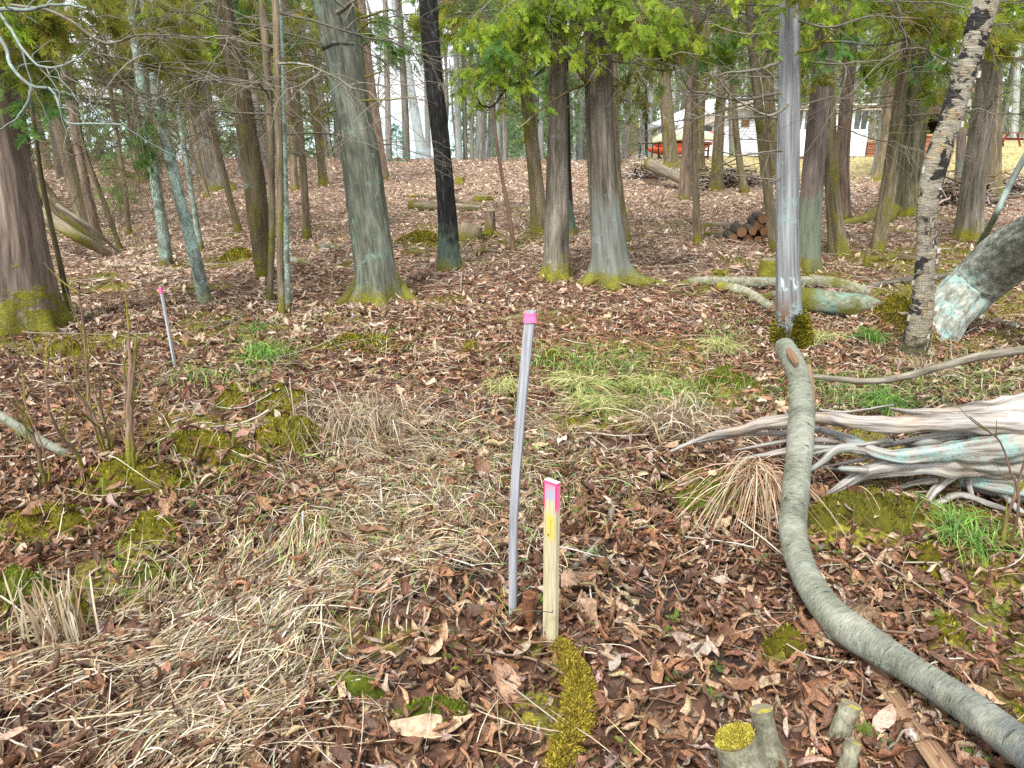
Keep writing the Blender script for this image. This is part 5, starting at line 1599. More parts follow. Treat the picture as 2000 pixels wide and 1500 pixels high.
# new stake
near_c = G(np.array(1083.), np.array(1268.)); near_c = near_c + np.array([0, 0, .0])
th = math.radians(40)
ex = np.array([math.cos(th), -math.sin(th), 0]); ey = np.array([math.sin(th), math.cos(th), 0])     # ex runs to the near corner
W_, T_ = .0450, .0190
ctr = near_c - ex * W_ / 2 + ey * T_ / 2
Htop = PY(np.array(1083.), np.array(946.), near_c[1])[2] - near_c[2]
root = empty('survey_stake', ctr, 'short new pale wooden stake with red-pink painted top and a yellow sticker', 'survey stake')
mb = MB()
lean = np.array([-.004, 0, 0])
zs = np.linspace(-.15, Htop, 30)
pr = []
e = .0015
for sx, sy in ((-1, -1), (1, -1), (1, 1), (-1, 1)):
    for ox, oy in (((e, 0), (0, e)) if sx * sy < 0 else ((0, e), (e, 0))):
        pr.append((sx * (W_ / 2 - ox), sy * (T_ / 2 - oy)))
pr = [(-W_ / 2, -T_ / 2 + e), (-W_ / 2 + e, -T_ / 2), (-W_ / 2 + .005, -T_ / 2 + .0008), (W_ / 2 - .005, -T_ / 2 + .0008), (W_ / 2 - e, -T_ / 2), (W_ / 2, -T_ / 2 + e), (W_ / 2, T_ / 2 - e), (W_ / 2 - e, T_ / 2), (-W_ / 2 + e, T_ / 2), (-W_ / 2, T_ / 2 - e)]
V = np.array([[ex * u + ey * w + np.array([0, 0, z]) + lean * (z / Htop) for u, w in pr] for z in zs])
R_ = np.array([[(u, w, Htop - z) for u, w in pr] for z in zs])
n = len(pr)
i = np.arange(29)[:, None] * n; j = np.arange(n)[None]; k = (j + 1) % n
mb.add(V.reshape(-1, 3), np.stack([i + j, i + k, i + n + k, i + n + j], -1).reshape(-1, 4), rest=R_.reshape(-1, 3))
mb.add(np.concatenate([V[-1], V[-1].mean(0)[None]]), t=[[a, (a + 1) % n, n] for a in range(n)], rest=np.concatenate([R_[-1], R_[-1].mean(0)[None]]))
mb.build('stake', M['stake'], root, smooth=False)


def on_face(u, z, out=.0006):
    return ex * u - ey * (T_ / 2 - .0008 + out) + np.array([0, 0, z]) + lean * (z / Htop)


z1 = Htop - .098
mb = MB()
A = [on_face(-.0125, z1 - .075), on_face(.0165, z1 - .088), on_face(.0165, z1 - .008), on_face(-.0125, z1)]
Bk = [p + ey * .0004 for p in A]
mb.add(np.array(A + Bk), [[0, 1, 2, 3], [0, 4, 5, 1], [1, 5, 6, 2], [2, 6, 7, 3], [3, 7, 4, 0]])
st = mb.build('sticker', M['sticker'], root, smooth=False)
mb = MB()
for kk in range(17):                      # one upright line of tiny print and a small emblem at its foot
    z = z1 - .020 - kk * .0029
    hgt_ = .0021
    w = .0019 + .0012 * ((kk * 7) % 3 == 0)
    mb.add(np.array([on_face(.0035 - w / 2 + .0008, z, .0009), on_face(.0035 + w / 2, z, .0009), on_face(.0035 + w / 2, z + hgt_, .0009), on_face(.0035 - w / 2 + .0008, z + hgt_, .0009)]), [[0, 1, 2, 3]])
for (u, dz, s) in ((-.0060, -.066, .0022), (-.0035, -.069, .0026), (-.0055, -.070, .0018), (-.002, -.0725, .0015)):
    mb.add(np.array([on_face(u - s, z1 + dz - s * .7, .0009), on_face(u + s, z1 + dz - s, .0009), on_face(u + s * .6, z1 + dz + s, .0009), on_face(u - s * .4, z1 + dz + s * .8, .0009)]), [[0, 1, 2, 3]])
mb.build('print', M['ink'], st, smooth=False)

# iron pipe
pb = G(np.array(1030.), np.array(1222.))
r = 12.5 * depth(pb) / FPX
pt = PY(np.array(1034.), np.array(1160.), pb[1])
ax = pt - pb
mb = MB()
sec = [(r * 1.0, -.12), (r * .97, 0), (r * .98, .55), (r * 1.0, .9), (r * 1.06, .93), (r * 1.06, 1.0), (r * .70, 1.0), (r * .66, .7)]
na = 28
t = np.arange(na) / na * 2 * PI
V = np.array([[ax * h + np.array([math.cos(a) * rr * (1 + .03 * math.sin(5 * a + 7 * h)), math.sin(a) * rr, 0]) for a in t] for rr, h in sec])
i = np.arange(len(sec) - 1)[:, None] * na; j = np.arange(na)[None]; k = (j + 1) % na
mb.add(V.reshape(-1, 3), np.stack([i + j, i + k, i + na + k, i + na + j], -1).reshape(-1, 4))
tag(mb.build('iron_pipe', M['rust'], loc=pb), 'rusty hollow iron pipe stub between the leaning lath and the new stake', 'pipe')

# wire twisted round the stakes
mb = MB()
yw = near_c[1] - .045
wp = [(985, 1222, .0), (1003, 1210, -.05), (1024, 1196, -.075), (1046, 1193, -.06), (1055, 1197, -.02), (1050, 1200, -.025), (1056, 1194, -.02), (1068, 1195, -.002), (1077, 1196, -.012), (1080, 1192, -.022), (1078, 1198, -.03)]
C = cr(np.array([PY(np.array(a, float), np.array(c, float), yw + .02 + (d * .3)) for a, c, d in wp]), 70)
mtube(mb, (C - C[0])[None], np.full((1, 70), .0013), 6)
tag(mb.build('wire', M['wire'], loc=C[0]), 'thin dark wire looped across the new stake to the grey lath foot', 'wire')

# left survey stake
b = G(np.array(342.), np.array(716.))
t_ = PY(np.array(313.), np.array(559.), b[1])
root = empty('survey_lath', b, 'thin bluish grey lath with a pink tip standing at left beyond the bare shrubs', 'survey stake')
mb = MB(); wv = 6.6 * depth(b) / FPX
ax = t_ - b
mb.bar(-ax * .1, ax * .93, wv, wv * .5); mb.build('lath', M['lath'], root, smooth=False)
mb = MB(); mb.bar(ax * .915, ax * .985, wv * 1.25, wv * .75); mb.build('tape', M['pink'], root, smooth=False)
mb = MB(); mb.bar(ax * .93, ax * 1.0, wv, wv * .49); mb.build('tip', M['palelog'], root, smooth=False)

# ------------------------------------------------------------------ the weathered root mass
dr0 = PZ(np.array(1900.), np.array(960.), .05)
DR = empty('driftwood_root', dr0, 'silvery weathered root mass with long pointed fingers at the right edge', 'driftwood')
for k, (pts, lich) in enumerate([
    ([(2060, 835, .33, 50), (1960, 828, .34, 44), (1850, 826, .34, 34), (1750, 830, .33, 30), (1670, 826, .32, 28), (1600, 816, .30, 26), (1500, 826, .25, 26), (1440, 842, .19, 20), (1380, 852, .14, 12), (1310, 882, .06, 5)], 1),
    ([(2060, 785, .30, 70), (1980, 797, .30, 50), (1920, 803, .30, 40), (1850, 806, .30, 24), (1780, 804, .29, 12), (1740, 798, .27, 6)], 1),
    ([(1575, 832, .22, 10), (1640, 850, .23, 16), (1700, 878, .22, 22), (1760, 893, .21, 26), (1860, 882, .24, 36), (2060, 865, .27, 64)], .2),
    ([(1440, 897, .05, 6), (1500, 888, .09, 11), (1560, 879, .13, 15), (1640, 874, .17, 17), (1720, 890, .18, 22), (1830, 895, .19, 40), (2060, 900, .2, 70)], .8),
    ([(1612, 967, .02, 5), (1640, 952, .06, 16), (1685, 925, .11, 26), (1740, 912, .15, 40), (1810, 908, .17, 46), (1900, 905, .17, 56), (2060, 900, .16, 80)], .9),
    ([(1320, 872, .06, 4), (1390, 858, .11, 9), (1450, 848, .16, 10), (1530, 846, .19, 10), (1600, 838, .23, 12)], 1),
    ([(1598, 914, .10, 3), (1650, 904, .14, 7), (1690, 895, .16, 9), (1725, 876, .2, 12)], 1),
    ([(1772, 1000, -.02, 8), (1800, 990, .0, 14), (1828, 955, .06, 16), (1860, 930, .11, 18), (1890, 915, .14, 18)], 1),
    ([(1775, 1000, -.02, 7), (1830, 982, .01, 12), (1875, 966, .04, 13), (1930, 984, .02, 13), (1972, 998, -.01, 9)], .9),
    ([(1912, 918, .13, 14), (1950, 955, .06, 18), (1990, 998, -.02, 16), (2020, 1010, -.04, 12)], .6),
    ([(1898, 915, .14, 9), (1893, 945, .08, 9), (1898, 970, .03, 10), (1905, 985, .0, 8)], 1),
    ([(1880, 925, .10, 50), (1960, 930, .10, 90), (2060, 940, .10, 120)], .15),
    ([(1640, 940, .06, 3), (1700, 915, .10, 5), (1760, 880, .18, 9), (1800, 868, .22, 11)], 1),
    ([(1700, 985, .0, 3), (1730, 960, .03, 5), (1780, 945, .07, 10), (1830, 935, .1, 16)], 1),
    ([(1950, 965, .0, 10), (1985, 950, .05, 14), (2040, 930, .08, 18)], .7),
    ([(1745, 790, .23, 4), (1690, 800, .24, 6), (1640, 806, .25, 8), (1600, 800, .26, 7)], 1),
    ([(2010, 770, .33, 7), (1960, 785, .30, 8), (1900, 800, .3, 10), (1850, 812, .31, 9)], .9),
    ([(1430, 880, .08, 4), (1500, 868, .14, 8), (1560, 858, .18, 9), (1640, 862, .2, 12)], 1)]):
    P = np.array([PZ(np.array(a, float), np.array(c, float), z + .05) for a, c, z, w in pts]) - dr0
    R = [w * 2.9 / FPX / 2 for a, c, z, w in pts]
    mb = MB(); solid(mb, P, np.array(R) * .92, 40, 110, ridge=.30, rk=42, lk=2.6, lump=.34, seed=30 + k)
    mb.col = [np.full((len(v), 3), lich) for v in mb.v]
    mb.build('root', M['drift'], DR)

for k in range(16):                     # broken fingers and splinters along the body
    px, py = rng.uniform(1640, 1960), rng.uniform(835, 935)
    z = .28 - (py - 830) * .0019
    L = rng.uniform(40, 150); dy = rng.uniform(-12, 45); w = rng.uniform(6, 17)
    pts = [(px + 60, py - 4, z + .02, w * 1.3), (px, py, z + .03, w), (px - L * .5, py + dy * .3, z + .01, w * .7), (px - L, py + dy, max(z - .07, .03), w * .18)]
    P = np.array([PZ(np.array(a), np.array(c), q + .05) for a, c, q, ww in pts]) - dr0
    P[1:3] += rng.normal(0, .012, (2, 3))
    mb = MB(); solid(mb, P, [ww * 2.9 / FPX / 2 for a, c, q, ww in pts], 18, 40, ridge=.3, rk=50, lk=3, lump=.3, seed=60 + k)
    mb.col = [np.full((len(v), 3), rng.uniform(.5, 1)) for v in mb.v]
    mb.build('root', M['drift'], DR)

# bundle of dry stalks hanging over the moss bed
tp = PZ(np.array(1478.), np.array(920.), .16)
mb = MB()
n = 170
t = np.linspace(0, 1, 9)
ang = rng.normal(-1.75, .62, n); L = rng.uniform(.14, .5, n)
X = tp[0] + rng.normal(0, .025, n)[:, None] + np.cos(ang)[:, None] * L[:, None] * t
Y = tp[1] + rng.normal(0, .03, n)[:, None] + np.sin(ang)[:, None] * L[:, None] * t * .8
Z = np.maximum(tp[2] + rng.normal(0, .03, n)[:, None] + rng.uniform(.0, .10, n)[:, None] * np.sin(PI * t) - (tp[2] + rng.uniform(-.02, .06, n)[:, None]) * t ** 1.5, hgt(X, Y) + .012)
mtube(mb, np.stack([X, Y, Z], -1) - tp, np.linspace(1, .5, 9)[None] * rng.uniform(.0013, .0026, n)[:, None], 5, pick([(.42, .31, .2), (.34, .22, .135), (.48, .38, .27), (.25, .15, .09)], n))
tag(mb.build('dry_stalks', M['stick'], loc=tp), 'bundle of tan dry stalks drooping left of the arching log', 'dry stalks')

# ------------------------------------------------------------------ cut stems at the bottom
def cut_stub(name, label, pts, mat, end, mossy=None, parent=None, seg=40):
    P = np.array([PZ(np.array(a, float), np.array(c, float), z) for a, c, z, w in pts])
    R = [w * depth(p) / FPX / 2 for p, (a, c, z, w) in zip(P, pts)]
    base = P[0] if parent is None else np.array(parent.location)
    mb = MB(); solid(mb, P - base, R, seg, 30, ridge=.015, lump=.16, seed=int(pts[0][0]), capmi=1, cap0=False)
    o = mb.build(name, [M[mat], M[end]], parent, loc=base if parent is None else None)
    if parent is None: tag(o, label, 'stump', 'cut saplings at the bottom edge')
    if mossy:
        n, pal = mossy
        T = P[-1] - P[-2]; T /= np.linalg.norm(T)
        u = np.cross(T, [0, 1, 0]); u /= np.linalg.norm(u); w = np.cross(T, u)
        a = rng.uniform(0, 2 * PI, n); rr = np.sqrt(rng.random(n)) * R[-1] * .98
        p = P[-1] + u * (rr * np.cos(a))[:, None] + w * (rr * np.sin(a))[:, None] + T * (.004 + .012 * np.maximum(0, 1 - (rr / R[-1]) ** 2))[:, None] - base
        m2 = MB(); fuzz(m2, p, .0075, pal, np.tile(T, (n, 1)))
        m2.build('moss_cap', M['moss'], o)
    return o


YM = [(.42, .36, .055), (.35, .3, .04), (.48, .42, .09), (.27, .23, .035)]
s1 = cut_stub('cut_stump', 'cut stump topped with bright yellow moss at the bottom edge', [(1490, 1590, -.08, 100), (1465, 1520, .02, 92), (1436, 1444, .115, 80)], 'stub2', 'endold', (2600, YM))
cut_stub('stem', None, [(1512, 1500, .0, 56), (1496, 1430, .07, 42), (1487, 1384, .125, 41)], 'stub2', 'endold', None, s1)
s2 = cut_stub('cut_stump', 'narrow cut stem slanting right with a mossy side, right of the yellow-topped stump', [(1625, 1490, -.06, 40), (1640, 1432, .03, 39), (1663, 1375, .11, 38)], 'stub2', 'endold')
cut_stub('cut_stump', 'short blunt green-grey stub at the bottom edge before the slanting cut stem', [(1640, 1545, -.06, 34), (1655, 1495, .03, 34), (1668, 1448, .085, 30)], 'stub2', 'endold')

# the yellow mossy log running to the bottom edge
pts = [(1092, 1262, None, 34), (1110, 1300, None, 58), (1128, 1345, None, 72), (1130, 1395, None, 76), (1115, 1445, None, 74), (1095, 1500, None, 72), (1085, 1545, None, 70)]
P, R = [], []
for px, py, z, w in pts:
    q = G(np.array(px, float), np.array(py, float)); r_ = w * .78 * depth(q) / FPX / 2
    P.append(q + np.array([0, 0, r_ * .3])); R.append(r_)
P = np.array(P); base = P[2].copy()
mb = MB(); C, RR = solid(mb, P - base, R, 30, 60, ridge=0, lump=.4, seed=77)
mb.col = [np.full((len(v), 3), 1.0) * np.array([.11, .1, .012]) for v in mb.v]
T, U, V_ = frames(C)
n = 20000
k = rng.integers(0, 60, n); a = rng.uniform(0, 2 * PI, n)
d = U[k] * np.cos(a)[:, None] + V_[k] * np.sin(a)[:, None]
p = C[k] + T[k] * rng.uniform(-.01, .01, n)[:, None] + d * (RR[k] * (.9 + .2 * fbm(np.stack([np.cos(a) * 3, np.sin(a) * 3, k * .3], -1), 2, 5)))[:, None]
ok = d[:, 2] > -.3
fuzz(mb, p[ok], .011, [(.24, .19, .025), (.30, .235, .03), (.17, .13, .018), (.36, .28, .05), (.19, .17, .024)], d[ok])
tag(mb.build('mossy_log', M['moss'], loc=base), 'thick yellow-mossed log running from the new stake to the bottom edge', 'log')

# ------------------------------------------------------------------ bare shrubs at left
def shrub(label, px, py, stems, mat='shrub', foot=True):
    b = G(np.array(px, float), np.array(py, float))
    root = empty('bare_shrub', b, label, 'shrub', 'bare shrubs at left')
    for k, (pts, w) in enumerate(stems):
        P = np.array([PY(np.array(x, float), np.array(y, float), b[1] + dy) for x, y, dy in pts]) - b
        P[0, 2] -= .03
        mb = MB(); C = cr(P, 24)
        r0 = w * 3.3 / FPX / 2
        C[1:] += np.cumsum(rng.normal(0, .0025, (23, 3)), 0)
        mtube(mb, C[None], np.linspace(r0, r0 * .3, 24)[None], 7)
        pp, rr = [], []
        for s in range(3 if w < 8 else 5):
            q = rng.integers(8, 23); t = np.linspace(0, 1, 8)[:, None]
            d = (C[q] - C[q - 1]); d /= np.linalg.norm(d); d = d + rng.normal(0, .5, 3); d /= np.linalg.norm(d); d[2] = abs(d[2])
            l = rng.uniform(.06, .22)
            pp.append(C[q] + d * l * t + np.array([0, 0, .3]) * l * t ** 2); rr.append(np.linspace(r0 * .4, .0008, 8))
        mtube(mb, np.array(pp), np.array(rr), 5)
        mb.build('stem', M[mat], root)
    return root


shrub('bare many-stemmed shrub, left one of the close pair near the moss bank', 212, 888, [
    ([(206, 888, 0), (196, 840, .02), (180, 780, .06), (176, 700, .1), (168, 600, .12), (163, 560, .12)], 10), ([(210, 888, .02), (180, 830, .05), (150, 780, .05), (125, 730, 0)], 7), ([(214, 888, 0), (200, 810, -.05), (196, 750, -.08)], 6),
    ([(204, 888, -.03), (170, 800, -.1), (120, 750, -.15), (110, 690, -.15)], 6), ([(216, 888, 0), (205, 830, .1), (178, 760, .2), (182, 680, .2)], 8), ([(208, 886, 0), (190, 840, -.1), (155, 800, -.2), (130, 720, -.2)], 5), ([(212, 886, 0), (222, 840, 0), (205, 800, .05), (200, 740, .05)], 5)])
shrub('bare shrub with stout dark stems, right one of the close pair near the moss bank', 255, 915, [
    ([(253, 915, 0), (249, 860, 0), (246, 780, .02), (246, 700, .05), (243, 640, .06)], 13), ([(257, 915, -.02), (260, 870, -.02), (255, 800, 0), (262, 730, .02), (270, 660, .02)], 9), ([(254, 912, .02), (244, 840, .06), (238, 740, .1), (236, 690, .1)], 7), ([(258, 914, 0), (268, 880, -.05), (290, 855, -.1)], 5), ([(252, 912, 0), (236, 840, .1), (226, 800, .1)], 4)])
shrub('tall lone bare stem cluster by the fallen grey stick at left', 160, 930, [([(163, 925, 0), (150, 885, -.05), (120, 850, -.1), (95, 800, -.15), (82, 740, -.15), (85, 690, -.15)], 9), ([(160, 925, 0), (148, 880, .02), (140, 860, .05)], 5)])
shrub('dark thin upright shoots nearest the left picture edge', 92, 958, [([(92, 958, 0), (76, 900, 0), (62, 850, .02), (54, 800, .03)], 10), ([(94, 958, 0), (98, 900, 0), (72, 830, 0), (40, 760, .05)], 5), ([(90, 956, 0), (55, 900, -.1), (48, 850, -.1), (50, 800, -.1)], 4)])
shrub('hair-thin reddish shoots right of the close pair of bare shrubs', 300, 880, [([(300, 880, 0), (306, 840, 0), (296, 790, .02)], 4), ([(305, 880, .02), (290, 820, .05), (292, 780, .05)], 4), ([(290, 878, 0), (283, 830, 0), (280, 780, 0)], 3)])
shrub('pale upright twigs in the leaves before the leftmost cedar', 70, 700, [([(40, 700, 0), (30, 660, 0), (22, 625, 0)], 5), ([(75, 700, 0), (62, 660, .05), (45, 620, .05)], 5), ([(118, 690, 0), (130, 650, 0), (155, 610, 0)], 4)], 'branch')
shrub('slender red-brown shoots at the right edge before the driftwood', 1965, 1075, [([(1965, 1085, 0), (1962, 1040, 0), (1975, 990, 0), (1990, 940, 0), (2000, 870, 0)], 9), ([(1966, 1085, 0), (1985, 1030, -.05), (1990, 960, -.05), (1975, 920, -.05), (1960, 860, -.05), (1900, 810, -.05)], 6)])
shrub('thin dry weed stalks right of the big grey-green tree foot', 640, 640, [([(640, 625, 0), (648, 560, 0), (655, 480, 0), (662, 410, 0)], 4), ([(636, 625, 0), (645, 580, 0), (660, 560, 0)], 3)])

limb('fallen_stick', 'smooth greenish grey stick sloping in from the left picture edge', 'stick', 'arch', [(-30, 795, .30, 19), (20, 825, .25, 18), (70, 855, .18, 17), (120, 882, .12, 15), (152, 898, .07, 13)], 'end', 18, 40, lump=.05)
limb('fallen_stick', 'pale forked stick at the foot of the bare shrubs', 'stick', 'palelog', [(88, 942, None, 11), (140, 925, None, 11), (180, 908, None, 10), (196, 890, None, 9)], 'end', 10, 24)
limb('fallen_stick', 'thin bowed stick running right from the bare shrubs onto the moss bank', 'stick', 'branch', [(265, 875, None, 6), (320, 890, None, 7), (370, 905, None, 7), (402, 922, None, 5)], 'end', 8, 24)
limb('fallen_stick', 'long thin stick across the leaves left of the leaning blue-green trunk', 'stick', 'palelog', [(180, 520, None, 7), (260, 522, None, 7), (340, 528, None, 6), (400, 531, None, 5)], 'end', 8, 24)
limb('fallen_stick', 'brown stick lying on the slope left of the big grey-green tree foot', 'stick', 'branch', [(400, 645, None, 7), (450, 630, None, 8), (520, 600, None, 6)], 'end', 8, 24)
limb('fallen_stick', 'short pale stick right of the grass clump on the slope', 'stick', 'palelog', [(565, 642, None, 8), (640, 652, None, 9), (700, 655, None, 7)], 'end', 8, 24)
limb('fallen_stick', 'grey forked stick right of the new stake', 'stick', 'branch', [(1096, 1130, None, 10), (1150, 1085, None, 12), (1185, 1040, None, 12), (1200, 985, None, 13), (1228, 950, None, 9), (1260, 895, None, 6)], 'end', 12, 40)
limb('fallen_stick', 'short bark-covered stick before the drooping stalks', 'stick', 'branch', [(1336, 1122, None, 12), (1380, 1128, None, 14), (1430, 1138, None, 11)], 'end', 12, 24)
limb('fallen_stick', 'broken birch stick right of the arching log', 'stick', 'birch', [(1680, 1178, None, 16), (1740, 1186, None, 16), (1800, 1200, None, 17), (1850, 1208, None, 14)], 'end', 14, 40)
limb('fallen_stick', 'grey twig between the lath foot and the grass at left', 'stick', 'branch', [(838, 1130, None, 6), (880, 1172, None, 7), (920, 1208, None, 6), (1000, 1222, None, 8)], 'end', 8, 24)
limb('fallen_stick', 'pale bowed twig in the leaves behind the moss patch under the driftwood', 'stick', 'palelog', [(1716, 1088, None, 10), (1770, 1066, None, 11), (1830, 1045, None, 9), (1880, 1040, None, 6)], 'end', 8, 24)
limb('fallen_stick', 'green-grey bent stick at the right picture edge below the leaner', 'stick', 'lichlimb', [(1940, 628, None, 8), (1975, 640, None, 12), (2030, 640, None, 13)], 'end', 10, 24)

# ------------------------------------------------------------------ fallen wood and stumps on the slope
limb('leaning_tree', 'thick rough lichened trunk leaning out of the right picture edge behind the birch', 'fallen tree', 'leaner', [(1800, 690, -.12, 60), (1822, 655, .0, 84), (1850, 612, .14, 88), (1900, 560, .32, 92), (1960, 508, .55, 96), (2030, 460, .78, 96), (2130, 395, 1.05, 92)], 'leaner', 64, 110, ridge=.10, lump=.14, seed=8)
limb('leaning_sapling', 'thin green-grey stem leaning in at the right picture edge above the leaner', 'stem', 'lichlimb', [(1915, 478, None, 13), (1940, 430, 7.3, 12), (1970, 365, 7.2, 12), (2010, 290, 7.1, 11)], 'end', 12, 30)
for lab, pts, mt, sd in [
    ('mossy fallen pole sloping down right in the left thicket, lower one', [(-10, 330, 9.3, 26), (60, 400, 9.1, 24), (140, 455, 8.9, 22), (215, 503, None, 16)], 'log', 1),
    ('mossy fallen pole sloping down right in the left thicket, upper one', [(20, 270, 9.9, 26), (70, 350, 9.7, 26), (130, 425, 9.5, 24), (200, 490, None, 18)], 'mossy', 2),
    ('thin bare pole above the two mossy fallen ones in the left thicket', [(110, 400, 9.2, 8), (170, 440, 9.2, 8), (235, 495, None, 6)], 'branch', 3)]:
    limb('fallen_pole', lab, 'fallen tree', mt, pts, 'end', 20, 50, seed=sd)
limb('sawn_log', 'sawn mossy log lying behind the black trunk', 'log', 'log', [(803, 410, None, 20), (840, 411, None, 20), (890, 412, None, 18), (938, 412, None, 13)], 'end', 24, 40, seed=3)
limb('thin_log', 'thin mossy pole behind the sawn log', 'log', 'mossy', [(798, 385, None, 5), (830, 386, None, 7), (880, 394, None, 8), (930, 402, None, 8)], 'end', 12, 30)
limb('fallen_branch', 'small dark curved branch below the short upright stump', 'branch', 'brown', [(925, 499, None, 5), (945, 493, None, 8), (975, 494, None, 6)], 'end', 10, 24)


def stump(label, px, py, w, h, mat='brown', roots=0, cant=0.0, w2=None):
    b = G(np.array(px, float), np.array(py, float)); s = depth(b) / FPX
    r = w * s / 2
    root = empty('stump', b, label, 'stump', 'stumps on the slope')
    mb = MB()
    hh = h * s / math.cos(PITCH)
    solid(mb, np.array([[0, 0, -.1], [0, 0, 0], [cant * hh * .5, 0, hh * .55], [cant * hh, 0, hh]]), [r * 1.1, r, (w2 or w) * s / 2, (w2 or w) * s / 2 * .96], 30, 30, ridge=.09, flare=.35, fh=.06, seed=int(px), capmi=1, cap0=False)
    mb.build('trunk', [M[mat], M['endold']], root)
    for k in range(roots):
        a = k * 2 * PI / roots + .4
        d = np.array([math.cos(a), math.sin(a), 0])
        mb = MB(); L = r * rng.uniform(2.2, 3.6)
        solid(mb, np.array([[0, 0, hh * .22], d * L * .5 + [0, 0, .05], d * L + [0, 0, -.03]]), [r * .45, r * .28, r * .08], 12, 20, ridge=.08, seed=k)
        mb.build('root', M[mat], root)


stump('short upright stump with dark spreading roots in mid slope', 957, 463, 19, 48, 'red', 7)
stump('small mossy stump alone on the upper slope', 898, 360, 16, 13, 'mossy')
stump('low mossy hump of a stump at the right end of the thin mossy pole', 943, 393, 30, 10, 'mossy')
stump('tiny mossy stump with a spike in the needles right of the stoutest middle cedar', 1407, 541, 24, 14, 'mossy', 4, w2=9)
stump('mossy stump peeping out left of the pale grey snag', 1506, 545, 44, 36, 'mossy')
stump('broken dark stub left of the slim olive trunk', 1691, 522, 9, 34, 'red', 0)
stump('mossy stump between the trunks at the lawn edge right of the birch', 1882, 372, 26, 24, 'mossy', 3)
# cut block leaning over
bk = G(np.array(918.), np.array(470.)); s = depth(bk) / FPX
mb = MB(); solid(mb, np.array([[-.02, 0, -.03], [0, 0, .10], [.03, .01, .2]]) * 1.0, [22 * s, 22 * s, 20 * s], 20, 14, ridge=.07, lump=.1, seed=5, capmi=1)
tag(mb.build('cut_block', [M['palelog'], M['endold']], loc=bk), 'sawn block of pale wood leaning beside the short upright stump', 'log')

# fallen birch limbs right of the stoutest cedar
limb('fallen_birch_limb', 'long pale fallen birch limb passing behind the grey snag', 'fallen branch', 'birchlog', [(1322, 562, None, 10), (1360, 556, None, 17), (1430, 558, None, 20), (1520, 560, None, 21), (1620, 562, None, 24), (1700, 580, None, 20)], 'end', 20, 70, lump=.1)
limb('fallen_birch_limb', 'short thick birch limb pointing down to the snag foot', 'fallen branch', 'birchlog', [(1405, 568, None, 20), (1450, 575, None, 19), (1480, 592, None, 19), (1508, 610, None, 17)], 'end', 20, 40, lump=.1)
limb('fallen_birch_limb', 'half-buried birch limb just left of the snag at its foot', 'fallen branch', 'birchlog', [(1485, 588, None, 14), (1515, 583, None, 18), (1560, 578, None, 17)], 'end', 16, 30)
limb('fallen_birch_limb', 'grey fallen limb crossing behind the birch foot', 'fallen branch', 'branch', [(1690, 566, None, 10), (1750, 555, None, 14), (1830, 548, None, 16), (1900, 545, None, 14)], 'end', 14, 40)
limb('lichened_log', 'stout fallen log crusted with turquoise lichen right of the snag', 'log', 'lichrock', [(1555, 585, .10, 44), (1590, 590, .09, 50), (1640, 596, .08, 52), (1690, 600, .06, 46), (1722, 606, .04, 30)], 'lichrock', 36, 60, lump=.25, ridge=.06, seed=6)
limb('fallen_branch', 'grey bark-peeling branch slanting above the lichened log', 'branch', 'branch', [(1585, 542, None, 7), (1620, 550, None, 10), (1665, 566, None, 10)], 'end', 10, 24)
limb('fallen_branch', 'mossy pole lying left of the furrowed trunk roots', 'fallen branch', 'mossy', [(1690, 512, None, 9), (1750, 508, None, 14), (1800, 512, None, 12)], 'end', 14, 30)
limb('fallen_branch', 'dead branch with moss by the foot of three thin stems', 'fallen branch', 'birchlog', [(562, 510, None, 13), (585, 516, None, 13), (612, 521, None, 8)], 'end', 12, 24)
limb('fallen_branch', 'pale mossy branch piece right of the straight brown stem', 'fallen branch', 'birchlog', [(615, 496, None, 14), (640, 488, None, 15), (664, 489, None, 8)], 'end', 12, 24)
limb('fallen_branch', 'thin white stick on the far slope right of the straight brown stem', 'stick', 'palelog', [(580, 448, None, 5), (620, 440, None, 6), (650, 434, None, 5)], 'end', 8, 20)

# firewood
FW = 'short logs of the firewood pile'
fb = G(np.array(1450.), np.array(474.)); sY = fb[1]; sc_ = depth(fb) / FPX
for k, (px, py, w, lab) in enumerate([
    (1411, 470, 15, 'smallest firewood log, lying out at the left foot of the pile'), (1430, 464, 18, 'firewood log standing second from the left in the bottom row'), (1446, 452, 23, 'big firewood log propped on the left of the pile'),
    (1461, 468, 21, 'dark firewood log in the middle of the bottom row'), (1478, 469, 17, 'firewood log at the right of the middle one in the bottom row'), (1468, 450, 17, 'reddish firewood log in the second row right of the big one'),
    (1482, 440, 20, 'wide firewood log on the left of the upper stack'), (1489, 427, 18, 'topmost firewood log of the pile'), (1489, 450, 17, 'firewood log directly under the topmost two'), (1492, 464, 18, 'firewood log at the right end of the bottom row'), (1501, 441, 18, 'firewood log half hidden at the upper right of the pile')]):
    c = PY(np.array(px, float), np.array(py, float), sY)
    r_ = w * sc_ / 2
    mb = MB()
    solid(mb, np.array([[0, -.03 * (k % 3), 0], [.01, .16, .0], [.02 + .01 * (k % 3), .36, 0]]), [r_ * .9, r_ * .95, r_ * .93], 20, 12, ridge=.08, lump=.2, seed=k + 2, capmi=1)
    tag(mb.build('firewood_log', [M['firebark'], M['endfire']], loc=c), lab, 'firewood', FW)
limb('pale_log', 'long pale log lying behind the firewood pile', 'log', 'palelog', [(1372, 447, None, 12), (1400, 447, None, 14), (1440, 446, None, 13), (1480, 444, None, 11)], 'end', 18, 30, lump=.12)
limb('pale_log', 'rotting pale log between the long pale one and the firewood', 'log', 'palelog', [(1374, 460, None, 7), (1400, 461, None, 10), (1425, 463, None, 9)], 'end', 14, 24)

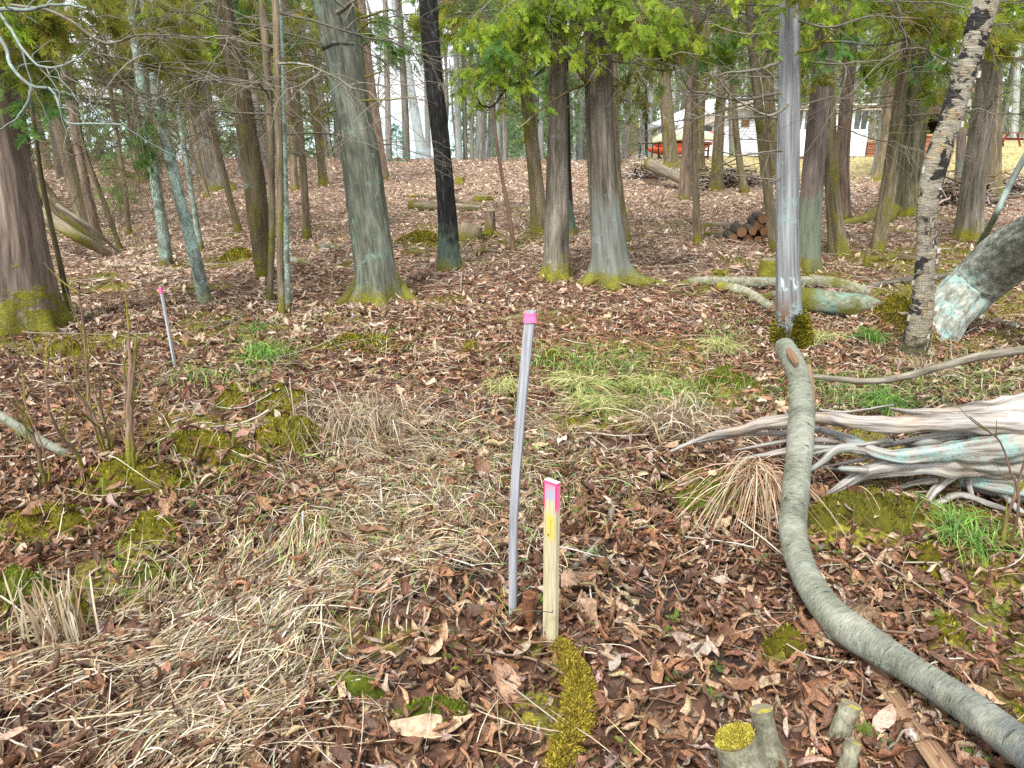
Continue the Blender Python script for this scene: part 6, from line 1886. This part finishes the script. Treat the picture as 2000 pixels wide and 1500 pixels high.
# fallen trunk and brush behind
limb('fallen_log', 'fallen trunk with a sawn end pointing up left on the brush pile', 'fallen tree', 'palelog', [(1268, 320, 20.0, 24), (1300, 336, 19.2, 20), (1340, 354, 18.4, 16)], 'end', 24, 40)


def brush(label, px, py, rx, n, L, seed):
    b = G(np.array(px, float), np.array(py, float))
    a = rx * depth(b) / FPX
    mb = MB(); P, Rr = [], []
    for i in range(n):
        t = np.linspace(-.5, .5, 8)[:, None]
        yaw = rng.uniform(0, 2 * PI); pit = rng.normal(.05, .28); l = L * rng.uniform(.4, 1.2)
        d = np.array([math.cos(yaw) * math.cos(pit), math.sin(yaw) * math.cos(pit), math.sin(pit)])
        u = rng.normal(0, .45)
        c = np.array([u * a, rng.normal(0, .3) * a * .6, abs(rng.normal(.12, .16)) * max(0, 1 - abs(u)) * 1.3])
        P.append(c + d * l * t + np.cumsum(rng.normal(0, .03, (8, 3)), 0) * l); Rr.append(np.linspace(1, .4, 8) * rng.uniform(.006, .028))
    P = np.array(P); P[..., 2] = np.maximum(P[..., 2], .0)
    mtube(mb, P, np.array(Rr), 6, pick([(.2, .15, .11), (.32, .27, .22), (.12, .08, .06), (.42, .38, .33)], n))
    tag(mb.build('brush_pile', M['stick'], loc=b), label, 'brush pile', 'brush piles')


brush('brush pile of broken branches behind the stoutest middle cedar', 1262, 350, 70, 150, 1.2, 1)
brush('brush pile heaped round two trunks left of the pale grey snag', 1420, 365, 70, 190, 1.2, 2)
brush('brown brush heap right of the birch below the lawn', 1870, 400, 80, 150, 1.0, 3)
brush('grey brush at the right picture edge above the leaner', 1975, 385, 60, 90, .9, 4)
# ------------------------------------------------------------------ cabin, rack, yard
def ypt(px, py, Y): return PY(np.array(px, float), np.array(py, float), Y)


CY = 36.0
S36 = CY / FPX / math.cos(PITCH) * math.cos(PITCH) ** 1   # refined below
def cx(px, Y=CY): return float(ypt(px, 280, Y)[0])
def cz(py, Y=CY): return float(ypt(1500, py, Y)[2])


zb = cz(304)
cab = empty('white_cabin', (cx(1500), CY, zb), 'low white-sided cabin with a windowed porch seen between the trunks', 'cabin')
O = np.array([cx(1500), CY, zb])


def sided(mb, x0, x1, z0, z1, y, step=.115, top=None):
    """Lapped boards; top(x) gives a sloping upper edge."""
    z = z0; k = 0
    while z < z1 - .01:
        h = min(step, z1 - z)
        xa, xb = x0, x1
        if top is not None:
            xs = np.linspace(x0, x1, 60); ok = xs[top(xs) > z + h * .5]
            if not len(ok): break
            xa, xb = ok[0], ok[-1]
        v = np.array([[xa, y - .022, z], [xb, y - .022, z], [xb, y - .004, z + h], [xa, y - .004, z + h], [xa, y, z], [xb, y, z]])
        mb.add(v - O, [[0, 1, 2, 3], [0, 4, 5, 1]])
        z += h


x0, x1, xa = cx(1330), cx(1532), cx(1443)
zl, za, zr = cz(247), cz(196), cz(226)
roofz = lambda x: np.where(x < xa, zl + (x - x0) / (xa - x0) * (za - zl), za + (x - xa) / (x1 - xa) * (zr - za)) - .12
mb = MB(); sided(mb, x0, x1, zb, za, CY, top=roofz)
mb.box(np.array([(x0 + x1) / 2, CY + 3, zb + .7]) - O, (x1 - x0 - .02, 5.9, 1.4))
mb.build('wall', M['siding'], cab, smooth=False)
mb = MB()
for (ax, az, bx, bz) in ((x0 - .25, zl - .1, xa, za), (xa, za, x1 + .1, zr - .02)):
    d = 7.0
    v = np.array([[ax, CY - .35, az], [bx, CY - .35, bz], [bx, CY + d, bz], [ax, CY + d, az]])
    up = np.array([0, 0, .16])
    mb.add(np.concatenate([v, v + up]) - O, [[0, 1, 2, 3], [7, 6, 5, 4], [0, 4, 5, 1], [1, 5, 6, 2], [2, 6, 7, 3], [3, 7, 4, 0]])
mb.build('roof', M['roof'], cab, smooth=False)
mb = MB()
for (ax, az, bx, bz) in ((x0 - .2, zl - .12, xa - .01, za - .02), (xa + .01, za - .02, x1, zr - .04)):
    v = np.array([[ax, CY - .34, az - .3], [bx, CY - .34, bz - .3], [bx, CY - .34, bz - .003], [ax, CY - .34, az - .003]])
    w = v + np.array([0, .3, 0])
    mb.add(np.concatenate([v, w]) - O, [[0, 1, 2, 3], [3, 2, 6, 7], [0, 4, 5, 1]])
mb.build('fascia', M['fascia'], cab, smooth=False)
for (a, b_, c, d, nm) in ((1444, 1459, 233, 247, 'window'), (1371, 1388, 246, 256, 'window')):
    mb = MB(); mb.box(np.array([(cx(a) + cx(b_)) / 2, CY - .03, (cz(c) + cz(d)) / 2]) - O, (cx(b_) - cx(a), .05, cz(c) - cz(d)))
    mb.build('window', M['brownwin'] if a > 1400 else M['glass'], cab, smooth=False)
# porch
PYd = CY - 1.6
p0, p1 = cx(1500, PYd), cx(1692, PYd)
zs, zt_, zr_ = cz(256, PYd), cz(216, PYd), cz(207, PYd)
zbp = cz(305, PYd)
mb = MB(); sided(mb, p0, p1, zbp, zs, PYd)
mb.box(np.array([p1 - .03, PYd + 1.0, (zbp + zs) / 2]) - O, (.04, 2.0, zs - zbp))
mb.build('porch_wall', M['siding'], cab, smooth=False)
mb = MB(); mb.box(np.array([(p0 + p1) / 2 + .1, PYd + .9, (zt_ + zr_) / 2 + .03]) - O, (p1 - p0 + .7, 2.4, zr_ - zt_)); mb.build('porch_roof', M['fascia'], cab, smooth=False)
mb = MB(); mb.box(np.array([(p0 + p1) / 2 + .1, PYd + .9, zr_ + .06]) - O, (p1 - p0 + .8, 2.6, .05)); mb.build('porch_roof_sheet', M['roof'], cab, smooth=False)
edges = [1500, 1532, 1564, 1597, 1628, 1660, 1690]
for a, b_ in zip(edges[:-1], edges[1:]):
    xa_, xb_ = cx(a + 1.2, PYd), cx(b_ - 1.2, PYd)
    mb = MB(); mb.box(np.array([(xa_ + xb_) / 2, PYd + .03, (zs + zt_) / 2]) - O, (xb_ - xa_, .02, zt_ - zs)); w_ = mb.build('window', M['glass'], cab, smooth=False)
    mb = MB()
    for xx in (xa_, xb_, (xa_ + xb_) / 2): mb.box(np.array([xx, PYd, (zs + zt_) / 2]) - O, (.055 if xx != (xa_ + xb_) / 2 else .03, .05, zt_ - zs - .004))
    mb.box(np.array([(xa_ + xb_) / 2, PYd - .004, zs + .03]) - O, (xb_ - xa_, .06, .06))
    mb.build('frame', M['white'], w_, smooth=False)


def hull(L, w, h, mat, loc, yaw, label, name, cat, flip=False, gun=None, cock=None, group=None):
    mb = MB()
    nu, nv = 26, 13
    u = np.linspace(-1, 1, nu)[:, None]; t = np.linspace(0, PI, nv)[None]
    prof = (1 - np.abs(u) ** 2.6) ** .8
    X = np.broadcast_to(u * L / 2, (nu, nv)); Yy = np.cos(t) * w / 2 * prof
    Z = -np.sin(t) ** .8 * h * (.35 + .65 * prof) + .16 * h * u ** 4 * 2
    if flip: Z = -Z
    v = np.stack([X, Yy, Z], -1)
    i = np.arange(nu - 1)[:, None] * nv; j = np.arange(nv - 1)[None]
    q = np.stack([i + j, i + nv + j, i + nv + j + 1, i + j + 1], -1).reshape(-1, 4)
    r = empty(name, loc, label, cat, group); r.rotation_euler = (0, 0, yaw)
    mb.add(v.reshape(-1, 3), q)
    if cock:
        d = np.stack([X, Yy, np.abs(np.sin(t)) * h * .5 * prof + .16 * h * u ** 4 * 2], -1)
        mb.add(d.reshape(-1, 3), q)
    mb.build('hull', mat, r)
    if cock:
        m2 = MB()
        a = np.linspace(0, 2 * PI, 20)
        ring = np.stack([np.cos(a) * .42, np.sin(a) * w * .3, np.full(20, h * .52)], -1)
        mtube(m2, ring[None], np.full((1, 20), .02), 6); m2.build('cockpit_rim', M['iron'], r)
    if gun:
        for s in (0, nv - 1):
            m2 = MB(); mtube(m2, v[None, :, s], np.full((1, nu), .025), 6); m2.build('gunwale', M[gun], r)
    return r


KY = 33.0
kz = float(ypt(1310, 297, KY)[2])
hull(3.3, .85, .38, M['palehull'], ypt(1340, 272, KY), .45, 'pale green overturned canoe on top of the boat rack', 'canoe', 'canoe', flip=True, gun='hullin')
hull(3.0, .6, .24, M['orange'], ypt(1335, 282, KY), .45, 'orange kayak on the middle of the boat rack', 'kayak', 'kayak', cock=True, group='kayaks by the cabin')
hull(3.0, .62, .24, M['orange'], ypt(1322, 291, KY - .15), .45, 'lower orange-red kayak on the boat rack near the ground', 'kayak', 'kayak', cock=True, group='kayaks by the cabin')
hull(2.6, .6, .26, M['redhull'], ypt(1362, 263, KY + 1.0), .25, 'bright red kayak tip in front of the cabin wall', 'kayak', 'kayak', cock=True, group='kayaks by the cabin')
rk0 = ypt(1335, 299, KY); rk0[2] = hgt(rk0[0], rk0[1])
rack = empty('boat_rack', rk0, 'dark wooden rack holding the canoe and kayaks', 'rack')
for s in (-.9, .9):
    for t in (-.45, .45):
        mb = MB(); p = np.array([s * math.cos(.45) - t * math.sin(.45), s * math.sin(.45) + t * math.cos(.45), 0])
        mb.bar(p + [0, 0, -.05], p + [0, 0, .72], .07, .07); mb.build('post', M['shed'], rack, smooth=False)
    for z in (.12, .36, .6):
        mb = MB(); a_ = np.array([s * math.cos(.45) + .5 * math.sin(.45), s * math.sin(.45) - .5 * math.cos(.45), z]); b_ = np.array([s * math.cos(.45) - .5 * math.sin(.45), s * math.sin(.45) + .5 * math.cos(.45), z])
        mb.bar(a_, b_, .05, .06); mb.build('arm', M['shed'], rack, smooth=False)
# black iron fence
f0 = ypt(1250, 301, 31.5); f0[2] = hgt(f0[0], f0[1])
fen = empty('iron_fence', f0, 'short black iron fence left of the boat rack', 'fence')
for k in range(5):
    mb = MB(); p = np.array([k * .26, k * .12, 0]); mb.bar(p + [0, 0, -.05], p + [0, 0, .62], .045, .045); mb.build('post', M['iron'], fen, smooth=False)
mb = MB(); mb.bar(np.array([-.1, -.05, .6]), np.array([1.15, .53, .6]), .04, .04); mb.build('rail', M['iron'], fen, smooth=False)


def boards(name, label, cat, px0, px1, py0, py1, Y, n, top=True, deep=1.2):
    xa, xb = float(ypt(px0, py1, Y)[0]), float(ypt(px1, py1, Y)[0])
    z1 = float(ypt(px0, py0, Y)[2]); z0 = float(hgt((xa + xb) / 2, Y)) - .02
    r = empty(name, ((xa + xb) / 2, Y, z0), label, cat)
    h = (z1 - z0) / n
    for k in range(n):
        mb = MB(); mb.box((0, -.02 - .01 * (k % 2), h * (k + .5)), (xb - xa, .05, h - .02)); mb.build('plank', M['plank'], r, smooth=False)
    mb = MB()
    for s in (-1, 1): mb.box((s * (xb - xa - .08) / 2, .04 + deep / 2, (z1 - z0) / 2 - .02), (.06, deep, z1 - z0 - .05))
    mb.build('side', M['plank'], r, smooth=False)
    if top:
        mb = MB(); mb.box((0, deep / 2 - .05, z1 - z0 + .035), (xb - xa + .12, deep + .15, .06)); mb.build('top', M['planktop'], r, smooth=False)


boards('wooden_steps', 'low red-brown wooden steps at the right end of the white porch', 'steps', 1691, 1714, 279, 303, 35.0, 4)
boards('wooden_box', 'red-brown plank box with a worn top right of the furrowed trunk', 'box', 1796, 1845, 266, 302, 34.0, 4)
sx, sz0 = cx(1822, 37.5), float(hgt(cx(1822, 37.5), 37.5))
sh = empty('dark_shed', (sx, 37.5, sz0), 'dark open-fronted shed behind the plank box', 'shed')
w_ = cx(1862, 37.5) - cx(1795, 37.5)
hsh = cz(222, 37.5) - sz0
mb = MB()
for s in (-1, 1): mb.box((s * w_ / 2, 1.0, hsh / 2), (.1, 2.0, hsh))
mb.box((0, 2.0, hsh / 2), (w_ - .1, .1, hsh)); mb.box((w_ * .33, .02, hsh / 2), (w_ * .3, .08, hsh - .02)); mb.build('wall', M['shed'], sh, smooth=False)
mb = MB(); mb.add(np.array([[-w_ / 2 - .3, -.4, hsh], [w_ / 2 + .3, -.4, hsh], [w_ / 2 + .3, 2.3, hsh + .5], [-w_ / 2 - .3, 2.3, hsh + .5], [-w_ / 2 - .3, -.4, hsh + .12], [w_ / 2 + .3, -.4, hsh + .12], [w_ / 2 + .3, 2.3, hsh + .62], [-w_ / 2 - .3, 2.3, hsh + .62]]), [[0, 3, 2, 1], [4, 5, 6, 7], [0, 1, 5, 4], [1, 2, 6, 5], [2, 3, 7, 6], [3, 0, 4, 7]])
mb.build('roof', M['shed'], sh, smooth=False)
# picnic table, seen end on
TY = 44.0
tz = float(hgt(cx(1977, TY), TY)); tx = cx(1978, TY)
pt_ = empty('picnic_table', (tx, TY, tz), 'maroon picnic table on the lawn at the far right', 'picnic table'); pt_.rotation_euler = (0, 0, .12)
mb = MB()
for k in range(5): mb.box((-.32 + k * .16, .8, .74), (.145, 1.8, .045))
mb.build('tabletop', M['picnic'], pt_, smooth=False)
for s in (-1, 1):
    mb = MB()
    for k in (0, 1): mb.box((s * (.62 + k * .15), .8, .44), (.135, 1.8, .045))
    mb.build('seat', M['picnic'], pt_, smooth=False)
for yy in (.15, 1.45):
    for s in (-1, 1):
        mb = MB(); mb.bar(np.array([s * .28, yy, .70]), np.array([s * .62, yy, .0]), .045, .10); mb.build('leg', M['picnic'], pt_, smooth=False)
    mb = MB(); mb.bar(np.array([-.75, yy + .05, .40]), np.array([.75, yy + .05, .40]), .045, .10); mb.build('crossbar', M['picnic'], pt_, smooth=False)

# bright seedling by the fence
def seedling(label, px, py, h, n, Y=None, pal=None):
    b = G(np.array(px, float), np.array(py, float))
    r = empty('seedling', b, label, 'young conifer', 'young conifers')
    mb = MB(); mtube(mb, np.array([[[0, 0, -.05], [0.01, 0, h * .4], [0, 0.01, h * .8], [0, 0, h]]]), np.array([[.02, .015, .01, .004]]), 6); mb.build('trunk', M['brown'], r)
    mb = MB()
    z = h * rng.random(n) ** .8; a = rng.uniform(0, 2 * PI, n); rad = (h - z) * .38 * rng.uniform(.2, 1, n)
    pos = np.stack([np.cos(a) * rad, np.sin(a) * rad, z], -1)
    scatter(mb, FRONDS, pos, rotm(a + rng.normal(0, .4, n), rng.uniform(-.5, .4, n), rng.normal(0, .6, n)), rng.uniform(.14, .3, n), pick(pal or [(.16, .34, .05), (.22, .42, .08), (.12, .26, .04)], n), rng.integers(0, 4, n))
    mb.build('crown', M['frond'], r)


seedling('bright green seedling left of the black fence', 1222, 302, 1.3, 150)
seedling('small pale green conifer against the bright gap on the crest', 776, 316, 1.3, 120, pal=[(.12, .3, .16), (.16, .36, .2)])
seedling('thin low cedar sapling with green sprays on the left slope', 235, 415, 1.0, 70)

# ------------------------------------------------------------------ the woods behind
def far_trunk(seed, H=11, r=.15, crook=.25):
    R = np.random.default_rng(seed)
    mb = MB()
    k = 6
    P = np.stack([np.cumsum(R.normal(0, crook, k)) * np.linspace(0, 1, k), np.cumsum(R.normal(0, crook, k)) * np.linspace(0, 1, k), np.linspace(-.2, H, k)], -1)
    solid(mb, P, np.linspace(r, r * .25, k), 10, 20, ridge=.05, flare=.3, seed=seed, cap0=False)
    return mb, P


def far_crown(seed, H, z0, pal, nb=40, sz=.34, spread=1.7):
    """Drooping branches carrying fan-shaped sprays, in tiers, thinning upwards."""
    R = np.random.default_rng(seed)
    mb = MB()
    pos, yaw, pit, sc = [], [], [], []
    paths = []
    for i in range(nb):
        z = z0 + (H - z0) * (i / nb) ** 1.1 + R.normal(0, .15)
        a = R.uniform(0, 2 * PI); L = spread * (1 - .8 * max(0, (z - z0)) / (H - z0)) * R.uniform(.5, 1.2)
        t = np.linspace(0, 1, 6)
        p = np.stack([np.cos(a) * L * t, np.sin(a) * L * t, z + .12 * L * t - .35 * L * t ** 2 + R.normal(0, .03, 6)], -1)
        paths.append(p)
        for j in range(int(5 + 9 * L)):
            u = R.uniform(.25, 1.05)
            pos.append([math.cos(a) * L * u + R.normal(0, .16), math.sin(a) * L * u + R.normal(0, .16), z + .12 * L * u - .35 * L * u * u + R.normal(-.05, .12)])
            yaw.append(a + R.normal(0, .8)); pit.append(R.uniform(-.1, .9)); sc.append(sz * R.uniform(.5, 1.3))
    n = len(pos)
    c = np.asarray(pal)[R.integers(0, len(pal), n)] * (1 + R.normal(0, .2, (n, 1)))
    scatter(mb, SPRAY, np.array(pos), rotm(np.array(yaw), np.array(pit), R.normal(0, .7, n)), np.array(sc), np.clip(c, .01, .6), R.integers(0, len(SPRAY), n))
    return mb, np.array(paths)


def spray_temp(sd):
    R = np.random.default_rng(sd); V, Q = [], []
    for i in range(11):
        a = R.normal(0, .75); l = R.uniform(.4, 1.0) * (1 - .3 * abs(a)); o = R.uniform(0, .45)
        d = np.array([math.cos(a), math.sin(a), R.normal(-.1, .2)]); s = np.array([-d[1], d[0], R.normal(0, .4)]) * .045
        p = np.array([o, 0, -.05 * o]); k = len(V)
        V.extend([p - s * .5, p + s * .5, p + d * l * .55 + s, p + d * l * .55 - s, p + d * l + np.array([0, 0, -.12])+ s*.2, p + d * l + np.array([0, 0, -.12])- s*.2])
        Q.extend([[k, k + 1, k + 2, k + 3], [k + 3, k + 2, k + 4, k + 5]])
    return np.array(V), np.array(Q)


SPRAY = [spray_temp(900 + i) for i in range(5)]
FARPAL = [(.16, .24, .04), (.20, .29, .05), (.24, .3, .06), (.12, .19, .04)]  # far greens, here and below, lightened to stand in for haze
FARCOOL = [(.14, .25, .10), (.18, .30, .13), (.11, .2, .08), (.23, .34, .17)]
FAROL = [(.16, .17, .035), (.2, .195, .04), (.12, .135, .03), (.22, .2, .055)]
kinds = []
for i, (pal, z0, sz, mat, nb) in enumerate([(FAROL, 2.2, .27, 'brown', 30), (FAROL, 3.0, .27, 'far', 28), (FARCOOL, 2.6, .30, 'farlight', 30), (FARPAL, 2.4, .28, 'far', 32), (FARCOOL, 3.4, .30, 'far', 26), (FARPAL, 3.0, .28, 'farlight', 28)]):
    mt_, P_ = far_trunk(40 + i, 11, .13 + .02 * (i % 3))
    mc, paths = far_crown(50 + i, 11, z0, pal, nb, sz)
    mb_ = MB()
    lo = limb_paths(60 + i, 1.5, 10, 1.5, .2, .2, .012)
    mtube(mb_, paths, np.linspace(.022, .005, 6)[None].repeat(len(paths), 0), 4)
    RR_ = np.random.default_rng(i)
    dead = []
    for k in range(16):
        z = RR_.uniform(.4, 3.6); a = RR_.uniform(0, 2 * PI); L = RR_.uniform(.5, 1.6); t = np.linspace(0, 1, 6)
        dead.append(np.stack([np.cos(a) * L * t + np.cumsum(RR_.normal(0, .04, 6)), np.sin(a) * L * t + np.cumsum(RR_.normal(0, .04, 6)), z - .15 * L * t ** 2 + np.cumsum(RR_.normal(0, .03, 6))], -1))
    mtube(mb_, np.array(dead), np.linspace(.014, .003, 6)[None].repeat(16, 0), 4)
    kinds.append((mt_.mesh('trunk', M[mat]), mb_.mesh('branches', M['browntwig' if i < 2 else 'branch']), mc.mesh('crown', M['frond'])))
# bare broadleaf tree for the edge of the water
mt_, P_ = far_trunk(70, 11, .13, .4)
Pb, Rb, _l = limb_paths(71, 5.0, 16, 3.0, -.1, .2, .05)
mb_ = MB()
Q_ = Pb.copy(); Q_ = np.stack([Pb[..., 2] * .9, Pb[..., 1], Pb[..., 0] + 2.5], -1)
mtube(mb_, Q_, Rb * 1.2, 5)
BARE = (mt_.mesh('trunk', M['far']), mb_.mesh('branches', M['branch']), None)

taken = [(t['base'][0], t['base'][1]) for t in TREES]


def far_tree(x, y, kd, s, label, group, name='far_tree'):
    b = np.array([x, y, float(hgt(x, y))])
    r = empty(name, b, label, 'tree', group)
    m = BARE if kd == 'bare' else kinds[kd]
    rot = Matrix.Rotation(random.uniform(0, 6.28), 4, 'Z') @ Matrix.Rotation(random.gauss(0, .025), 4, 'X')
    sw = s * random.uniform(.75, 1.25)
    link('trunk', m[0], r, mw=rot @ Matrix.Diagonal((sw, sw, s, 1)))
    link('branch', m[1], r, mw=rot @ Matrix.Scale(s, 4))
    if m[2] is not None: link('crown', m[2], r, mw=rot @ Matrix.Scale(s, 4))
    taken.append((x, y))


CAB = (cx(1325), cx(1715), 30.5, 44)
def plant(n, xf, yr, kds, s, label, group, gap=1.3, name='far_tree', clear=()):
    c = t = 0
    while c < n and t < n * 60:
        t += 1
        y = random.uniform(*yr); x = xf(y)
        if min((x - a) ** 2 + (y - b) ** 2 for a, b in taken) < gap ** 2: continue
        px, py = proj(np.array([x, y, 0.0]))
        if CAB[0] - .6 < x < CAB[1] + 1 and CAB[2] < y < CAB[3]: continue
        if any(a < px < b and y0 < y < y1 for a, b, y0, y1 in clear): continue
        far_tree(x, y, random.choice(kds), s * random.uniform(.85, 1.2), label, group, name); c += 1


W = lambda a, b: (lambda y: float(ypt(random.uniform(a, b), 250, y)[0]))
sky = [(680, 870, 0, 99), (560, 640, 17, 30)]
plant(16, W(-120, 380), (14.5, 30), [0, 1, 0, 1, 3], .85, 'brownish cedar deep in the dim left thicket', 'cedars of the dim left thicket', 1.1)
plant(15, W(380, 700), (22, 40), [1, 0, 3, 4], .9, 'slender conifer on the crest left of the bright gap', 'conifers left of the bright gap', 1.3, clear=sky)
plant(8, W(560, 870), (33, 50), ['bare'], 1.0, 'bare grey tree beyond the crest by the bright gap', 'bare trees by the bright gap', 1.5, clear=[(745, 835, 0, 99)])
plant(28, W(880, 1260), (31, 62), [2, 4, 3, 5, 2], .95, 'slender pale-green tree beyond the crest in mid picture', 'trees beyond the crest in mid picture', 1.3)
plant(28, W(1250, 1760), (45, 75), [2, 5, 3, 4], 1.05, 'pale-green tree behind the white cabin', 'trees behind the white cabin', 1.5)
plant(24, W(1700, 2120), (46, 80), [2, 4, 2, 5], 1.05, 'pale-green tree beyond the lawn at far right', 'trees beyond the lawn at far right', 1.5)
plant(4, W(1250, 1760), (20, 29), [3, 5, 0], .85, 'cedar standing in the yard before the white cabin', 'cedars in the yard before the cabin', 1.6, clear=[(1425, 1465, 0, 40), (1270, 1510, 0, 40), (1500, 1710, 0, 40)])


def woods():
    """The far wood as one mass: hazy foliage and stems at 70 to 120 m, and the opposite shore."""
    mb = MB()
    n = 14000
    a = rng.uniform(-.09, 1.0, n); d = rng.uniform(72, 115, n)
    x = d * np.tan(a * .75); y = d
    z = hgt(x, y) + 14 * rng.random(n) ** .8
    keep = rng.random(n) < .35 + .65 * (n2(x, z, .16, 3, 2) > .46)
    p = np.stack([x, y, z], -1)[keep]
    m_ = 5200
    px_ = rng.uniform(-250, 690, m_); d_ = rng.uniform(44, 74, m_)
    q_ = PY(px_, np.full(m_, 250.0), d_); q_[:, 2] = hgt(q_[:, 0], q_[:, 1]) + 13 * rng.random(m_) ** 1.2
    kk = rng.random(m_) < .12 + .75 * (n2(q_[:, 0], q_[:, 2], .3, 3, 6) > .5)
    p = np.concatenate([p, q_[kk]]); n = len(p)
    scatter(mb, SPRAY, p, rotm(rng.uniform(0, 6.3, n), rng.normal(0, .8, n), rng.normal(0, .8, n)), rng.uniform(.6, 1.7, n), pick([(.2, .3, .12), (.26, .36, .16), (.28, .38, .2), (.16, .23, .1)], n), rng.integers(0, 5, n))
    mb.build('x', M['frond']) if False else None
    k = 150
    x = rng.uniform(-5, 90, k); y = rng.uniform(70, 100, k)
    P = np.stack([np.stack([x + rng.normal(0, .3, k), y, hgt(x, y) - .3 + h], -1) for h in (0, 5, 10, 16)], 1)
    mtube(mb, P, np.linspace(.22, .08, 4)[None].repeat(k, 0), 6, pick([(.25, .25, .23), (.35, .36, .34), (.18, .17, .15)], k))
    tag(mb.build('far_woods', M['frond']), 'pale mass of woods far behind the cabin and lawn', 'woods', kind='stuff')
    mb = MB()
    xs = np.linspace(-420, 60, 120)
    hh = 9 + 7 * n2(xs, xs * 0, .03, 3, 5) + 3 * n2(xs, xs * 0, .3, 2, 9)
    v = np.concatenate([np.stack([xs, np.full(120, 330.0), np.full(120, -6.0)], -1), np.stack([xs, np.full(120, 345.0), hh * .8 - 5], -1), np.stack([xs, np.full(120, 420.0), hh - 5], -1)])
    i = np.arange(119)
    q = np.concatenate([np.stack([i, i + 1, i + 121, i + 120], -1), np.stack([i + 120, i + 121, i + 241, i + 240], -1)])
    mb.add(v, q)
    tag(mb.build('far_shore', M['shore']), 'low wooded shore across the water', 'shore', kind='structure')


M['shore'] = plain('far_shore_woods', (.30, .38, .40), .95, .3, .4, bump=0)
woods()
# ------------------------------------------------------------------ camera, sky, sun
cam = bpy.data.cameras.new('camera')
cam.sensor_width = 36.0; cam.lens = 36.0 * FPX / 2000.0
cam.clip_start = .05; cam.clip_end = 2000
co = bpy.data.objects.new('camera', cam); COL.objects.link(co)
co.location = CAM; co.rotation_euler = (PI / 2 - PITCH, 0, 0)
scn.camera = co

SUN_EL, SUN_AZ = math.radians(52), math.radians(205)
w = bpy.data.worlds.new('World'); scn.world = w; w.use_nodes = True
nt = w.node_tree; bg = nt.nodes['Background']
sky_ = nt.nodes.new('ShaderNodeTexSky'); sky_.sky_type = 'NISHITA'; sky_.sun_disc = False
sky_.sun_elevation = SUN_EL; sky_.sun_rotation = SUN_AZ
sky_.air_density = 1.0; sky_.dust_density = 6.0; sky_.ozone_density = 1.0
hs = nt.nodes.new('ShaderNodeHueSaturation'); hs.inputs['Saturation'].default_value = .45
nt.links.new(sky_.outputs[0], hs.inputs['Color'])
# a bright, even cloud cover over the clear sky
tc = nt.nodes.new('ShaderNodeTexCoord'); ns = nt.nodes.new('ShaderNodeTexNoise'); ns.inputs['Scale'].default_value = 2.2; ns.inputs['Detail'].default_value = 5
cr2 = nt.nodes.new('ShaderNodeValToRGB'); cr2.color_ramp.elements[0].position = .3; cr2.color_ramp.elements[1].position = .7
cr2.color_ramp.elements[0].color = (3.1, 3.2, 3.35, 1); cr2.color_ramp.elements[1].color = (4.3, 4.35, 4.4, 1)
mx = nt.nodes.new('ShaderNodeMix'); mx.data_type = 'RGBA'; mx.inputs[0].default_value = .85
nt.links.new(tc.outputs['Generated'], ns.inputs['Vector']); nt.links.new(ns.outputs['Fac'], cr2.inputs[0])
nt.links.new(hs.outputs[0], mx.inputs[6]); nt.links.new(cr2.outputs[0], mx.inputs[7]); nt.links.new(mx.outputs[2], bg.inputs['Color'])
bg.inputs['Strength'].default_value = .15
s = bpy.data.lights.new('sun', 'SUN'); s.energy = 1.5; s.angle = math.radians(11); s.color = (1, .965, .91)
so = bpy.data.objects.new('sun', s); COL.objects.link(so)
dirv = Vector((math.sin(SUN_AZ) * math.cos(SUN_EL), math.cos(SUN_AZ) * math.cos(SUN_EL), math.sin(SUN_EL)))
so.rotation_euler = dirv.to_track_quat('Z', 'Y').to_euler(); so.location = (0, 0, 30)
scn.view_settings.view_transform = 'Standard'; scn.view_settings.look = 'None'; scn.view_settings.gamma = 1
scn.view_settings.exposure = 1.78
scn.cycles.max_bounces = 6; scn.cycles.diffuse_bounces = 3; scn.cycles.transmission_bounces = 3; scn.cycles.glossy_bounces = 2
scn.cycles.use_adaptive_sampling = False
scn.cycles.use_denoising = False
